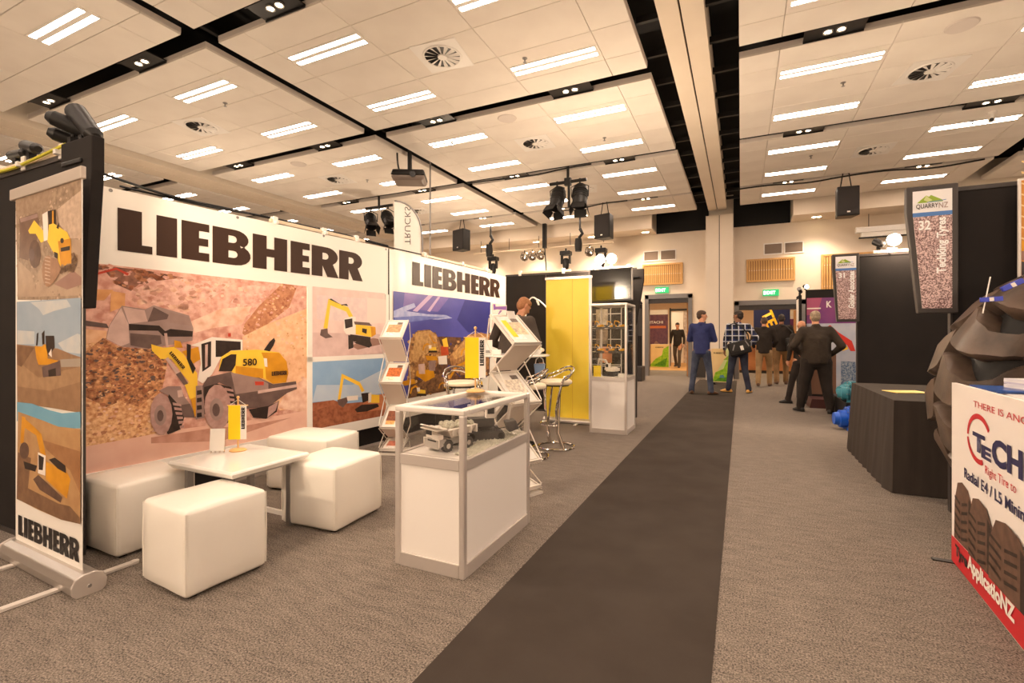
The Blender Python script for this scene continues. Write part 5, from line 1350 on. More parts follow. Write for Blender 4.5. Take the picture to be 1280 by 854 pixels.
for sx in (-1, 1):
    MB().tube([(sx * .075, -.14, .03), (sx * .075, -.14, .075), (sx * .04, -.14, .075)], .003, 6).build('handrail', M_TOYW, dt)


def excavator_model(label, loc, rot, s, body, cat='model', dark=M_TOYG, face=False, group=None):
    t = thing('model_excavator', label, cat, loc, rot, group)
    for sx in (-1, 1):
        tr_ = MB()
        P = []
        L, Rr = .09 * s, .028 * s
        for k in range(9):
            a = -PI / 2 + PI * k / 8
            P.append((L + Rr * math.cos(a), Rr + Rr * math.sin(a)))
        for k in range(9):
            a = PI / 2 + PI * k / 8
            P.append((-L + Rr * math.cos(a), Rr + Rr * math.sin(a)))
        tr_.prism(P, sx * .065 * s - .02 * s, sx * .065 * s + .02 * s, 'yz')
        for k in range(12):
            tr_.box(sx * .065 * s - .022 * s, sx * .065 * s + .022 * s, (-.085 + k * .0155) * s, (-.079 + k * .0155) * s, 0, .059 * s)
        tr_.build('track', dark, t)
    MB().box(-.045 * s, .045 * s, -.05 * s, .05 * s, .02 * s, .07 * s).cyl((0, 0, .06 * s), (0, 0, .078 * s), .04 * s, n=16).build('undercarriage', dark, t)
    MB().box(-.07 * s, .07 * s, -.09 * s, .06 * s, .078 * s, .13 * s).box(-.07 * s, .07 * s, -.12 * s, -.09 * s, .085 * s, .135 * s).box(.0, .06 * s, -.09 * s, .0, .13 * s, .15 * s).build('upper_body', body, t, bevel=.003 * s)
    c = MB().hexa([(-.07 * s, .0, .13 * s), (-.01 * s, .0, .13 * s), (-.01 * s, .085 * s, .10 * s), (-.07 * s, .085 * s, .10 * s)], [(-.068 * s, .0, .205 * s), (-.012 * s, .0, .205 * s), (-.012 * s, .055 * s, .205 * s), (-.068 * s, .055 * s, .205 * s)]).build('cab', M_TOYW, t, bevel=.003 * s)
    MB().box(-.0715 * s, -.0695 * s, .01 * s, .055 * s, .145 * s, .195 * s).build('window', M_BLACK2, c)
    b1 = [(.03 * s, .05 * s, .12 * s), (.03 * s, .13 * s, .25 * s), (.03 * s, .26 * s, .27 * s)]
    MB().tube(b1, [.016 * s, .018 * s, .013 * s], 6).build('boom', body, t)
    MB().tube([(.03 * s, .26 * s, .28 * s), (.03 * s, .29 * s, .14 * s)], [.014 * s, .010 * s], 6).build('stick', body, t)
    MB().prism([(.30 * s, .15 * s), (.27 * s, .13 * s), (.255 * s, .07 * s), (.30 * s, .055 * s), (.335 * s, .10 * s)], .0, .06 * s, 'yz').build('bucket', dark, t, bevel=.003 * s)
    MB().cyl((.03 * s, .08 * s, .13 * s), (.03 * s, .16 * s, .235 * s), .006 * s, n=8).build('hydraulic_ram', M_CHROME, t)
    return t


def shovel_model(label, loc, rot):
    """big face shovel model: tall boxy upper body with tanks, black tracks"""
    t = thing('model_mining_shovel', label, 'model', loc, rot)
    for sx in (-1, 1):
        P = [(.085 + .026 * math.cos(-PI / 2 + PI * k / 8), .026 + .026 * math.sin(-PI / 2 + PI * k / 8)) for k in range(9)] + [(-.085 + .026 * math.cos(PI / 2 + PI * k / 8), .026 + .026 * math.sin(PI / 2 + PI * k / 8)) for k in range(9)]
        b = MB().prism(P, sx * .07 - .024, sx * .07 + .024, 'yz')
        for k in range(13):
            b.box(sx * .07 - .026, sx * .07 + .026, -.1 + k * .0158, -.094 + k * .0158, .0, .056)
        b.build('track', M_TOYG, t)
        MB().cyl((sx * .096, .085, .026), (sx * .1, .085, .026), .018, n=14).cyl((sx * .096, -.085, .026), (sx * .1, -.085, .026), .018, n=14).build('sprocket', M_BLACKM, t)
    MB().box(-.05, .05, -.06, .06, .02, .06).cyl((0, 0, .055), (0, 0, .075), .05, n=18).build('undercarriage', M_TOYG, t)
    MB().box(-.08, .08, -.10, .05, .075, .125).build('engine_house', M_TOYG, t, bevel=.003)
    MB().box(-.08, .02, -.10, .0, .125, .165).cyl((-.05, -.08, .165), (-.05, -.08, .19), .012).cyl((-.02, -.08, .165), (-.02, -.08, .19), .012).build('roof_unit', M_TOYW, t, bevel=.003)
    c = MB().box(.03, .085, .0, .055, .125, .20).build('cab', M_TOYW, t, bevel=.003)
    MB().box(.036, .079, .055, .0565, .15, .192).box(.085, .0865, .008, .048, .15, .192).build('window', M_BLACK2, c)
    MB().tube([(-.01, .05, .11), (-.01, .12, .20), (-.01, .165, .19)], [.018, .02, .013], 6).build('boom', M_TOYW, t)
    MB().tube([(-.01, .165, .19), (-.01, .15, .10)], [.013, .012], 6).build('stick', M_TOYW, t)
    MB().prism([(.13, .09), (.19, .10), (.21, .05), (.15, .03)], -.05, .04, 'yz').build('shovel_bucket', M_TOYG, t, bevel=.004)
    return t


sv_ = shovel_model('white and dark grey mining shovel model on tracks at the back of the showcase', (-1.53, 2.80, .632), -.9)
sv_.scale = (1.1, 1.1, 1.12)
gv = MB()
rnd = random.Random(5)
for k in range(900):
    y = rnd.uniform(2.33, 3.05)
    x = rnd.uniform(-1.46 - max(0, (y - 2.5)) * .28, -1.352)
    r = rnd.uniform(.006, .0125)
    cx_, cy_ = x, y
    vs = [(cx_ + r * rnd.uniform(.8, 1.2), cy_, .63 + r * .4), (cx_ - r * rnd.uniform(.8, 1.2), cy_, .63 + r * .4), (cx_, cy_ + r, .63 + r * .5), (cx_, cy_ - r, .63 + r * .4), (cx_ + r * .2, cy_, .63 + r * rnd.uniform(.9, 1.5)), (cx_, cy_, .629)]
    gv.add(vs, [(0, 2, 4), (2, 1, 4), (1, 3, 4), (3, 0, 4), (2, 0, 5), (1, 2, 5), (3, 1, 5), (0, 3, 5)])
tag(gv.build('gravel', M_STONE), 'pale crushed stones spread on the deck inside the glass showcase', 'gravel', None, 'stuff')

# ------------------------------------------------------------------ tall glass cabinet
CX0, CX1, CY0, CY1 = -1.85, -1.345, 6.36, 6.93
cbn = thing('display_cabinet', 'tall white cabinet with a glass upper half beside the yellow roll-up', 'cabinet', ((CX0 + CX1) / 2, (CY0 + CY1) / 2, 0))
hx, hy, TH = (CX1 - CX0) / 2, (CY1 - CY0) / 2, 1.735
for sx in (-1, 1):
    for sy in (-1, 1):
        MB().box(sx * hx - (.032 if sx > 0 else 0), sx * hx + (0 if sx > 0 else .032), sy * hy - (.032 if sy > 0 else 0), sy * hy + (0 if sy > 0 else .032), 0, TH - .03).build('post', M_ALU, cbn, bevel=.006)
for z0, z1 in ((0, .06), (.70, .75)):
    for q in ((-hx + .032, hx - .032, -hy + .002, -hy + .026), (-hx + .032, hx - .032, hy - .026, hy - .002), (-hx + .002, -hx + .026, -hy + .032, hy - .032), (hx - .026, hx - .002, -hy + .032, hy - .032)):
        MB().box(*q, z0, z1).build('rail', M_ALU, cbn)
MB().box(-hx, hx, -hy, hy, TH - .03, TH).build('top_board', mat('pale_top_frame', (236, 228, 220), .3), cbn, bevel=.006)
for args in ((-hx + .032, hx - .032, -hy + .012, -hy + .02), (-hx + .032, hx - .032, hy - .02, hy - .012), (-hx + .012, -hx + .02, -hy + .032, hy - .032), (hx - .02, hx - .012, -hy + .032, hy - .032)):
    MB().box(*args, .06, .70).build('panel', M_WLAM, cbn)
    MB().box(*args, .75, TH - .03).build('glass_pane', M_GLASS2, cbn)
MB().box(-hx + .03, hx - .03, -hy + .03, hy - .03, .72, .745).build('cabinet_deck', M_WLAM, cbn)
for z in (1.06, 1.385):
    MB().box(-hx + .034, hx - .034, -hy + .03, hy - .03, z, z + .006).build('glass_shelf', M_GLASS2, cbn)
cxm, cym = cbn.location.x, cbn.location.y
rnd = random.Random(11)
n = 0
for z, shelf in ((1.392, 'upper'), (1.067, 'lower')):
    for k, dx in enumerate((-.15, 0.0, .15)):
        excavator_model('small yellow excavator model %s of the %s cabinet shelf' % (['at the left end', 'in the middle', 'at the right end'][k], shelf), (cxm + dx, cym - .12 + .1 * (k % 2), z), rnd.uniform(.6, 1.4), .42, M_TOYY, group='toy machines in the tall cabinet')
ex = excavator_model('white excavator model with raised boom on the cabinet floor', (cxm - .02, cym - .02, .746), 1.2, .85, M_TOYW)
tag(MB().box(-.05, .05, -.004, .004, 0, .15).build('yellow_card', M_YELLOW, loc=(cxm - .17, cym - .19, .746), rotz=.3), 'yellow card standing at the left of the cabinet floor', 'card')
tag(MB().lathe([(0, 0), (.045, 0), (.05, .02), (.04, .05), (.0, .055)], 16).build('white_figure', M_WGLOSS, loc=(cxm + .15, cym - .14, .746), smooth=True), 'low white rounded model part at the right of the cabinet floor', 'model')

# wire magazine stand behind the cabinet
ws = thing('wire_stand', 'white wire magazine stand between the yellow roll-up and the tall cabinet', 'stand', (-1.98, 7.17, 0), 0)
for x in (-.1, .06, .22, .38):
    MB().tube([(x, 0, 0.02), (x, 0, 1.70), (x + .03, 0, 1.755), (x + .08, 0, 1.76)], .008, 6).build('upright', M_WMETAL, ws, smooth=True)
for k in range(8):
    MB().tube([(-.1, 0, .3 + k * .19), (.38, 0, .3 + k * .19)], .006, 6).build('crossbar', M_WMETAL, ws)
for k in range(4):
    wb_ = MB()
    wb_.tube([(-.1, 0, .62 + k * .28), (-.1, -.07, .57 + k * .28), (.38, -.07, .57 + k * .28), (.38, 0, .62 + k * .28)], .005, 6)
    wb_.build('pocket', M_WMETAL, ws)
MB().box(-.12, .40, -.12, .12, 0, .02).build('base', M_WMETAL, ws)
for k, (x, z, m_) in enumerate(((.10, 1.46, mat('grey_brochure', (150, 140, 132), .5, rgb2=(210, 200, 190), scale=14)), (.10, 1.18, mat('stone_brochure', (170, 150, 130), .5, rgb2=(120, 105, 92), scale=20)), (.16, .9, mat('orange_brochure', (226, 150, 100), .5)))):
    tag(MB().box(-.09, .09, -.045, -.035, 0, .24).build('brochure', m_, loc=(-1.98 + x, 7.17 - .025 * 0, z)), ['greyish brochure in the top pocket of the wire stand', 'stone coloured brochure in the middle pocket of the wire stand', 'orange brochure in the lower pocket of the wire stand'][k], 'brochure')

# ------------------------------------------------------------------ high table, bar stools
bt = thing('bar_table', 'round white high table on a metal column behind the showcase', 'table', (-2.45, 5.24, 0))
MB().lathe([(0, 1.055), (.40, 1.055), (.425, 1.063), (.425, 1.075), (.415, 1.08), (0, 1.08)], 40).build('table_top', M_WGLOSS, bt, smooth=True)
MB().cyl((0, 0, .03), (0, 0, 1.055), .038, n=20).build('column', M_ALU, bt, smooth=True)
MB().lathe([(0, 0), (.26, 0), (.265, .012), (.2, .026), (.05, .04), (0, .04)], 32).build('base_plate', M_CHROME, bt, smooth=True)


def bar_stool(label, x, y, rot):
    t = thing('bar_stool', label, 'stool', (x, y, 0), rot, 'chrome bar stools')
    MB().lathe([(0, .735), (.165, .735), (.185, .75), (.188, .772), (.17, .79), (.08, .797), (0, .798)], 32).build('seat', M_CREAM, t, smooth=True)
    MB().lathe([(0, .72), (.15, .72), (.155, .735), (0, .735)], 24).build('seat_plate', M_BLACKM, t, smooth=True)
    # back hoop: wide arc around the rear of the seat that dives into the front legs
    for r, zt, nm in ((.215, .94, 'back_hoop'), (.185, .90, 'back_hoop')):
        pts = []
        for k in range(21):
            a = PI * k / 20
            pts.append((r * math.cos(a), r * .95 * math.sin(a), zt - .10 * abs(math.cos(a)) ** 2.5))
        side = lambda s: [(s * r, -.03, zt - .16), (s * r * .93, -.06, zt - .30), (s * r * .72, -.07, .45), (s * r * .62, -.05, .2), (s * r * .70, .0, .03)]
        path = list(reversed(side(1))) + pts + side(-1)
        MB().tube(path, .0115, 8).build(nm, M_CHROME, t, smooth=True)
    ring = [(.21 * math.cos(2 * PI * k / 28), .21 * math.sin(2 * PI * k / 28), .0125) for k in range(28)]
    MB().tube(ring, .0125, 8, True).build('base_ring', M_CHROME, t, smooth=True)
    ring = [(.15 * math.cos(PI * k / 14), -.06 - .13 * math.sin(PI * k / 14), .28) for k in range(15)]
    MB().tube(ring, .010, 8).build('foot_rest', M_CHROME, t, smooth=True)
    MB().tube([(-.21, 0, .0125), (-.14, -.04, .2), (-.1, 0, .72)], .0115, 8).build('front_leg', M_CHROME, t, smooth=True)
    MB().tube([(.21, 0, .0125), (.14, -.04, .2), (.1, 0, .72)], .0115, 8).build('front_leg', M_CHROME, t, smooth=True)
    return t


bar_stool('chrome bar stool with a cream seat at the right of the high table, nearest', -2.06, 4.78, -1.1)
bar_stool('chrome bar stool with a cream seat behind the nearest one', -1.95, 5.33, -.75)
bar_stool('chrome bar stool with a cream seat left of the table flag', -2.86, 4.72, 1.0)
pc = MB()
rnd = random.Random(2)
for k in range(60):
    a, r = rnd.uniform(0, 2 * PI), rnd.uniform(0, .085)
    pc.sphere((r * math.cos(a), r * math.sin(a), .05 + rnd.uniform(0, .075) * (1 - r * 7)), rnd.uniform(.015, .024), 8, 5)
bowl = thing('snack_bowl', 'bowl heaped with cream coloured snacks on the high table', 'bowl', (-2.20, 5.32, 1.081))
MB().lathe([(0, 0), (.05, 0), (.09, .05), (.095, .06), (.085, .06), (.045, .012), (0, .012)], 24).build('bowl', M_WGLOSS, bowl, smooth=True)
sn = pc.build('snacks', mat('popcorn', (246, 228, 196), .8), None, smooth=True)
sn.location = (-2.20, 5.32, 1.081)
tag(sn, 'heap of cream coloured snacks in the bowl on the high table', 'snack', None, 'stuff')
t = thing('leaflet_box', 'white leaflet box standing at the left of the high table', 'leaflet box', (-2.72, 5.06, 1.081), .6)
MB().box(-.06, .06, -.03, .03, 0, .17).build('box', M_PAPER, t, bevel=.002)
MB().box(-.05, .05, -.032, -.03, .015, .05).build('print', mat('grey_ink', (150, 146, 140), .5), t)
t = thing('paper_tissue', 'white crumpled packet beside the leaflet box on the high table', 'packet', (-2.56, 5.0, 1.081), .3)
MB().box(-.05, .05, -.03, .03, 0, .06).build('packet', M_PAPER, t, bevel=.01)


# ------------------------------------------------------------------ zigzag brochure racks
def brochure_rack(label, x, y, rot, lips, backs, wd=.25, D=.13, seeds=1):
    """front is local -y; lips (front) and backs heights from the top down"""
    t = thing('brochure_rack', label, 'rack', (x, y, 0), rot)
    h = wd / 2
    rails_ = mat('rack_frame', (232, 224, 214), .35, .25)
    rnd = random.Random(seeds)
    out = []
    for k, zl in enumerate(lips):
        zb = backs[k]
        p0, p1 = Vector((0, -D, zl)), Vector((0, D, zb))
        d = (p1 - p0)
        L = d.length
        ang = math.atan2(d.z, d.y)
        mid = (p0 + p1) / 2
        tray = MB().obox(mid, (wd - .02, L, .005), (ang, 0, 0))
        for s in (-1, 1):
            tray.obox(mid + Vector((s * (h - .006), 0, .006)), (.012, L, .022), (ang, 0, 0))
        tray.obox(p1, (wd, .014, .018), (ang, 0, 0)).obox(p0 + Vector((0, 0, .012)), (wd, .010, .034), (ang, 0, 0))
        tray.build('tray', rails_, t)
        out.append((mid, L, ang))
        if k + 1 < len(lips):
            q0, q1 = Vector((0, -D, zl)), Vector((0, D, backs[k + 1] + .02))
            d2 = q1 - q0
            MB().obox((q0 + q1) / 2, (wd - .02, d2.length, .004), (math.atan2(d2.z, d2.y), 0, 0)).build('back_panel', mat('rack_panel', (220, 206, 192), .4), t)
        for s in (-1, 1):
            zc = (lips[k + 1] if k + 1 < len(lips) else 0)
            MB().tube([(s * (h + .008), D, zb - .02), (s * (h + .008), D + .035, (zb + zl) / 2 - .1), (s * (h + .008), -D, zc + .03)], .0055, 6).build('cross_rod', rails_, t)
            MB().tube([(s * (h + .008), -D, zl), (s * (h + .008), D, (backs[k + 1] if k + 1 < len(lips) else .03))], .0055, 6).build('side_rod', rails_, t)
    MB().box(-h, h, -D - .03, D + .05, 0, .018).build('base', rails_, t)
    return t, out


def fill_rack(t, trays, wd, cols, where, grp):
    M = Matrix.Translation(t.location) @ Matrix.Rotation(t.rotation_euler.z, 4, 'Z')
    nm = ['top', 'second', 'third', 'bottom']
    for k, (mid, L, ang) in enumerate(trays):
        c1, c2 = cols[k % len(cols)]
        nv = Vector((0, -math.sin(ang), math.cos(ang)))
        b = MB().obox(mid + nv * .010, (wd - .05, L * .86, .008), (ang, 0, 0))
        b.xf(M)
        o = b.build('brochure', M_PAPER)
        for px, py, pw, ph, cc in ((0, .02, .78, .42, c2), (-.12, -.27, .5, .16, c1), (.22, .30, .3, .12, (96, 84, 76))):
            MB().obox(mid + Vector((px * (wd - .05), 0, 0)) + nv * .0148 + Vector((0, math.cos(ang), math.sin(ang))) * py * L, ((wd - .05) * pw, L * ph, .001), (ang, 0, 0)).xf(M).build('cover_picture', mat('cover_%d_%d_%d' % cc, cc, .4, rgb2=tuple(min(255, int(v * 1.25) + 12) for v in cc), scale=40), o)
        tag(o, 'brochure lying in the %s tray of %s' % (nm[k], where), 'brochure', 'brochures in the zigzag racks')


t, tr_ = brochure_rack('zigzag metal brochure rack standing against the banners', -3.50, 4.33, .35, [1.265, .775, .285, .045], [1.47, .985, .50, .12], .25, .125)
fill_rack(t, tr_, .25, [((236, 222, 204), (170, 130, 90)), ((238, 214, 180), (176, 96, 50)), ((220, 150, 90), (120, 70, 50)), ((230, 214, 200), (180, 110, 90))], 'the rack against the banners', 'left')
t, tr_ = brochure_rack('zigzag metal brochure rack behind the glass showcase, facing the aisle', -1.70, 3.66, 1.15, [1.225, .74, .26, .045], [1.47, .985, .50, .12], .30, .15)
fill_rack(t, tr_, .30, [((246, 240, 232), (190, 170, 140)), ((240, 232, 222), (200, 186, 170)), ((236, 226, 214), (160, 150, 140)), ((230, 222, 210), (190, 180, 170))], 'the rack behind the showcase', 'right')
M = Matrix.Translation(t.location) @ Matrix.Rotation(t.rotation_euler.z, 4, 'Z')
mid, L, ang = tr_[0]
tag(MB().obox(mid + Vector((-.07, .0, 0)) + Vector((0, -math.sin(ang), math.cos(ang))) * .018, (.05, L * .55, .004), (ang, 0, 0)).xf(M).build('brochure', M_YELLOW), 'narrow yellow leaflet in the top tray of the rack behind the showcase', 'brochure')
tag(MB().obox((.05, .10, 1.44), (.09, .006, .15), (-.25, 0, .1)).xf(M).build('brochure', M_PAPER), 'white leaflet standing up in the top tray of the rack behind the showcase', 'brochure')

# ------------------------------------------------------------------ right side: stand walls and signs
panel_wall('partition_wall', 'black partition wall behind the nearer tapered sign on the right', 1.40, 4.60, 0, [.98, .98, .98, .98], 2.39)
panel_wall('partition_wall', 'black partition wall behind the farther tapered sign on the right', 1.42, 7.90, 0, [.98, .98, .98, .98], 2.40)
stand_sign('nearer tapered stand sign numbered 32 on the right', 1.41, 4.50, 1.465, 2.40, .298, .228, number='32', title='Techking Tyres')
stand_sign('farther tapered stand sign numbered 31 on the right', 1.428, 7.80, 1.49, 2.405, .305, .255, number='31', title='Golder Associates')
MB_ = MB().box(-.2, 1.2, -.01, .03, 2.405, 2.435)
rail('lighting_rail', 'cream lighting rail on the wall behind the farther right sign', (1.5, 7.92, 0), 0, .1, 1.4, 2.405, (.25, .8))
flood((1.83, 7.93, 2.44), 'left glowing flood lamp above the farther right wall', (-.1, -.95, -.05), 28)
flood((2.10, 7.93, 2.44), 'right glowing flood lamp above the farther right wall', (.1, -.95, -.05), 28)
arm_lamp((1.66, 7.93, 2.44), (-.5, .6, .5), 'small dark arm spotlight left of the glowing right floods', False, .12, .05, up=.1)
po = thing('stand_poster', 'tall poster with amber stripes at the right edge of the picture', 'poster', (1.725, 4.49, .02))
MB().box(0, 1.0, 0, .02, 0, 2.36).build('board', M_PAPER, po)
lay = [('amber', [(.012, .02), (1.0, .02), (1.0, 2.345), (.012, 2.345)])]
for k in range(9):
    z = 1.82 + k * .075
    lay.append(('amberline', [(.012, z + .05), (.30, z - .10), (.30, z - .088), (.012, z + .062)]))
lay += [('yellowd', [(.012, 1.86), (.3, 1.93), (.3, 2.0), (.012, 1.93)]), ('shadowp', [(.012, 1.80), (.3, 1.70), (.3, 1.86), (.012, 1.86)]), ('signgrey', [(.012, 1.62), (.3, 1.62), (.3, 1.70), (.012, 1.79)]), ('rockpink', [(.012, 1.2), (.5, 1.2), (.5, 1.6), (.012, 1.62)])]
picture('print', lay, po)

# cloth covered table
ct = thing('covered_table', 'trestle table wrapped in a dark grey brown cloth on the right', 'table', (1.13, 4.97, 0))
cl = MB()
L, W, H0 = 1.70, 1.15, .765
nf = 26
per = []
for k in range(nf):
    per.append((0 + .012 * math.sin(k * 2.3), L * (1 - k / nf)))
for k in range(14):
    per.append((W * .62 * k / 14, .008 * math.sin(k * 2.1)))
per += [(W, 0), (W, L)]
nP = len(per)
vs, fs = [], []
for i, (a, b) in enumerate(per):
    sw = 1.0
    flare = .03 if i < nf else .02
    xo = a - (flare if i < nf else 0)
    vs.append((max(a, .02), min(max(b, .02), L), H0))
    vs.append((xo, b - (.02 if nf <= i < nf + 14 else 0), .004))
for i in range(nP):
    j = (i + 1) % nP
    fs.append((2 * i, 2 * i + 1, 2 * j + 1, 2 * j))
cl.add(vs, fs)
cl.add([(.02, .02, H0), (W, .02, H0), (W, L, H0), (.02, L, H0)], [(0, 1, 2, 3)])
cl.build('cloth', M_CLOTH, ct, smooth=True)
for sx in (.12, W - .1):
    for sy in (.12, L - .1):
        MB().box(sx - .02, sx + .02, sy - .02, sy + .02, 0, .74).build('leg', M_BLACKM, ct)
MB().box(.03, W - .02, .03, L - .03, .735, .762).build('table_board', M_TRIM, ct)
tag(MB().box(-.15, .15, -.11, .11, 0, .006).build('leaflet', mat('yellow_leaflet', (236, 200, 90), .5, rgb2=(244, 222, 140), scale=9), loc=(1.42, 5.75, .767), rotz=.35), 'yellow printed leaflet lying on the dark cloth table', 'leaflet')

# ------------------------------------------------------------------ giant tyre
TY = thing('giant_tyre', 'giant dark earthmover tyre with deep lugs leaning by the right wall', 'tyre', (2.07, 4.03, .885), 0)
TR, TW = .90, .34
TY.rotation_euler = (0, 0, -.06)
TY.scale = (.89, .89, .89)
carc = MB().lathe([(.48, -.26), (.52, -.30), (.70, -TW), (.82, -.335), (TR - .02, -.285), (TR, -.2), (TR, .2), (TR - .02, .285), (.82, .335), (.70, TW), (.52, .30), (.48, .26)], 72, axis='y')
carc.build('carcass', M_RUBBERD, TY, smooth=True)
MB().lathe([(.12, -.16), (.30, -.18), (.44, -.24), (.485, -.27), (.485, .27), (.44, .24), (.12, .16)], 40, axis='y').build('rim', mat('rim_grey', (120, 110, 100), .5, .4), TY, smooth=True)


def prof_at(u):
    """u from 0 (tread centre) to 1 (low on the side): radius, half width, outward direction"""
    pts = [(TR, 0.0), (TR, .14), (TR - .005, .235), (TR - .06, .305), (TR - .16, .337), (TR - .25, .345)]
    x = u * (len(pts) - 1)
    i = min(int(x), len(pts) - 2)
    f = x - i
    r = pts[i][0] + f * (pts[i + 1][0] - pts[i][0])
    w_ = pts[i][1] + f * (pts[i + 1][1] - pts[i][1])
    return r, w_


NL = 17
lug_me = {}
step = 2 * PI / NL
for side in (-1, 1):
    b = MB()
    n = 20
    top_, bot_ = [], []
    G = lambda u, c, w: math.exp(-((u - c) / w) ** 2)
    for i in range(n + 1):
        u = .0 + i / n
        r, w_ = prof_at(u)
        r2, w2 = prof_at(min(1, u + .02)); r1, w1 = prof_at(max(0, u - .02))
        tx, tw = (r2 - r1), (w2 - w1)
        ln = math.hypot(tx, tw) or 1
        nr, nw = tw / ln, -tx / ln
        hgt = .14 * (1 if u < .72 else max(.12, 1 - (u - .72) / .28 * .85))
        cen = step * (.20 * math.sin(u * 5.2 - .4))
        hl = step * (.44 - .35 * G(u, .58, .19) - .06 * (u < .1))
        ht = step * (.44 - .12 * G(u, .30, .16))
        half = step * (.26 + .15 * math.sin(min(1, u * 1.15) * PI) - .05 * (u > .9))
        row = []
        for a, hh in ((cen - hl * 1.06, -.004), (cen - hl, hgt * .80), (cen - hl * .88, hgt), (cen + ht * .88, hgt), (cen + ht, hgt * .80), (cen + ht * 1.04, -.004)):
            rr = r + nr * hh
            ww = side * (w_ + nw * hh + (.012 if u < .02 else 0))
            row.append((rr * math.cos(a), ww, rr * math.sin(a)))
        top_.append(row)
    vs = [p for row in top_ for p in row]
    fs = []
    for i in range(n):
        for j in range(5):
            q = (i * 6 + j, i * 6 + j + 1, (i + 1) * 6 + j + 1, (i + 1) * 6 + j)
            fs.append(q)
    fs.append(tuple(range(6)))
    fs.append(tuple(n * 6 + j for j in reversed(range(6))))
    b.add(vs, fs)
    first = b.build('tread_lug', M_RUBBER, TY, smooth=True)
    first.rotation_euler = (0, (0 if side < 0 else step / 2), 0)
    for k in range(1, NL):
        o = link('tread_lug', first.data, TY)
        o.rotation_euler = (0, -k * step + (0 if side < 0 else step / 2), 0)


def pennant(label, loc, rot, tilt):
    t = thing('tag_stick', label, 'tag', loc, rot)
    MB().cyl((0, 0, -.03), (.034, 0, .185), .0035, n=8).build('stick', M_PAPER, t)
    MB().obox((.036, -.006, .052), (.105, .008, .028), (0, tilt, 0)).build('blue_strip', M_BLUEP, t, bevel=.003)
    MB().obox((.036, -.011, .052), (.02, .003, .022), (0, tilt, 0)).build('white_mark', M_PAPER, t)
    return t


pennant('thin white stick with a blue strip stuck between the lugs of the giant tyre', (1.298, 3.79, 1.464), 0, -.06)
t = thing('tag_strip', 'bright blue strip lying on top of the giant tyre at the right edge', 'tag', (1.432, 3.80, 1.597), 0)
MB().obox((0, 0, 0), (.105, .03, .03), (0, -.5, 0)).build('blue_strip', M_BLUEP, t, bevel=.004)
MB().obox((0, -.0165, 0), (.02, .003, .024), (0, -.5, 0)).build('white_mark', M_PAPER, t)

# ------------------------------------------------------------------ front counter and printed board
ANGD = -1.6270749
pb_ = thing('printed_board', 'white printed tyre advertising board with a red stripe at the right edge', 'board', (1.108, 3.63, 0), ANGD)
MB().box(0.008, 1.55, -.003, .018, .004, 1.03).build('board', M_BOARD, pb_)
lay = [('redink', [(.01, .006), (1.54, .012), (1.54, .185), (.01, .150)])]
# red ring
def ring(cx, cz, r0x, r0z, r1x, r1z, a0, a1, n=16):
    o = [(cx + r1x * math.cos(a0 + (a1 - a0) * k / n), cz + r1z * math.sin(a0 + (a1 - a0) * k / n)) for k in range(n + 1)]
    i = [(cx + r0x * math.cos(a0 + (a1 - a0) * k / n), cz + r0z * math.sin(a0 + (a1 - a0) * k / n)) for k in range(n + 1)]
    return o + i[::-1]
lay.append(('redink', ring(.435, .782, .142, .100, .165, .126, .55, PI * 1.0)))
lay.append(('redink', ring(.435, .782, .142, .100, .165, .126, PI * 1.04, PI * 1.62)))
for x0, x1, zt in ((.06, .36, .50), (.30, .63, .485), (.585, 1.02, .475), (.98, 1.5, .47)):
    w_ = x1 - x0
    body = [(x0, .155), (x0 + .01, zt - .13), (x0 + w_ * .2, zt - .02), (x0 + w_ * .45, zt), (x0 + w_ * .75, zt - .02), (x1, zt - .10), (x1 - .01, .16)]
    lay.append(('tyred', body))
    lay.append(('blackp', [(x1 - w_ * .22, .16), (x1 - w_ * .22, zt - .06), (x1, zt - .10), (x1 - .01, .16)]))
    for r_ in range(6):
        z = zt - .10 - r_ * .047
        if z > .19:
            lay.append(('blackp', [(x0 + .012, z), (x0 + w_ * .34, z - .02), (x0 + w_ * .34, z - .036), (x0 + .012, z - .016)]))
            lay.append(('blackp', [(x0 + w_ * .42, z - .015), (x0 + w_ * .72, z + .01), (x0 + w_ * .72, z - .006), (x0 + w_ * .42, z - .032)]))
picture('print', lay, pb_, y0=-.005)
text('THERE IS ANOTHER', pb_, (.366, .937, 1.22, .968), M_RED, y=-.006)
text('T', pb_, (.355, .715, .52, .81), M_NAVY, y=-.0062, bold=.04)
text('E', pb_, (.475, .700, .60, .765), M_NAVY, y=-.0064, bold=.05)
text('CHKING', pb_, (.606, .700, 1.50, .825), M_NAVY, y=-.0062, bold=.045)
text('Right Tire to', pb_, (.523, .618, .868, .672), M_RED, y=-.006)
text('Radial E4 / L5 Mining', pb_, (.228, .520, .99, .592), M_NAVY, y=-.006, bold=.02)
text('Tyre', pb_, (.087, .048, .28, .128), M_INKBLACK, y=-.008, bold=.045)
text('ApplicatioNZ', pb_, (.285, .050, .862, .150), M_PAPER, y=-.008, bold=.045)
MB().box(.02, .06, -.10, .25, 0, .006).build('foot', M_BLACKM, pb_)
MB().box(1.3, 1.34, -.05, .25, 0, .006).build('foot', M_BLACKM, pb_)
cn = thing('counter_table', 'plain white topped counter behind the printed tyre board', 'counter', (1.16, 2.2, 0), -.056)
MB().box(0, .42, 0, 1.40, .985, 1.005).build('counter_top', M_WLAM, cn, bevel=.004)
for sx in (.03, .39):
    for sy in (.03, 1.36):
        MB().box(sx - .015, sx + .015, sy - .015, sy + .015, 0, .985).build('leg', M_BLACKM, cn)
MB().box(.03, .39, .02, 1.37, .93, .985).build('apron', M_BLACKM, cn)
rnd = random.Random(9)
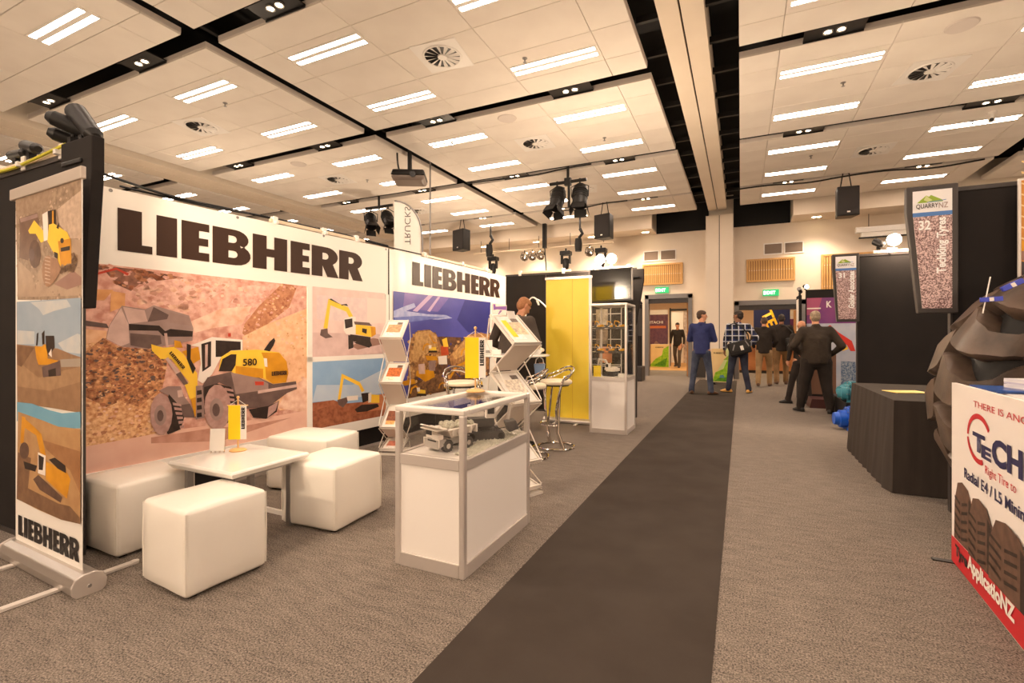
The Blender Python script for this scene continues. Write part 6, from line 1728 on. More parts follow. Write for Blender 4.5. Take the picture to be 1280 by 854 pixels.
for k in range(7):
    tag(MB().box(-.15, .15, -.105, .105, 0, .009).build('brochure', mat('brochure_pale_%d' % (k % 3), [(226, 222, 226), (206, 200, 214), (238, 234, 232)][k % 3], .45), loc=(1.45, 3.42, 1.006 + k * .0098), rotz=.25 + rnd.uniform(-.08, .08)),
        'pale brochure, %s from the bottom of the counter stack' % ['first', 'second', 'third', 'fourth', 'fifth', 'sixth', 'seventh'][k], 'brochure', 'pale brochures stacked on the counter')
for k in range(2):
    tag(MB().box(-.11, .11, -.15, .15, 0, .008).build('booklet', mat('blue_cover', (54, 96, 170), .35, rgb2=(40, 70, 140), scale=6), loc=(1.27, 3.46 - k * .02, 1.006 + k * .009), rotz=.15 - k * .25),
        ['lower', 'upper'][k] + ' blue covered booklet beside the pale brochure stack', 'booklet', 'blue booklets on the counter')

# ------------------------------------------------------------------ machinery stand farther down on the right
ks = thing('poster_wall', 'purple and pale poster wall with a red machine arm beyond the stand 31 sign', 'poster wall', (1.20, 11.5, 0))
MB().box(0, 1.6, 0, .06, 0, 2.24).build('board', M_BLACK, ks)
lay = [('purple', [(.015, 1.55), (1.6, 1.55), (1.6, 2.07), (.015, 2.07)]), ('magenta', [(.015, 1.72), (.20, 1.74), (.28, 2.07), (.015, 2.07)]), ('whitep', [(.02, 1.845), (.26, 1.845), (.26, 1.87), (.02, 1.87)]),
       ('kpale', [(.015, .12), (1.6, .12), (1.6, 1.55), (.015, 1.55)]), ('sea', [(.60, .12), (1.6, .12), (1.6, .75), (.60, .8)]), ('brownbox', [(.015, .12), (.52, .12), (.52, .95), (.015, .95)]),
       ('kred', [(.28, 1.42), (.42, 1.52), (.55, 1.38), (.78, 1.20), (.84, 1.0), (.76, 1.0), (.70, 1.12), (.52, 1.25), (.40, 1.40)]), ('whitep', [(.34, 1.45), (.40, 1.48), (.55, 1.34), (.5, 1.32)]),
       ('yellowp', [(.62, 1.0), (.72, 1.04), (.70, 1.10), (.62, 1.08)])]
picture('print', lay, ks, y0=-.004)
text('K', ks, (.355, 1.87, .445, 2.0), M_PAPER, y=-.008, bold=.03)
rw = thing('stand_end_post', 'slim black stand end post with a lamp on top beside the right door', 'post', (1.06, 11.3, 0))
MB().box(0, .05, 0, .5, 0, 2.12).build('post', M_BLACK, rw)
MB().box(-.004, .0, .05, .45, 1.4, 2.05).build('white_edge', M_PAPER, rw)
arm_lamp((1.085, 11.4, 2.13), (-.3, -.8, .4), 'small dark arm spotlight on the slim stand post by the right door', False, .14, .04, up=.1)
arm_lamp((1.20, 11.53, 2.25), (.3, -.9, -.2), 'small glowing arm spotlight at the corner of the purple poster wall', True, .1, .04, up=.06)
pl_ = thing('machine_plinth', 'low dark plinth under the teal pump motors', 'plinth', (1.42, 8.7, 0))
MB().box(0, .9, 0, 1.25, .05, .30).build('plinth_body', M_BLACKM, pl_, bevel=.01)
MB().box(.04, .86, .04, 1.21, 0, .05).build('base', M_BLACK2, pl_)
tag(MB().prism([(0, 0), (.42, 0), (.34, .16), (.04, .16)], 0, .5).build('steel_wedge', mat('dark_red_steel', (70, 34, 30), .5), loc=(1.12, 10.2, .001)), 'dark red steel wedge on the carpet behind the man in black', 'machine part')


def pump(label, x, y, z, rot, m, r, L, flange=True):
    t = thing('pump_motor', label, 'pump', (x, y, z), rot)
    MB().lathe([(0, -L / 2), (r * .55, -L / 2), (r * .62, -L * .38), (r * .8, -L * .36), (r * .8, L * .2), (r * .9, L * .22), (r * .9, L * .34), (r * .5, L * .36), (r * .45, L / 2), (0, L / 2)], 24, (0, 0, r), axis='x').build('motor_body', m, t, smooth=True)
    fl = MB().cyl((-L * .18, 0, r), (-L * .14, 0, r), r * 1.12, n=24).cyl((L * .34, 0, r), (L * .38, 0, r), r * 1.05, n=24)
    fl.build('flange', m, t, smooth=True)
    for k in range(8):
        a = 2 * PI * k / 8
        MB().cyl((-L * .20, r * .97 * math.cos(a), r + r * .97 * math.sin(a)), (-L * .12, r * .97 * math.cos(a), r + r * .97 * math.sin(a)), r * .07, n=6).build('bolt', M_GREYM, t)
    for k in range(7):
        MB().lathe([(r * .8, -.004), (r * .88, -.003), (r * .88, .003), (r * .8, .004)], 20, (-L * .1 + k * L * .045, 0, r), axis='x').build('cooling_fin', m, t)
    MB().box(-L * .12, L * .14, -r * .35, r * .35, r * 1.75, r * 2.15).build('terminal_box', m, t, bevel=.01)
    MB().box(-L * .2, L * .25, -r * .8, -r * .5, -.0, r * .35).box(-L * .2, L * .25, r * .5, r * .8, 0, r * .35).build('foot', m, t)
    return t


pump('bright blue flanged pump motor on the carpet beside the cloth table', 1.40, 8.05, 0.001, .1, M_BLUEM, .15, .46)
MB_p = pump('teal pump motor lying on the plinth, front one', 1.54, 8.85, .30, -.15, M_TEAL, .12, .40)
pump('teal pump motor lying on the plinth, rear one', 1.60, 9.25, .30, .5, M_TEAL, .13, .44)
pump('teal pump motor lying on the plinth, farthest one', 1.85, 9.65, .30, .9, mat('dark_teal_paint', (54, 120, 140), .35), .12, .40)

# dark stand end beyond the tall cabinet
se = thing('stand_end_wall', 'far dark stand end wall with a black base box left of the left doorway', 'partition', (-2.86, 14.4, 0))
MB().box(0, .25, .0, .07, .42, 2.22).build('wall_panel', M_BLACK, se)
MB().box(.14, .24, -.02, -.002, 1.3, 2.1).build('grey_strip', M_TRIM, se)
MB().box(0, .31, -.35, .2, 0, .42).build('base_box', M_TRIM, se, bevel=.02)
arm_lamp((-2.68, 14.43, 2.23), (-.5, 0, .6), 'small dark arm spotlight above the far dark stand end wall', False, .14, .04, up=.08)
# green poster stand by the pillar
gp = thing('grass_poster', 'cream poster with bright green grass standing between the two men', 'poster', (-.72, 14.1, .06))
MB().box(0, .50, 0, .03, 0, .90).build('board', M_PAPER, gp)
picture('print', [('posterbeige', [(0, 0), (.50, 0), (.50, .90), (0, .90)]), ('greenl', [(.15, .3), (.5, .45), (.5, .9), (.34, .9), (.38, .7)]), ('grass', [(.03, .02), (.49, .02), (.49, .62), (.42, .66), (.36, .52), (.3, .36), (.1, .26)]), ('grassdark', [(.06, .02), (.47, .02), (.4, .14), (.2, .12)]), ('posterblue', [(.2, .12), (.34, .12), (.3, .2), (.22, .19)]), ('green', [(.3, .6), (.42, .72), (.49, .70), (.49, .6)])], gp)
text('RUBBERTEK', gp, (.06, .76, .36, .80), M_INKBLACK, bold=.02)
for x in (.08, .42):
    MB().box(x - .02, x + .02, -.12, .15, -.06, .0).build('foot', M_BLACKM, gp)
# ------------------------------------------------------------------ people
_ico = bmesh.new()
bmesh.ops.create_icosphere(_ico, subdivisions=2, radius=1.0)
ICO = [v.co.copy() for v in _ico.verts]
_ico.free()


def hull(mb, items, M=None):
    bm = bmesh.new()
    for c, r in items:
        if not isinstance(r, (tuple, list)):
            r = (r, r, r)
        for p in ICO:
            q = Vector((c[0] + p.x * r[0], c[1] + p.y * r[1], c[2] + p.z * r[2]))
            bm.verts.new(M @ q if M else q)
    res = bmesh.ops.convex_hull(bm, input=bm.verts)
    junk = list({v for v in res['geom_interior'] + res['geom_unused'] if isinstance(v, bmesh.types.BMVert)})
    if junk:
        bmesh.ops.delete(bm, geom=junk, context='VERTS')
    bm.verts.index_update()
    mb.add([tuple(v.co) for v in bm.verts], [tuple(v.index for v in f.verts) for f in bm.faces])
    bm.free()


def skin(mb, name, m, parent, voxel, smooth=6):
    o = mb.build(name, m, parent, smooth=True, fix=False)
    r = o.modifiers.new('join', 'REMESH')
    r.mode = 'VOXEL'
    r.voxel_size = voxel
    r.use_smooth_shade = True
    s = o.modifiers.new('soften', 'SMOOTH')
    s.factor = .5
    s.iterations = smooth
    return o


def cloth_mat(name, c, c2=None, bump=.5, scale=9):
    return mat(name, c, .85, rgb2=c2 or c, scale=scale, bump=bump, bscale=14, spec=.2)


def plaid_mat():
    m = bpy.data.materials.new('blue_plaid')
    m.use_nodes = True
    nt = m.node_tree
    b = nt.nodes['Principled BSDF']
    b.inputs['Roughness'].default_value = .85
    tc = nt.nodes.new('ShaderNodeTexCoord')
    sp = nt.nodes.new('ShaderNodeSeparateXYZ')
    nt.links.new(tc.outputs['Object'], sp.inputs[0])

    def stripe(out, freq, wid, ph):
        a = nt.nodes.new('ShaderNodeMath'); a.operation = 'MULTIPLY_ADD'; a.inputs[1].default_value = freq; a.inputs[2].default_value = ph
        nt.links.new(out, a.inputs[0])
        f = nt.nodes.new('ShaderNodeMath'); f.operation = 'FRACT'
        nt.links.new(a.outputs[0], f.inputs[0])
        l = nt.nodes.new('ShaderNodeMath'); l.operation = 'LESS_THAN'; l.inputs[1].default_value = wid
        nt.links.new(f.outputs[0], l.inputs[0])
        return l.outputs[0]
    s1, s2 = stripe(sp.outputs[0], 7.5, .16, .1), stripe(sp.outputs[2], 7.5, .16, .3)
    d1, d2 = stripe(sp.outputs[0], 7.5, .5, .6), stripe(sp.outputs[2], 7.5, .5, .8)
    mx = nt.nodes.new('ShaderNodeMath'); mx.operation = 'MAXIMUM'
    nt.links.new(s1, mx.inputs[0]); nt.links.new(s2, mx.inputs[1])
    ad = nt.nodes.new('ShaderNodeMath'); ad.operation = 'ADD'
    nt.links.new(d1, ad.inputs[0]); nt.links.new(d2, ad.inputs[1])
    r = nt.nodes.new('ShaderNodeValToRGB')
    r.color_ramp.interpolation = 'CONSTANT'
    r.color_ramp.elements[0].color = lin((34, 46, 96))
    r.color_ramp.elements[1].position = .45
    r.color_ramp.elements[1].color = lin((24, 32, 62))
    e = r.color_ramp.elements.new(.9); e.color = lin((16, 20, 36))
    h = nt.nodes.new('ShaderNodeMath'); h.operation = 'MULTIPLY'; h.inputs[1].default_value = .5
    nt.links.new(ad.outputs[0], h.inputs[0])
    nt.links.new(h.outputs[0], r.inputs[0])
    mix = nt.nodes.new('ShaderNodeMix'); mix.data_type = 'RGBA'
    nt.links.new(mx.outputs[0], mix.inputs[0])
    nt.links.new(r.outputs[0], mix.inputs[6])
    mix.inputs[7].default_value = lin((196, 198, 206))
    nt.links.new(mix.outputs[2], b.inputs['Base Color'])
    return m


M_SKIN = mat('skin_tone', (206, 150, 118), .5, rgb2=(196, 138, 106), scale=20, spec=.3)
M_SKIN2 = mat('darker_skin_tone', (140, 96, 70), .5, rgb2=(130, 86, 62), scale=20, spec=.3)
M_LIP = mat('lip_tone', (160, 92, 80), .5)
M_EYE = mat('eye_dark', (30, 24, 22), .3)

HAND_N = 0


def hand(mb, wrist, d, side, S, palm_dir):
    """palm, four bent fingers and a thumb; d: forearm direction, palm_dir: normal of the palm"""
    d = Vector(d).normalized()
    n = Vector(palm_dir)
    n = (n - d * n.dot(d)).normalized()
    across = d.cross(n).normalized() * side
    w = Vector(wrist)
    c0, c1 = w + d * .03 * S, w + d * .085 * S
    hull(mb, [(w, .026 * S), (c0 + across * .022 * S, .017 * S), (c0 - across * .022 * S, .017 * S), (c1 + across * .030 * S, .014 * S), (c1 - across * .030 * S, .014 * S)])
    for k, ln in enumerate((.070, .080, .075, .058)):
        b = c1 + across * (.030 - .020 * k) * S
        a1 = b + (d * .9 + n * .35).normalized() * ln * .5 * S
        a2 = a1 + (d * .55 + n * .8).normalized() * ln * .5 * S
        hull(mb, [(b, .0105 * S), (a1, .0095 * S)])
        hull(mb, [(a1, .0095 * S), (a2, .0085 * S)])
    b = c0 + across * .026 * S
    a1 = b + (d * .6 + across * .8).normalized() * .038 * S
    a2 = a1 + (d * .9 + across * .2 + n * .3).normalized() * .032 * S
    hull(mb, [(b, .014 * S), (a1, .0115 * S)])
    hull(mb, [(a1, .0115 * S), (a2, .0095 * S)])


def person(label, loc, rot, height, top_m, leg_m, shoe_m, hair_m, P=None, skin_m=None, build=1.0, belly=0.0, collar=True, hair='short', glasses=False, voxel=.014):
    S = height / 1.8
    p = {'hipL': (-.10, 0, .93), 'hipR': (.10, 0, .93), 'kneeL': (-.12, .02, .50), 'kneeR': (.12, .02, .50), 'ankL': (-.14, -.02, .09), 'ankR': (.14, -.02, .09),
         'chest': (0, .0, 1.30), 'waist': (0, .01, 1.08), 'shL': (-.185, -.01, 1.455), 'shR': (.185, -.01, 1.455), 'elL': (-.25, -.02, 1.17), 'elR': (.25, -.02, 1.17),
         'wrL': (-.255, .06, .93), 'wrR': (.255, .06, .93), 'neck': (0, .0, 1.52), 'head': (0, .035, 1.675), 'yaw': 0.0, 'pitch': 0.0, 'palmL': (1, .2, 0), 'palmR': (-1, .2, 0), 'toeL': 0.15, 'toeR': -.15}
    if P:
        p.update(P)
    V = {k: Vector(v) * S for k, v in p.items() if isinstance(v, tuple)}
    sk = skin_m or M_SKIN
    B = build
    t = thing('person', label, 'person', loc, rot)
    # ---- body: one continuous surface
    b = MB()
    H = Matrix.Translation(V['head']) @ Matrix.Rotation(p['yaw'], 4, 'Z') @ Matrix.Rotation(p['pitch'], 4, 'X') @ Matrix.Scale(S, 4)
    hull(b, [((0, -.018, .03), (.076, .088, .088)), ((0, .012, .0), (.070, .085, .08))], H)
    hull(b, [((0, .01, .0), (.068, .078, .07)), ((0, .045, -.085), (.036, .035, .028)), ((0, .0, -.06), (.055, .06, .04))], H)
    hull(b, [((0, .09, .01), (.009, .01, .01)), ((0, .108, -.028), (.014, .013, .011)), ((0, .085, -.03), (.016, .012, .012))], H)
    for s in (-1, 1):
        hull(b, [((s * .076, -.008, .005), (.009, .02, .032)), ((s * .074, .0, -.022), (.007, .012, .014))], H)
        hull(b, [((s * .012, .088, .026), (.010, .010, .008)), ((s * .045, .078, .028), (.014, .010, .008))], H)
    hull(b, [((0, .085, -.062), (.024, .010, .009))], H)
    hull(b, [(V['neck'] + Vector((0, -.01, -.06)) * S, .062 * S), (V['head'] + Vector((0, -.02, -.06)) * S, .055 * S)])
    hull(b, [(V['chest'], (.15 * S * B, .10 * S * B, .12 * S)), (V['shL'], .05 * S), (V['shR'], .05 * S)])
    hull(b, [(V['chest'], (.14 * S * B, .095 * S * B, .1 * S)), ((V['hipL'] + V['hipR']) / 2, (.14 * S * B, .10 * S * B, .08 * S))])
    for sd in 'LR':
        hull(b, [(V['sh' + sd], .048 * S), (V['el' + sd], .036 * S)])
        hull(b, [(V['el' + sd], .036 * S), (V['wr' + sd], .026 * S)])
        hull(b, [(V['hip' + sd], .085 * S), (V['knee' + sd], .052 * S)])
        hull(b, [(V['knee' + sd], .050 * S), (V['ank' + sd], .034 * S)])
        hand(b, V['wr' + sd], V['wr' + sd] - V['el' + sd], (1 if sd == 'R' else -1), S, p['palm' + sd])
    skin(b, 'body', sk, t, .0085, 3)
    # ---- jacket or shirt
    j = MB()
    mid = (V['hipL'] + V['hipR']) / 2
    hem = mid + Vector((0, 0, -.06)) * S
    bl = Vector((0, belly * S, 0))
    hull(j, [(V['chest'] + Vector((0, 0, .03)) * S, (.165 * S * B, .115 * S * B, .12 * S)), (V['shL'] * .96 + V['chest'] * .04, .068 * S * (B + 1) / 2), (V['shR'] * .96 + V['chest'] * .04, .068 * S * (B + 1) / 2), (V['neck'] + Vector((0, -.01, -.06)) * S, (.075 * S, .065 * S, .03 * S))])
    hull(j, [(V['chest'], (.170 * S * B, .125 * S * B, .10 * S)), (V['waist'], (.165 * S * B, .125 * S * B, .08 * S)), (hem, (.172 * S * B, .13 * S * B, .035 * S))])
    hull(j, [(V['chest'], (.170 * S * B, .125 * S * B, .10 * S)), (V['waist'] + bl, (.165 * S * B, .125 * S * B + belly * S * .4, .08 * S))])
    hull(j, [(V['waist'] + bl, (.165 * S * B, .125 * S * B + belly * S * .4, .08 * S)), (hem + bl * .6, (.178 * S * B, .135 * S * B, .035 * S))])
    for sd in 'LR':
        hull(j, [(V['sh' + sd], .070 * S * (B + 1) / 2), (V['el' + sd], .054 * S * (B + 1) / 2)])
        hull(j, [(V['el' + sd], .054 * S * (B + 1) / 2), (V['wr' + sd] * .93 + V['el' + sd] * .07, .040 * S)])
    if collar:
        hull(j, [(V['neck'] + Vector((0, -.012, -.03)) * S, (.076 * S, .072 * S, .03 * S)), (V['neck'] + Vector((0, -.018, .012)) * S, (.066 * S, .064 * S, .015 * S))])
    skin(j, 'top', top_m, t, voxel, 4)
    # ---- trousers
    q = MB()
    hull(q, [(mid + Vector((0, 0, .03)) * S, (.155 * S * B, .118 * S * B, .05 * S)), (V['hipL'] + Vector((0, -.01, -.05)) * S, .096 * S * B), (V['hipR'] + Vector((0, -.01, -.05)) * S, .096 * S * B)])
    for sd in 'LR':
        hull(q, [(V['hip' + sd] + Vector((0, -.01, -.06)) * S, .094 * S * B), (V['knee' + sd], .068 * S * B)])
        hull(q, [(V['knee' + sd], .068 * S * B), (V['ank' + sd] + Vector((0, 0, .02)) * S, .058 * S * (B + 1) / 2)])
        hull(q, [(V['ank' + sd] + Vector((0, .01, .03)) * S, (.064 * S, .07 * S, .03 * S)), (V['ank' + sd] + Vector((0, .012, -.045)) * S, (.060 * S, .072 * S, .014 * S))])
    skin(q, 'trousers', leg_m, t, voxel, 4)
    # ---- shoes
    for sd in 'LR':
        sm = MB()
        a = V['ank' + sd]
        R = Matrix.Translation((a.x, a.y, 0)) @ Matrix.Rotation(p['toe' + sd], 4, 'Z') @ Matrix.Scale(S, 4)
        z0 = (a.z / S - .09)
        hull(sm, [((0, -.05, z0 + .035), (.037, .035, .034)), ((0, .09, z0 + .03), (.046, .05, .028)), ((0, .145, z0 + .026), (.038, .035, .023)), ((0, -.01, z0 + .08), (.034, .04, .03))], R)
        so = sm.build('shoe', shoe_m, t, smooth=True)
        sl = MB()
        hull(sl, [((0, -.055, z0 + .010), (.038, .036, .0095)), ((0, .10, z0 + .010), (.048, .05, .0095)), ((0, .15, z0 + .010), (.038, .036, .0095))], R)
        sl.build('sole', M_RUBBERD, so, smooth=True)
    # ---- hair, face
    if hair != 'bald':
        hb = MB()
        hull(hb, [((0, -.024, .04), (.083, .092, .088)), ((0, .02, .062), (.074, .068, .060))], H)
        hull(hb, [((0, -.045, -.005), (.078, .068, .06)), ((0, -.04, -.055), (.058, .045, .03))], H)
        skin(hb, 'hair', hair_m, t, .011, 2)
    ey = MB()
    for s in (-1, 1):
        ey.sphere(tuple(H @ Vector((s * .030, .086, .008))), .009 * S, 8, 6)
    ey.build('eyes', M_EYE, t, smooth=True)
    mo = MB()
    hull(mo, [((-.018, .092, -.062), (.008, .006, .005)), ((.018, .092, -.062), (.008, .006, .005))], H)
    mo.build('mouth', M_LIP, t, smooth=True)
    return t, V, H


JEANS = cloth_mat('blue_jeans', (52, 58, 76), (84, 90, 108), .4, 5)
JEANS2 = cloth_mat('dark_jeans', (44, 46, 60), (66, 70, 86), .4, 5)
KHAKI = cloth_mat('khaki_cotton', (170, 138, 100), (150, 120, 84), .4, 5)
KHAKI2 = cloth_mat('brown_cotton', (150, 116, 80), (124, 96, 66), .4, 5)
DARKT = cloth_mat('black_trouser_cloth', (42, 36, 33), (52, 45, 41), .5, 5)
BLACKJ = cloth_mat('black_jacket_cloth', (44, 38, 34), (54, 47, 42), .6, 5)
OLIVEJ = cloth_mat('charcoal_jacket_cloth', (54, 46, 40), (66, 57, 49), .6, 5)
NAVYS = cloth_mat('navy_shirt_cloth', (44, 50, 92), (54, 60, 104), .5, 5)
GREYJ = cloth_mat('grey_brown_fleece', (70, 62, 56), (82, 73, 66), .5, 5)
GREYT = cloth_mat('grey_trouser_cloth', (92, 80, 68), (76, 66, 58), .4, 5)
HAIRB = mat('brown_hair', (58, 40, 28), .6, rgb2=(84, 60, 42), scale=60, bump=.5, bscale=120)
HAIRD = mat('dark_hair', (34, 26, 22), .6, rgb2=(58, 46, 38), scale=60, bump=.5, bscale=120)
HAIRG = mat('grey_hair', (126, 108, 88), .6, rgb2=(160, 140, 116), scale=60, bump=.5, bscale=120)
HAIRR = mat('sandy_hair', (150, 98, 58), .6, rgb2=(176, 120, 76), scale=60, bump=.4, bscale=120)
SHOEB = mat('brown_leather', (92, 60, 38), .45)
SHOET = mat('tan_suede', (222, 168, 84), .6)
SHOEK = mat('black_leather', (30, 26, 24), .4)

CROSS = {'elL': (-.265, .03, 1.16), 'elR': (.265, .03, 1.16), 'wrL': (.02, .21, 1.20), 'wrR': (-.03, .23, 1.16), 'palmL': (0, -1, 0), 'palmR': (0, -1, 0)}
person('man in a navy shirt and jeans standing with folded arms left of the pillar', (-.79, 11.54, .004), -.15, 1.87, NAVYS, JEANS, SHOEB, HAIRB,
       {**CROSS, 'yaw': -1.15, 'ankL': (-.20, -.03, .09), 'ankR': (.19, .0, .09), 'kneeL': (-.16, .02, .5), 'kneeR': (.15, .03, .5), 'toeL': .35, 'toeR': -.75}, build=1.02)
t_, V_, H_ = person('man in a blue plaid shirt with one hand on his hip', (-.05, 12.23, .001), .1, 1.88, plaid_mat(), JEANS2, SHOET, HAIRD,
       {'elR': (.36, -.06, 1.19), 'wrR': (.20, .04, 1.02), 'palmR': (-1, 0, 0), 'elL': (-.255, .04, 1.17), 'wrL': (-.27, .10, .93), 'yaw': .95, 'ankL': (-.20, -.02, .09), 'ankR': (.20, -.02, .09), 'kneeL': (-.15, .0, .5), 'kneeR': (.13, .02, .5), 'toeL': 1.1, 'toeR': -.4,
        'chest': (-.02, .01, 1.3)}, M_SKIN2, build=1.05)


def shoulder_bag(label, loc, rot, tilt, wd, ht, strap, extra=True):
    t = thing('shoulder_bag', label, 'bag', loc, rot)
    b = MB().obox((0, 0, 0), (wd, .12, ht), (0, tilt, 0)).build('bag_body', M_BLACKM, t, bevel=.03, segs=3)
    MB().obox((0, -.064, ht * .12), (wd * .92, .012, ht * .62), (0, tilt, 0)).build('flap', mat('bag_nylon', (40, 37, 35), .7), t, bevel=.004)
    if extra:
        R = Euler((0, tilt, 0)).to_matrix()
        c = R @ Vector((wd * .10, -.072, -.01))
        MB().obox(c, (wd * .14, .002, ht * .34), (0, tilt, 0)).build('white_emblem', M_PAPER, t)
        c = R @ Vector((-wd * .25, -.072, .04))
        MB().obox(c, (wd * .05, .002, ht * .45), (0, tilt + .5, 0)).build('grey_stripe', M_GREYM, t)
        MB().obox(R @ Vector((wd * .38, -.071, .06)), (wd * .05, .002, ht * .5), (0, tilt - .3, 0)).build('grey_stripe', M_GREYM, t)
    MB().tube(strap, .014, 6).build('strap', M_BLACK2, t, smooth=True)
    return t


shoulder_bag('black shoulder bag with a white emblem hanging behind the man in plaid', (-.03, 12.00, 1.03), .1, -.28, .46, .30, [(.22, .05, .06), (.18, .06, .30), (.06, .04, .48), (-.10, .10, .56), (-.20, .22, .52), (-.26, .30, .2), (-.24, .2, .0), (-.2, .05, -.02)])
person('man in a black jacket and khaki trousers walking into the right doorway', (.54, 13.97, .001), -.1, 1.80, BLACKJ, KHAKI, SHOEB, HAIRB,
       {'ankL': (-.12, -.24, .12), 'kneeL': (-.12, -.02, .50), 'ankR': (.11, .22, .09), 'kneeR': (.11, .18, .51), 'pitch': -.45, 'head': (0, .07, 1.66), 'elL': (-.28, -.04, 1.18), 'wrL': (-.24, .12, 1.0), 'elR': (.28, .0, 1.18), 'wrR': (.2, .16, 1.02), 'toeL': .1, 'toeR': -.1}, build=1.1)
person('man in a black jacket and tan trousers with a small bag in the right doorway', (.98, 14.73, .001), .0, 1.88, BLACKJ, KHAKI2, SHOEB, HAIRD,
       {'ankL': (-.12, -.20, .12), 'kneeL': (-.12, .0, .50), 'ankR': (.11, .20, .09), 'kneeR': (.11, .17, .51), 'elL': (-.27, .0, 1.18), 'wrL': (-.22, .16, 1.0), 'elR': (.27, .0, 1.17), 'wrR': (.24, .16, 1.0), 'toeL': .1, 'toeR': -.1}, M_SKIN2, build=1.12)
shoulder_bag('small black shoulder bag at the right side of the man in tan trousers', (1.19, 14.50, 1.08), 0, -.12, .24, .34, [(.06, .05, .16), (.02, .08, .35), (-.14, .12, .50), (-.30, .20, .50), (-.34, .34, .3)])
person('heavy man in a dark jacket and black trousers standing right of the aisle', (1.15, 9.60, .001), .12, 1.74, OLIVEJ, DARKT, SHOEK, HAIRG,
       {'elL': (-.37, -.08, 1.17), 'wrL': (-.24, .10, 1.03), 'elR': (.37, -.08, 1.17), 'wrR': (.24, .10, 1.0), 'palmL': (1, 0, 0), 'palmR': (-1, 0, 0), 'ankL': (-.22, .08, .09), 'ankR': (.20, -.06, .09), 'kneeL': (-.17, .05, .5), 'kneeR': (.16, .02, .5),
        'shL': (-.20, -.01, 1.435), 'shR': (.20, -.01, 1.435), 'hipL': (-.12, 0, .93), 'hipR': (.12, 0, .93), 'toeL': .45, 'toeR': -.5, 'pitch': -.1, 'neck': (0, .02, 1.53), 'head': (0, .06, 1.665)}, build=1.36, belly=.05)
person('bald person in dark clothes mostly hidden behind the heavy man', (1.06, 10.75, .001), .35, 1.60, BLACKJ, DARKT, SHOEK, HAIRG, {'toeL': 1.2, 'toeR': .9, 'ankL': (-.26, .05, .09), 'kneeL': (-.19, .03, .5)}, build=1.0, hair='bald')
person('man in a dark fleece with short sandy hair bending over the high table', (-2.84, 5.98, .001), -.1, 1.86, GREYJ, DARKT, SHOEK, HAIRR,
       {'chest': (.0, .10, 1.29), 'waist': (0, .02, 1.08), 'shL': (-.225, .10, 1.46), 'shR': (.225, .10, 1.45), 'neck': (.0, .17, 1.52), 'head': (.04, .27, 1.66), 'pitch': -.6, 'yaw': -.5, 'elL': (-.36, .10, 1.17), 'wrL': (-.26, .32, 1.06), 'elR': (.36, .06, 1.16), 'wrR': (.36, .16, .92)}, build=1.25)
person('man in a black top and grey trousers walking through the left doorway', (-2.36, 21.0, .005), PI - .15, 1.85, BLACKJ, GREYT, SHOEK, HAIRD,
       {'ankL': (-.12, .22, .09), 'kneeL': (-.12, .18, .51), 'ankR': (.11, -.2, .11), 'kneeR': (.11, .0, .5), 'elR': (.27, -.06, 1.18), 'wrR': (.27, .04, .95), 'pitch': -.15})
t = thing('tote_bag', 'pale blue bag hanging under the right edge of the high table', 'bag', (-2.17, 5.36, .91), .3)
MB().hexa([(-.05, -.03, -.09), (.05, -.03, -.09), (.05, .03, -.09), (-.05, .03, -.09)], [(-.065, -.045, .06), (.065, -.045, .06), (.065, .045, .06), (-.065, .045, .06)]).build('bag_body', mat('pale_blue_plastic', (130, 160, 204), .4), t, bevel=.008)
MB().tube([(-.05, 0, .06), (-.04, 0, .11), (0, 0, .142), (.04, 0, .11), (.05, 0, .06)], .006, 6).build('handle', M_PAPER, t, smooth=True)

# ------------------------------------------------------------------ equipment hung from the ceiling
pj = thing('ceiling_projector', 'dark video projector hanging on a black pole from the ceiling gap', 'projector', (-6.08, 8.0, 4.40), .5)
MB().hexa([(-.30, -.24, 0), (.30, -.24, 0), (.30, .24, 0), (-.30, .24, 0)], [(-.34, -.28, .09), (.34, -.28, .09), (.34, .28, .09), (-.34, .28, .09)]).build('body', mat('projector_grey', (120, 106, 98), .4), pj, bevel=.04, segs=3)
MB().hexa([(-.34, -.28, .09), (.34, -.28, .09), (.34, .28, .09), (-.34, .28, .09)], [(-.31, -.25, .21), (.31, -.25, .21), (.31, .25, .21), (-.31, .25, .21)]).build('top_shell', M_BLACKM, pj, bevel=.03, segs=3)
MB().cyl((.1, -.30, .1), (.1, -.24, .1), .06, n=20).build('lens', M_BLACK2, pj, smooth=True)
MB().cyl((0, 0, .2), (0, 0, 1.2), .045, n=14).box(-.12, .12, -.12, .12, .2, .24).build('pole', M_BLACKM, pj)
cable('power_cable', 'black cable hanging beside the projector pole', [(-6.28, 7.85, 5.08), (-6.27, 7.85, 4.8), (-6.23, 7.87, 4.6), (-6.2, 7.88, 4.57)], .018, M_BLACK2)
tag(MB().cyl((-6.04, 8.66, 1.2), (-6.04, 8.66, 5.6), .018, n=8).build('steel_rod', M_GREYM), 'thin steel rod dropping from the ceiling gap behind the banners', 'rod')
sp = thing('drop_post', 'black post hanging at the far end of the ceiling gap', 'post', (-5.85, 14.9, 4.2), 0)
MB().box(-.06, .06, -.06, .06, .0, .9).build('post', M_BLACKM, sp)
MB().cyl((0, 0, .02), (.12, .0, -1.6), .02, n=8).build('cable', M_BLACKM, sp)


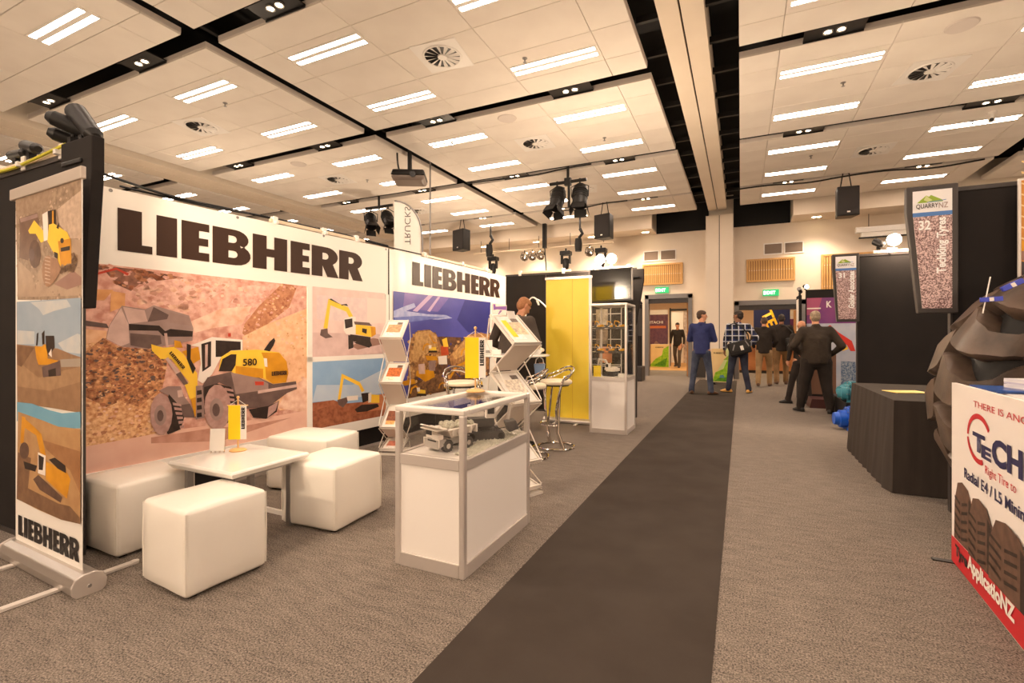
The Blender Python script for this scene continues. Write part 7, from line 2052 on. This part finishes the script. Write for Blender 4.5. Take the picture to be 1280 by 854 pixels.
def profile_lamp(t, c, aim, sc_=1.0):
    """theatre spotlight with barn doors, hung by a yoke"""
    a = Vector(aim).normalized()
    c = Vector(c)
    rot = a.to_track_quat('Z', 'Y').to_matrix().to_4x4()
    M = Matrix.Translation(c) @ rot
    h = MB().lathe([(0, -.26 * sc_), (.09 * sc_, -.26 * sc_), (.13 * sc_, -.2 * sc_), (.14 * sc_, 0), (.14 * sc_, .2 * sc_), (.125 * sc_, .2 * sc_), (.11 * sc_, .1 * sc_), (0, .09 * sc_)], 20)
    for k in range(4):
        h.lathe([(.14 * sc_, (-.14 + k * .05) * sc_), (.152 * sc_, (-.135 + k * .05) * sc_), (.152 * sc_, (-.12 + k * .05) * sc_), (.14 * sc_, (-.115 + k * .05) * sc_)], 20)
    h.xf(M).build('lamp_housing', M_BLACKM, t, smooth=True)
    for k in range(4):
        an = k * PI / 2
        d = MB().obox((0, .155 * sc_, .27 * sc_), (.24 * sc_, .008, .16 * sc_), (-.35, 0, 0)).xf(M @ Matrix.Rotation(an, 4, 'Z'))
        d.build('barn_door', M_BLACKM, t)
    side = (rot @ Vector((1, 0, 0)))
    side.z = 0
    side = side.normalized() if side.length > .1 else Vector((1, 0, 0))
    up = Vector((0, 0, 1))
    MB().tube([tuple(c + side * .16 * sc_), tuple(c + side * .17 * sc_ + up * .2 * sc_), tuple(c + up * .27 * sc_), tuple(c - side * .17 * sc_ + up * .2 * sc_), tuple(c - side * .16 * sc_)], .012, 6).build('yoke', M_BLACKM, t)
    MB().cyl(c + up * .27 * sc_, c + up * .36 * sc_, .02, n=8).build('hook_clamp', M_BLACKM, t)


la = thing('spotlight_bar', 'pair of black theatre spotlights on a bar near the middle of the left ceiling', 'spotlight', (-3.42, 10.1, 4.55))
MB().cyl((-.42, 0, .12), (.42, 0, .12), .035, n=12).cyl((0, 0, .05), (0, 0, 1.05), .03, n=10).box(-.07, .07, -.05, .05, .04, .2).build('bar', M_BLACKM, la)
profile_lamp(la, (-.25, 0, -.24), (-.10, -.35, -.9), 1.12)
profile_lamp(la, (.27, 0, -.24), (.05, -.3, -.9), 1.12)
MB().cyl((.02, 0, .12), (.02, 0, -.45), .03, n=10).build('drop_arm', M_BLACKM, la)
lb = thing('spotlight_bar', 'pair of black theatre spotlights on a bar left of the feather flag', 'spotlight', (-8.72, 10.15, 4.62))
MB().cyl((-.45, 0, .12), (.45, 0, .12), .035, n=12).cyl((0, 0, .05), (0, 0, .98), .03, n=10).build('bar', M_BLACKM, lb)
profile_lamp(lb, (-.28, 0, -.24), (.45, -.35, -.75), 1.05)
profile_lamp(lb, (.30, 0, -.24), (.55, -.3, -.7), 1.05)


def hung_speaker(label, x, y, z, rot, wd, ht, dp=.36):
    t = thing('hung_loudspeaker', label, 'loudspeaker', (x, y, z), rot)
    MB().hexa([(-wd / 2, -dp / 2, 0), (wd / 2, -dp / 2, 0), (wd * .36, dp / 2, 0), (-wd * .36, dp / 2, 0)], [(-wd / 2, -dp / 2, ht), (wd / 2, -dp / 2, ht), (wd * .36, dp / 2, ht), (-wd * .36, dp / 2, ht)]).build('cabinet_box', M_BLACKM, t, bevel=.015)
    MB().box(-wd / 2 + .02, wd / 2 - .02, -dp / 2 - .012, -dp / 2 - .001, .03, ht - .03).build('grille', mat('speaker_grille', (40, 34, 32), .8), t, bevel=.006)
    MB().box(-.03, .03, -dp / 2 - .015, -dp / 2 - .012, .07, .10).build('badge', M_PAPER, t)
    for s in (-1, 1):
        MB().tube([(s * wd * .25, 0, ht), (s * .05, 0, 5.06 - z)], .012, 6).build('hanging_strap', M_BLACKM, t)
    return t


hung_speaker('black loudspeaker hung from the ceiling left of the aisle beam', -3.40, 13.2, 3.98, -.25, .48, .66)
hung_speaker('black loudspeaker hung from the ceiling right of the aisle beam', 2.16, 13.2, 4.00, .12, .44, .66)
hung_speaker('black loudspeaker hung behind the blue banner left of the moving lights', -8.05, 13.3, 4.02, -.35, .54, .66)

# lighting bar near the end wall
lbar = thing('lighting_bar', 'long cream lighting bar hung in front of the end wall on the left', 'rail', (-8.6, 15.0, 4.22))
MB().cyl((0, 0, 0), (5.0, 0, 0), .03, n=10).build('bar', mat('cream_rail', (226, 206, 178), .45), lbar, smooth=True)
for k in range(5):
    MB().cyl((.3 + k * 1.1, 0, 0), (.3 + k * 1.1, 0, .42), .010, n=6).build('hanger', M_BLACKM, lbar)


def par_can(label, x, z, m, s=1.0, grp='round chrome spotlights on the lighting bar'):
    t = thing('round_spotlight', label, 'spotlight', (x, 15.0, z), 0, grp)
    MB().lathe([(0, -.18 * s), (.07 * s, -.17 * s), (.12 * s, -.08 * s), (.13 * s, .05 * s), (.115 * s, .05 * s), (.1 * s, -.06 * s), (0, -.1 * s)], 18).xf(Matrix.Rotation(2.2, 4, 'X')).build('lamp_can', m, t, smooth=True)
    MB().tube([(-.135 * s, 0, 0), (-.1 * s, 0, .13 * s), (.1 * s, 0, .13 * s), (.135 * s, 0, 0)], .010, 6).build('yoke', M_BLACKM, t)
    MB().cyl((0, 0, .13 * s), (0, 0, .24 * s), .015, n=8).build('hook_clamp', M_BLACKM, t)


def moving_head(label, x, z, s=1.0):
    t = thing('moving_head_light', label, 'spotlight', (x, 15.0, z), 0, 'moving head lights on the lighting bar')
    MB().box(-.15 * s, .15 * s, -.12 * s, .12 * s, .0, .12 * s).build('base', M_BLACKM, t, bevel=.02)
    MB().box(-.14 * s, -.09 * s, -.05 * s, .05 * s, -.24 * s, 0).box(.09 * s, .14 * s, -.05 * s, .05 * s, -.24 * s, 0).build('yoke', M_BLACKM, t, bevel=.01)
    MB().lathe([(0, -.40 * s), (.07 * s, -.40 * s), (.095 * s, -.3 * s), (.095 * s, -.12 * s), (.05 * s, -.08 * s), (0, -.08 * s)], 16).build('lamp_head', M_BLACK2, t, smooth=True)
    MB().cyl((0, 0, .12 * s), (0, 0, .2 * s), .03, n=8).build('hook_clamp', M_BLACKM, t)


for x, lab in ((-6.62, 'first of the three round spotlights clustered on the lighting bar'), (-6.33, 'middle of the three round spotlights clustered on the lighting bar'), (-6.03, 'last of the three round spotlights clustered on the lighting bar'), (-4.36, 'single round spotlight near the right end of the lighting bar')):
    par_can(lab, x, 3.98, M_CHROME, 1.1)
moving_head('moving head light over the blue banner on the lighting bar', -7.82, 3.92, 1.15)
moving_head('moving head light in the middle of the lighting bar', -5.15, 3.92, 1.15)
moving_head('moving head light at the right end of the lighting bar', -3.98, 3.92, 1.15)
for x, y, lab in ((-4.55, 14.6, 'dark stage light with a cable dropping from the ceiling right of the lighting bar'), (-7.55, 14.3, 'dark stage light with a cable dropping beside the hung loudspeaker')):
    t = thing('drop_light', lab, 'spotlight', (x, y, 4.15))
    MB().cyl((0, 0, .5), (0, 0, .85), .03, n=8).tube([(0, 0, .5), (.08, 0, .35), (-.04, .02, .22)], .05, 8).build('drop_arm', M_BLACKM, t)
    MB().lathe([(0, -.2), (.1, -.2), (.12, .0), (.10, .2), (0, .22)], 16, (-.05, 0, 0)).build('lamp_housing', M_BLACKM, t, smooth=True)

# feather flag behind the banners, lettering seen from behind
ff = thing('feather_flag', 'white feather flag with reversed grey lettering rising behind the banners', 'flag', (-5.83, 7.2, 0), .42)
edge = [(0, 1.0), (0, 3.80)] + [(.5 * math.sin(a), 3.80 - .62 * (1 - math.cos(a)) * 1.0) for a in [PI / 2 * k / 8 for k in range(1, 9)]] + [(.53, 1.0)]
MB().prism(edge, -.002, .002).build('flag_sheet', M_BANNER, ff)
pole = [(.54, 0, 0), (.54, 0, 2.2), (.53, 0, 3.1)] + [(.505 * math.sin(a) + .01, 0, 3.81 - .62 * (1 - math.cos(a))) for a in [PI / 2 * k / 8 for k in range(8, -1, -1)]]
MB().tube(pole, .016, 8).build('flag_pole', M_GREYM, ff, smooth=True)
MB().box(.34, .74, -.2, .2, 0, .03).build('base_plate', M_BLACKM, ff)
text('TRUCKS', ff, (.20, 3.0, .31, 3.70), INK['signgrey'], y=-.006, rot=-PI / 2, mirror=True, bold=-.008)
# added, unseen flood lamps on stands: fill light for ceiling and camera-facing surfaces
for x, y, wt, lab in ((-6.6, 3.2, 50, 'flood lamp of the stand hidden behind the loader banner'), (-9.5, 6.5, 110, 'flood lamp of the far left stand behind the banners'), (-6.8, 11.3, 160, 'flood lamp of the stand behind the black end wall'),
                  (4.2, 2.5, 25, 'flood lamp of the stand right of the printed board'), (5.5, 9.8, 60, 'flood lamp of the stand behind the farther right wall'), (-3.0, -2.5, 210, 'flood lamp of the stand behind the camera on the left'), (3.6, -2.0, 110, 'flood lamp of the stand behind the camera on the right'),
                  (-10.5, 0.8, 30, 'flood lamp of the outer left stand')):
    st = thing('fill_lamp_stand', lab.replace('flood lamp', 'thin black stand under the flood lamp'), 'stand', (x, y, 0))
    MB().cyl((0, 0, .02), (0, 0, 2.13), .02, n=10).build('pole', M_BLACKM, st)
    MB().lathe([(0, 0), (.2, 0), (.2, .02), (0, .03)], 20).build('base_plate', M_BLACKM, st)
    flood((x, y, 2.15), lab, (0, -.3, .95), wt)

cable('power_cable', 'black cable sagging along the farthest right ceiling gap', [(-.05, 13.36, 4.97), (.7, 13.35, 4.98), (1.4, 13.3, 4.90), (2.2, 13.3, 4.97), (3.0, 13.3, 4.99), (3.7, 13.3, 4.90), (4.6, 13.35, 4.99)], .018, M_BLACKM)
cable('power_cable', 'black cable sagging from the spotlight bar on the left ceiling', [(-6.0, 10.15, 5.0), (-5.2, 10.12, 4.97), (-4.2, 10.12, 4.93), (-3.5, 10.1, 4.98), (-2.9, 10.12, 4.99)], .016, M_BLACKM)
cable('power_cable', 'black cable sagging beside the hung loudspeaker on the left', [(-4.9, 13.3, 4.99), (-4.3, 13.25, 4.86), (-3.6, 13.2, 4.97), (-2.8, 13.3, 5.0)], .016, M_BLACKM)
for k, (x, y, lab) in enumerate(((-2.6, 5.9, 'nearest left raft'), (-7.4, 5.0, 'nearest raft above the left stands'), (1.35, 8.45, 'second right raft'), (3.6, 10.9, 'third right raft at its corner'), (-2.3, 8.9, 'second left raft'), (-5.0, 7.9, 'second left raft near the black rail'), (-8.0, 8.9, 'second raft above the left stands'), (1.3, 11.6, 'third right raft'))):
    t = thing('sprinkler', 'tiny sprinkler head under the %s' % lab, 'sprinkler', (x, y, 4.998), 0, 'ceiling sprinkler heads')
    MB().lathe([(0, 0), (.035, 0), (.035, -.006), (.01, -.012), (.01, -.05), (.025, -.055), (0, -.058)], 10).build('head', M_GREYM, t, smooth=True)
sc_ = thing('ceiling_camera', 'small white security camera under the ceiling at the right edge', 'camera', (3.75, 10.6, 4.998))
MB().lathe([(0, 0), (.06, 0), (.06, -.03), (.02, -.04), (.02, -.12), (0, -.12)], 14).build('mount', M_WMETAL, sc_, smooth=True)
MB().cyl((.0, .06, -.12), (-.05, -.12, -.17), .04, n=14).build('camera_body', M_WMETAL, sc_)
MB().cyl((-.05, -.12, -.17), (-.053, -.13, -.173), .03, n=12).build('lens', M_BLACK2, sc_)
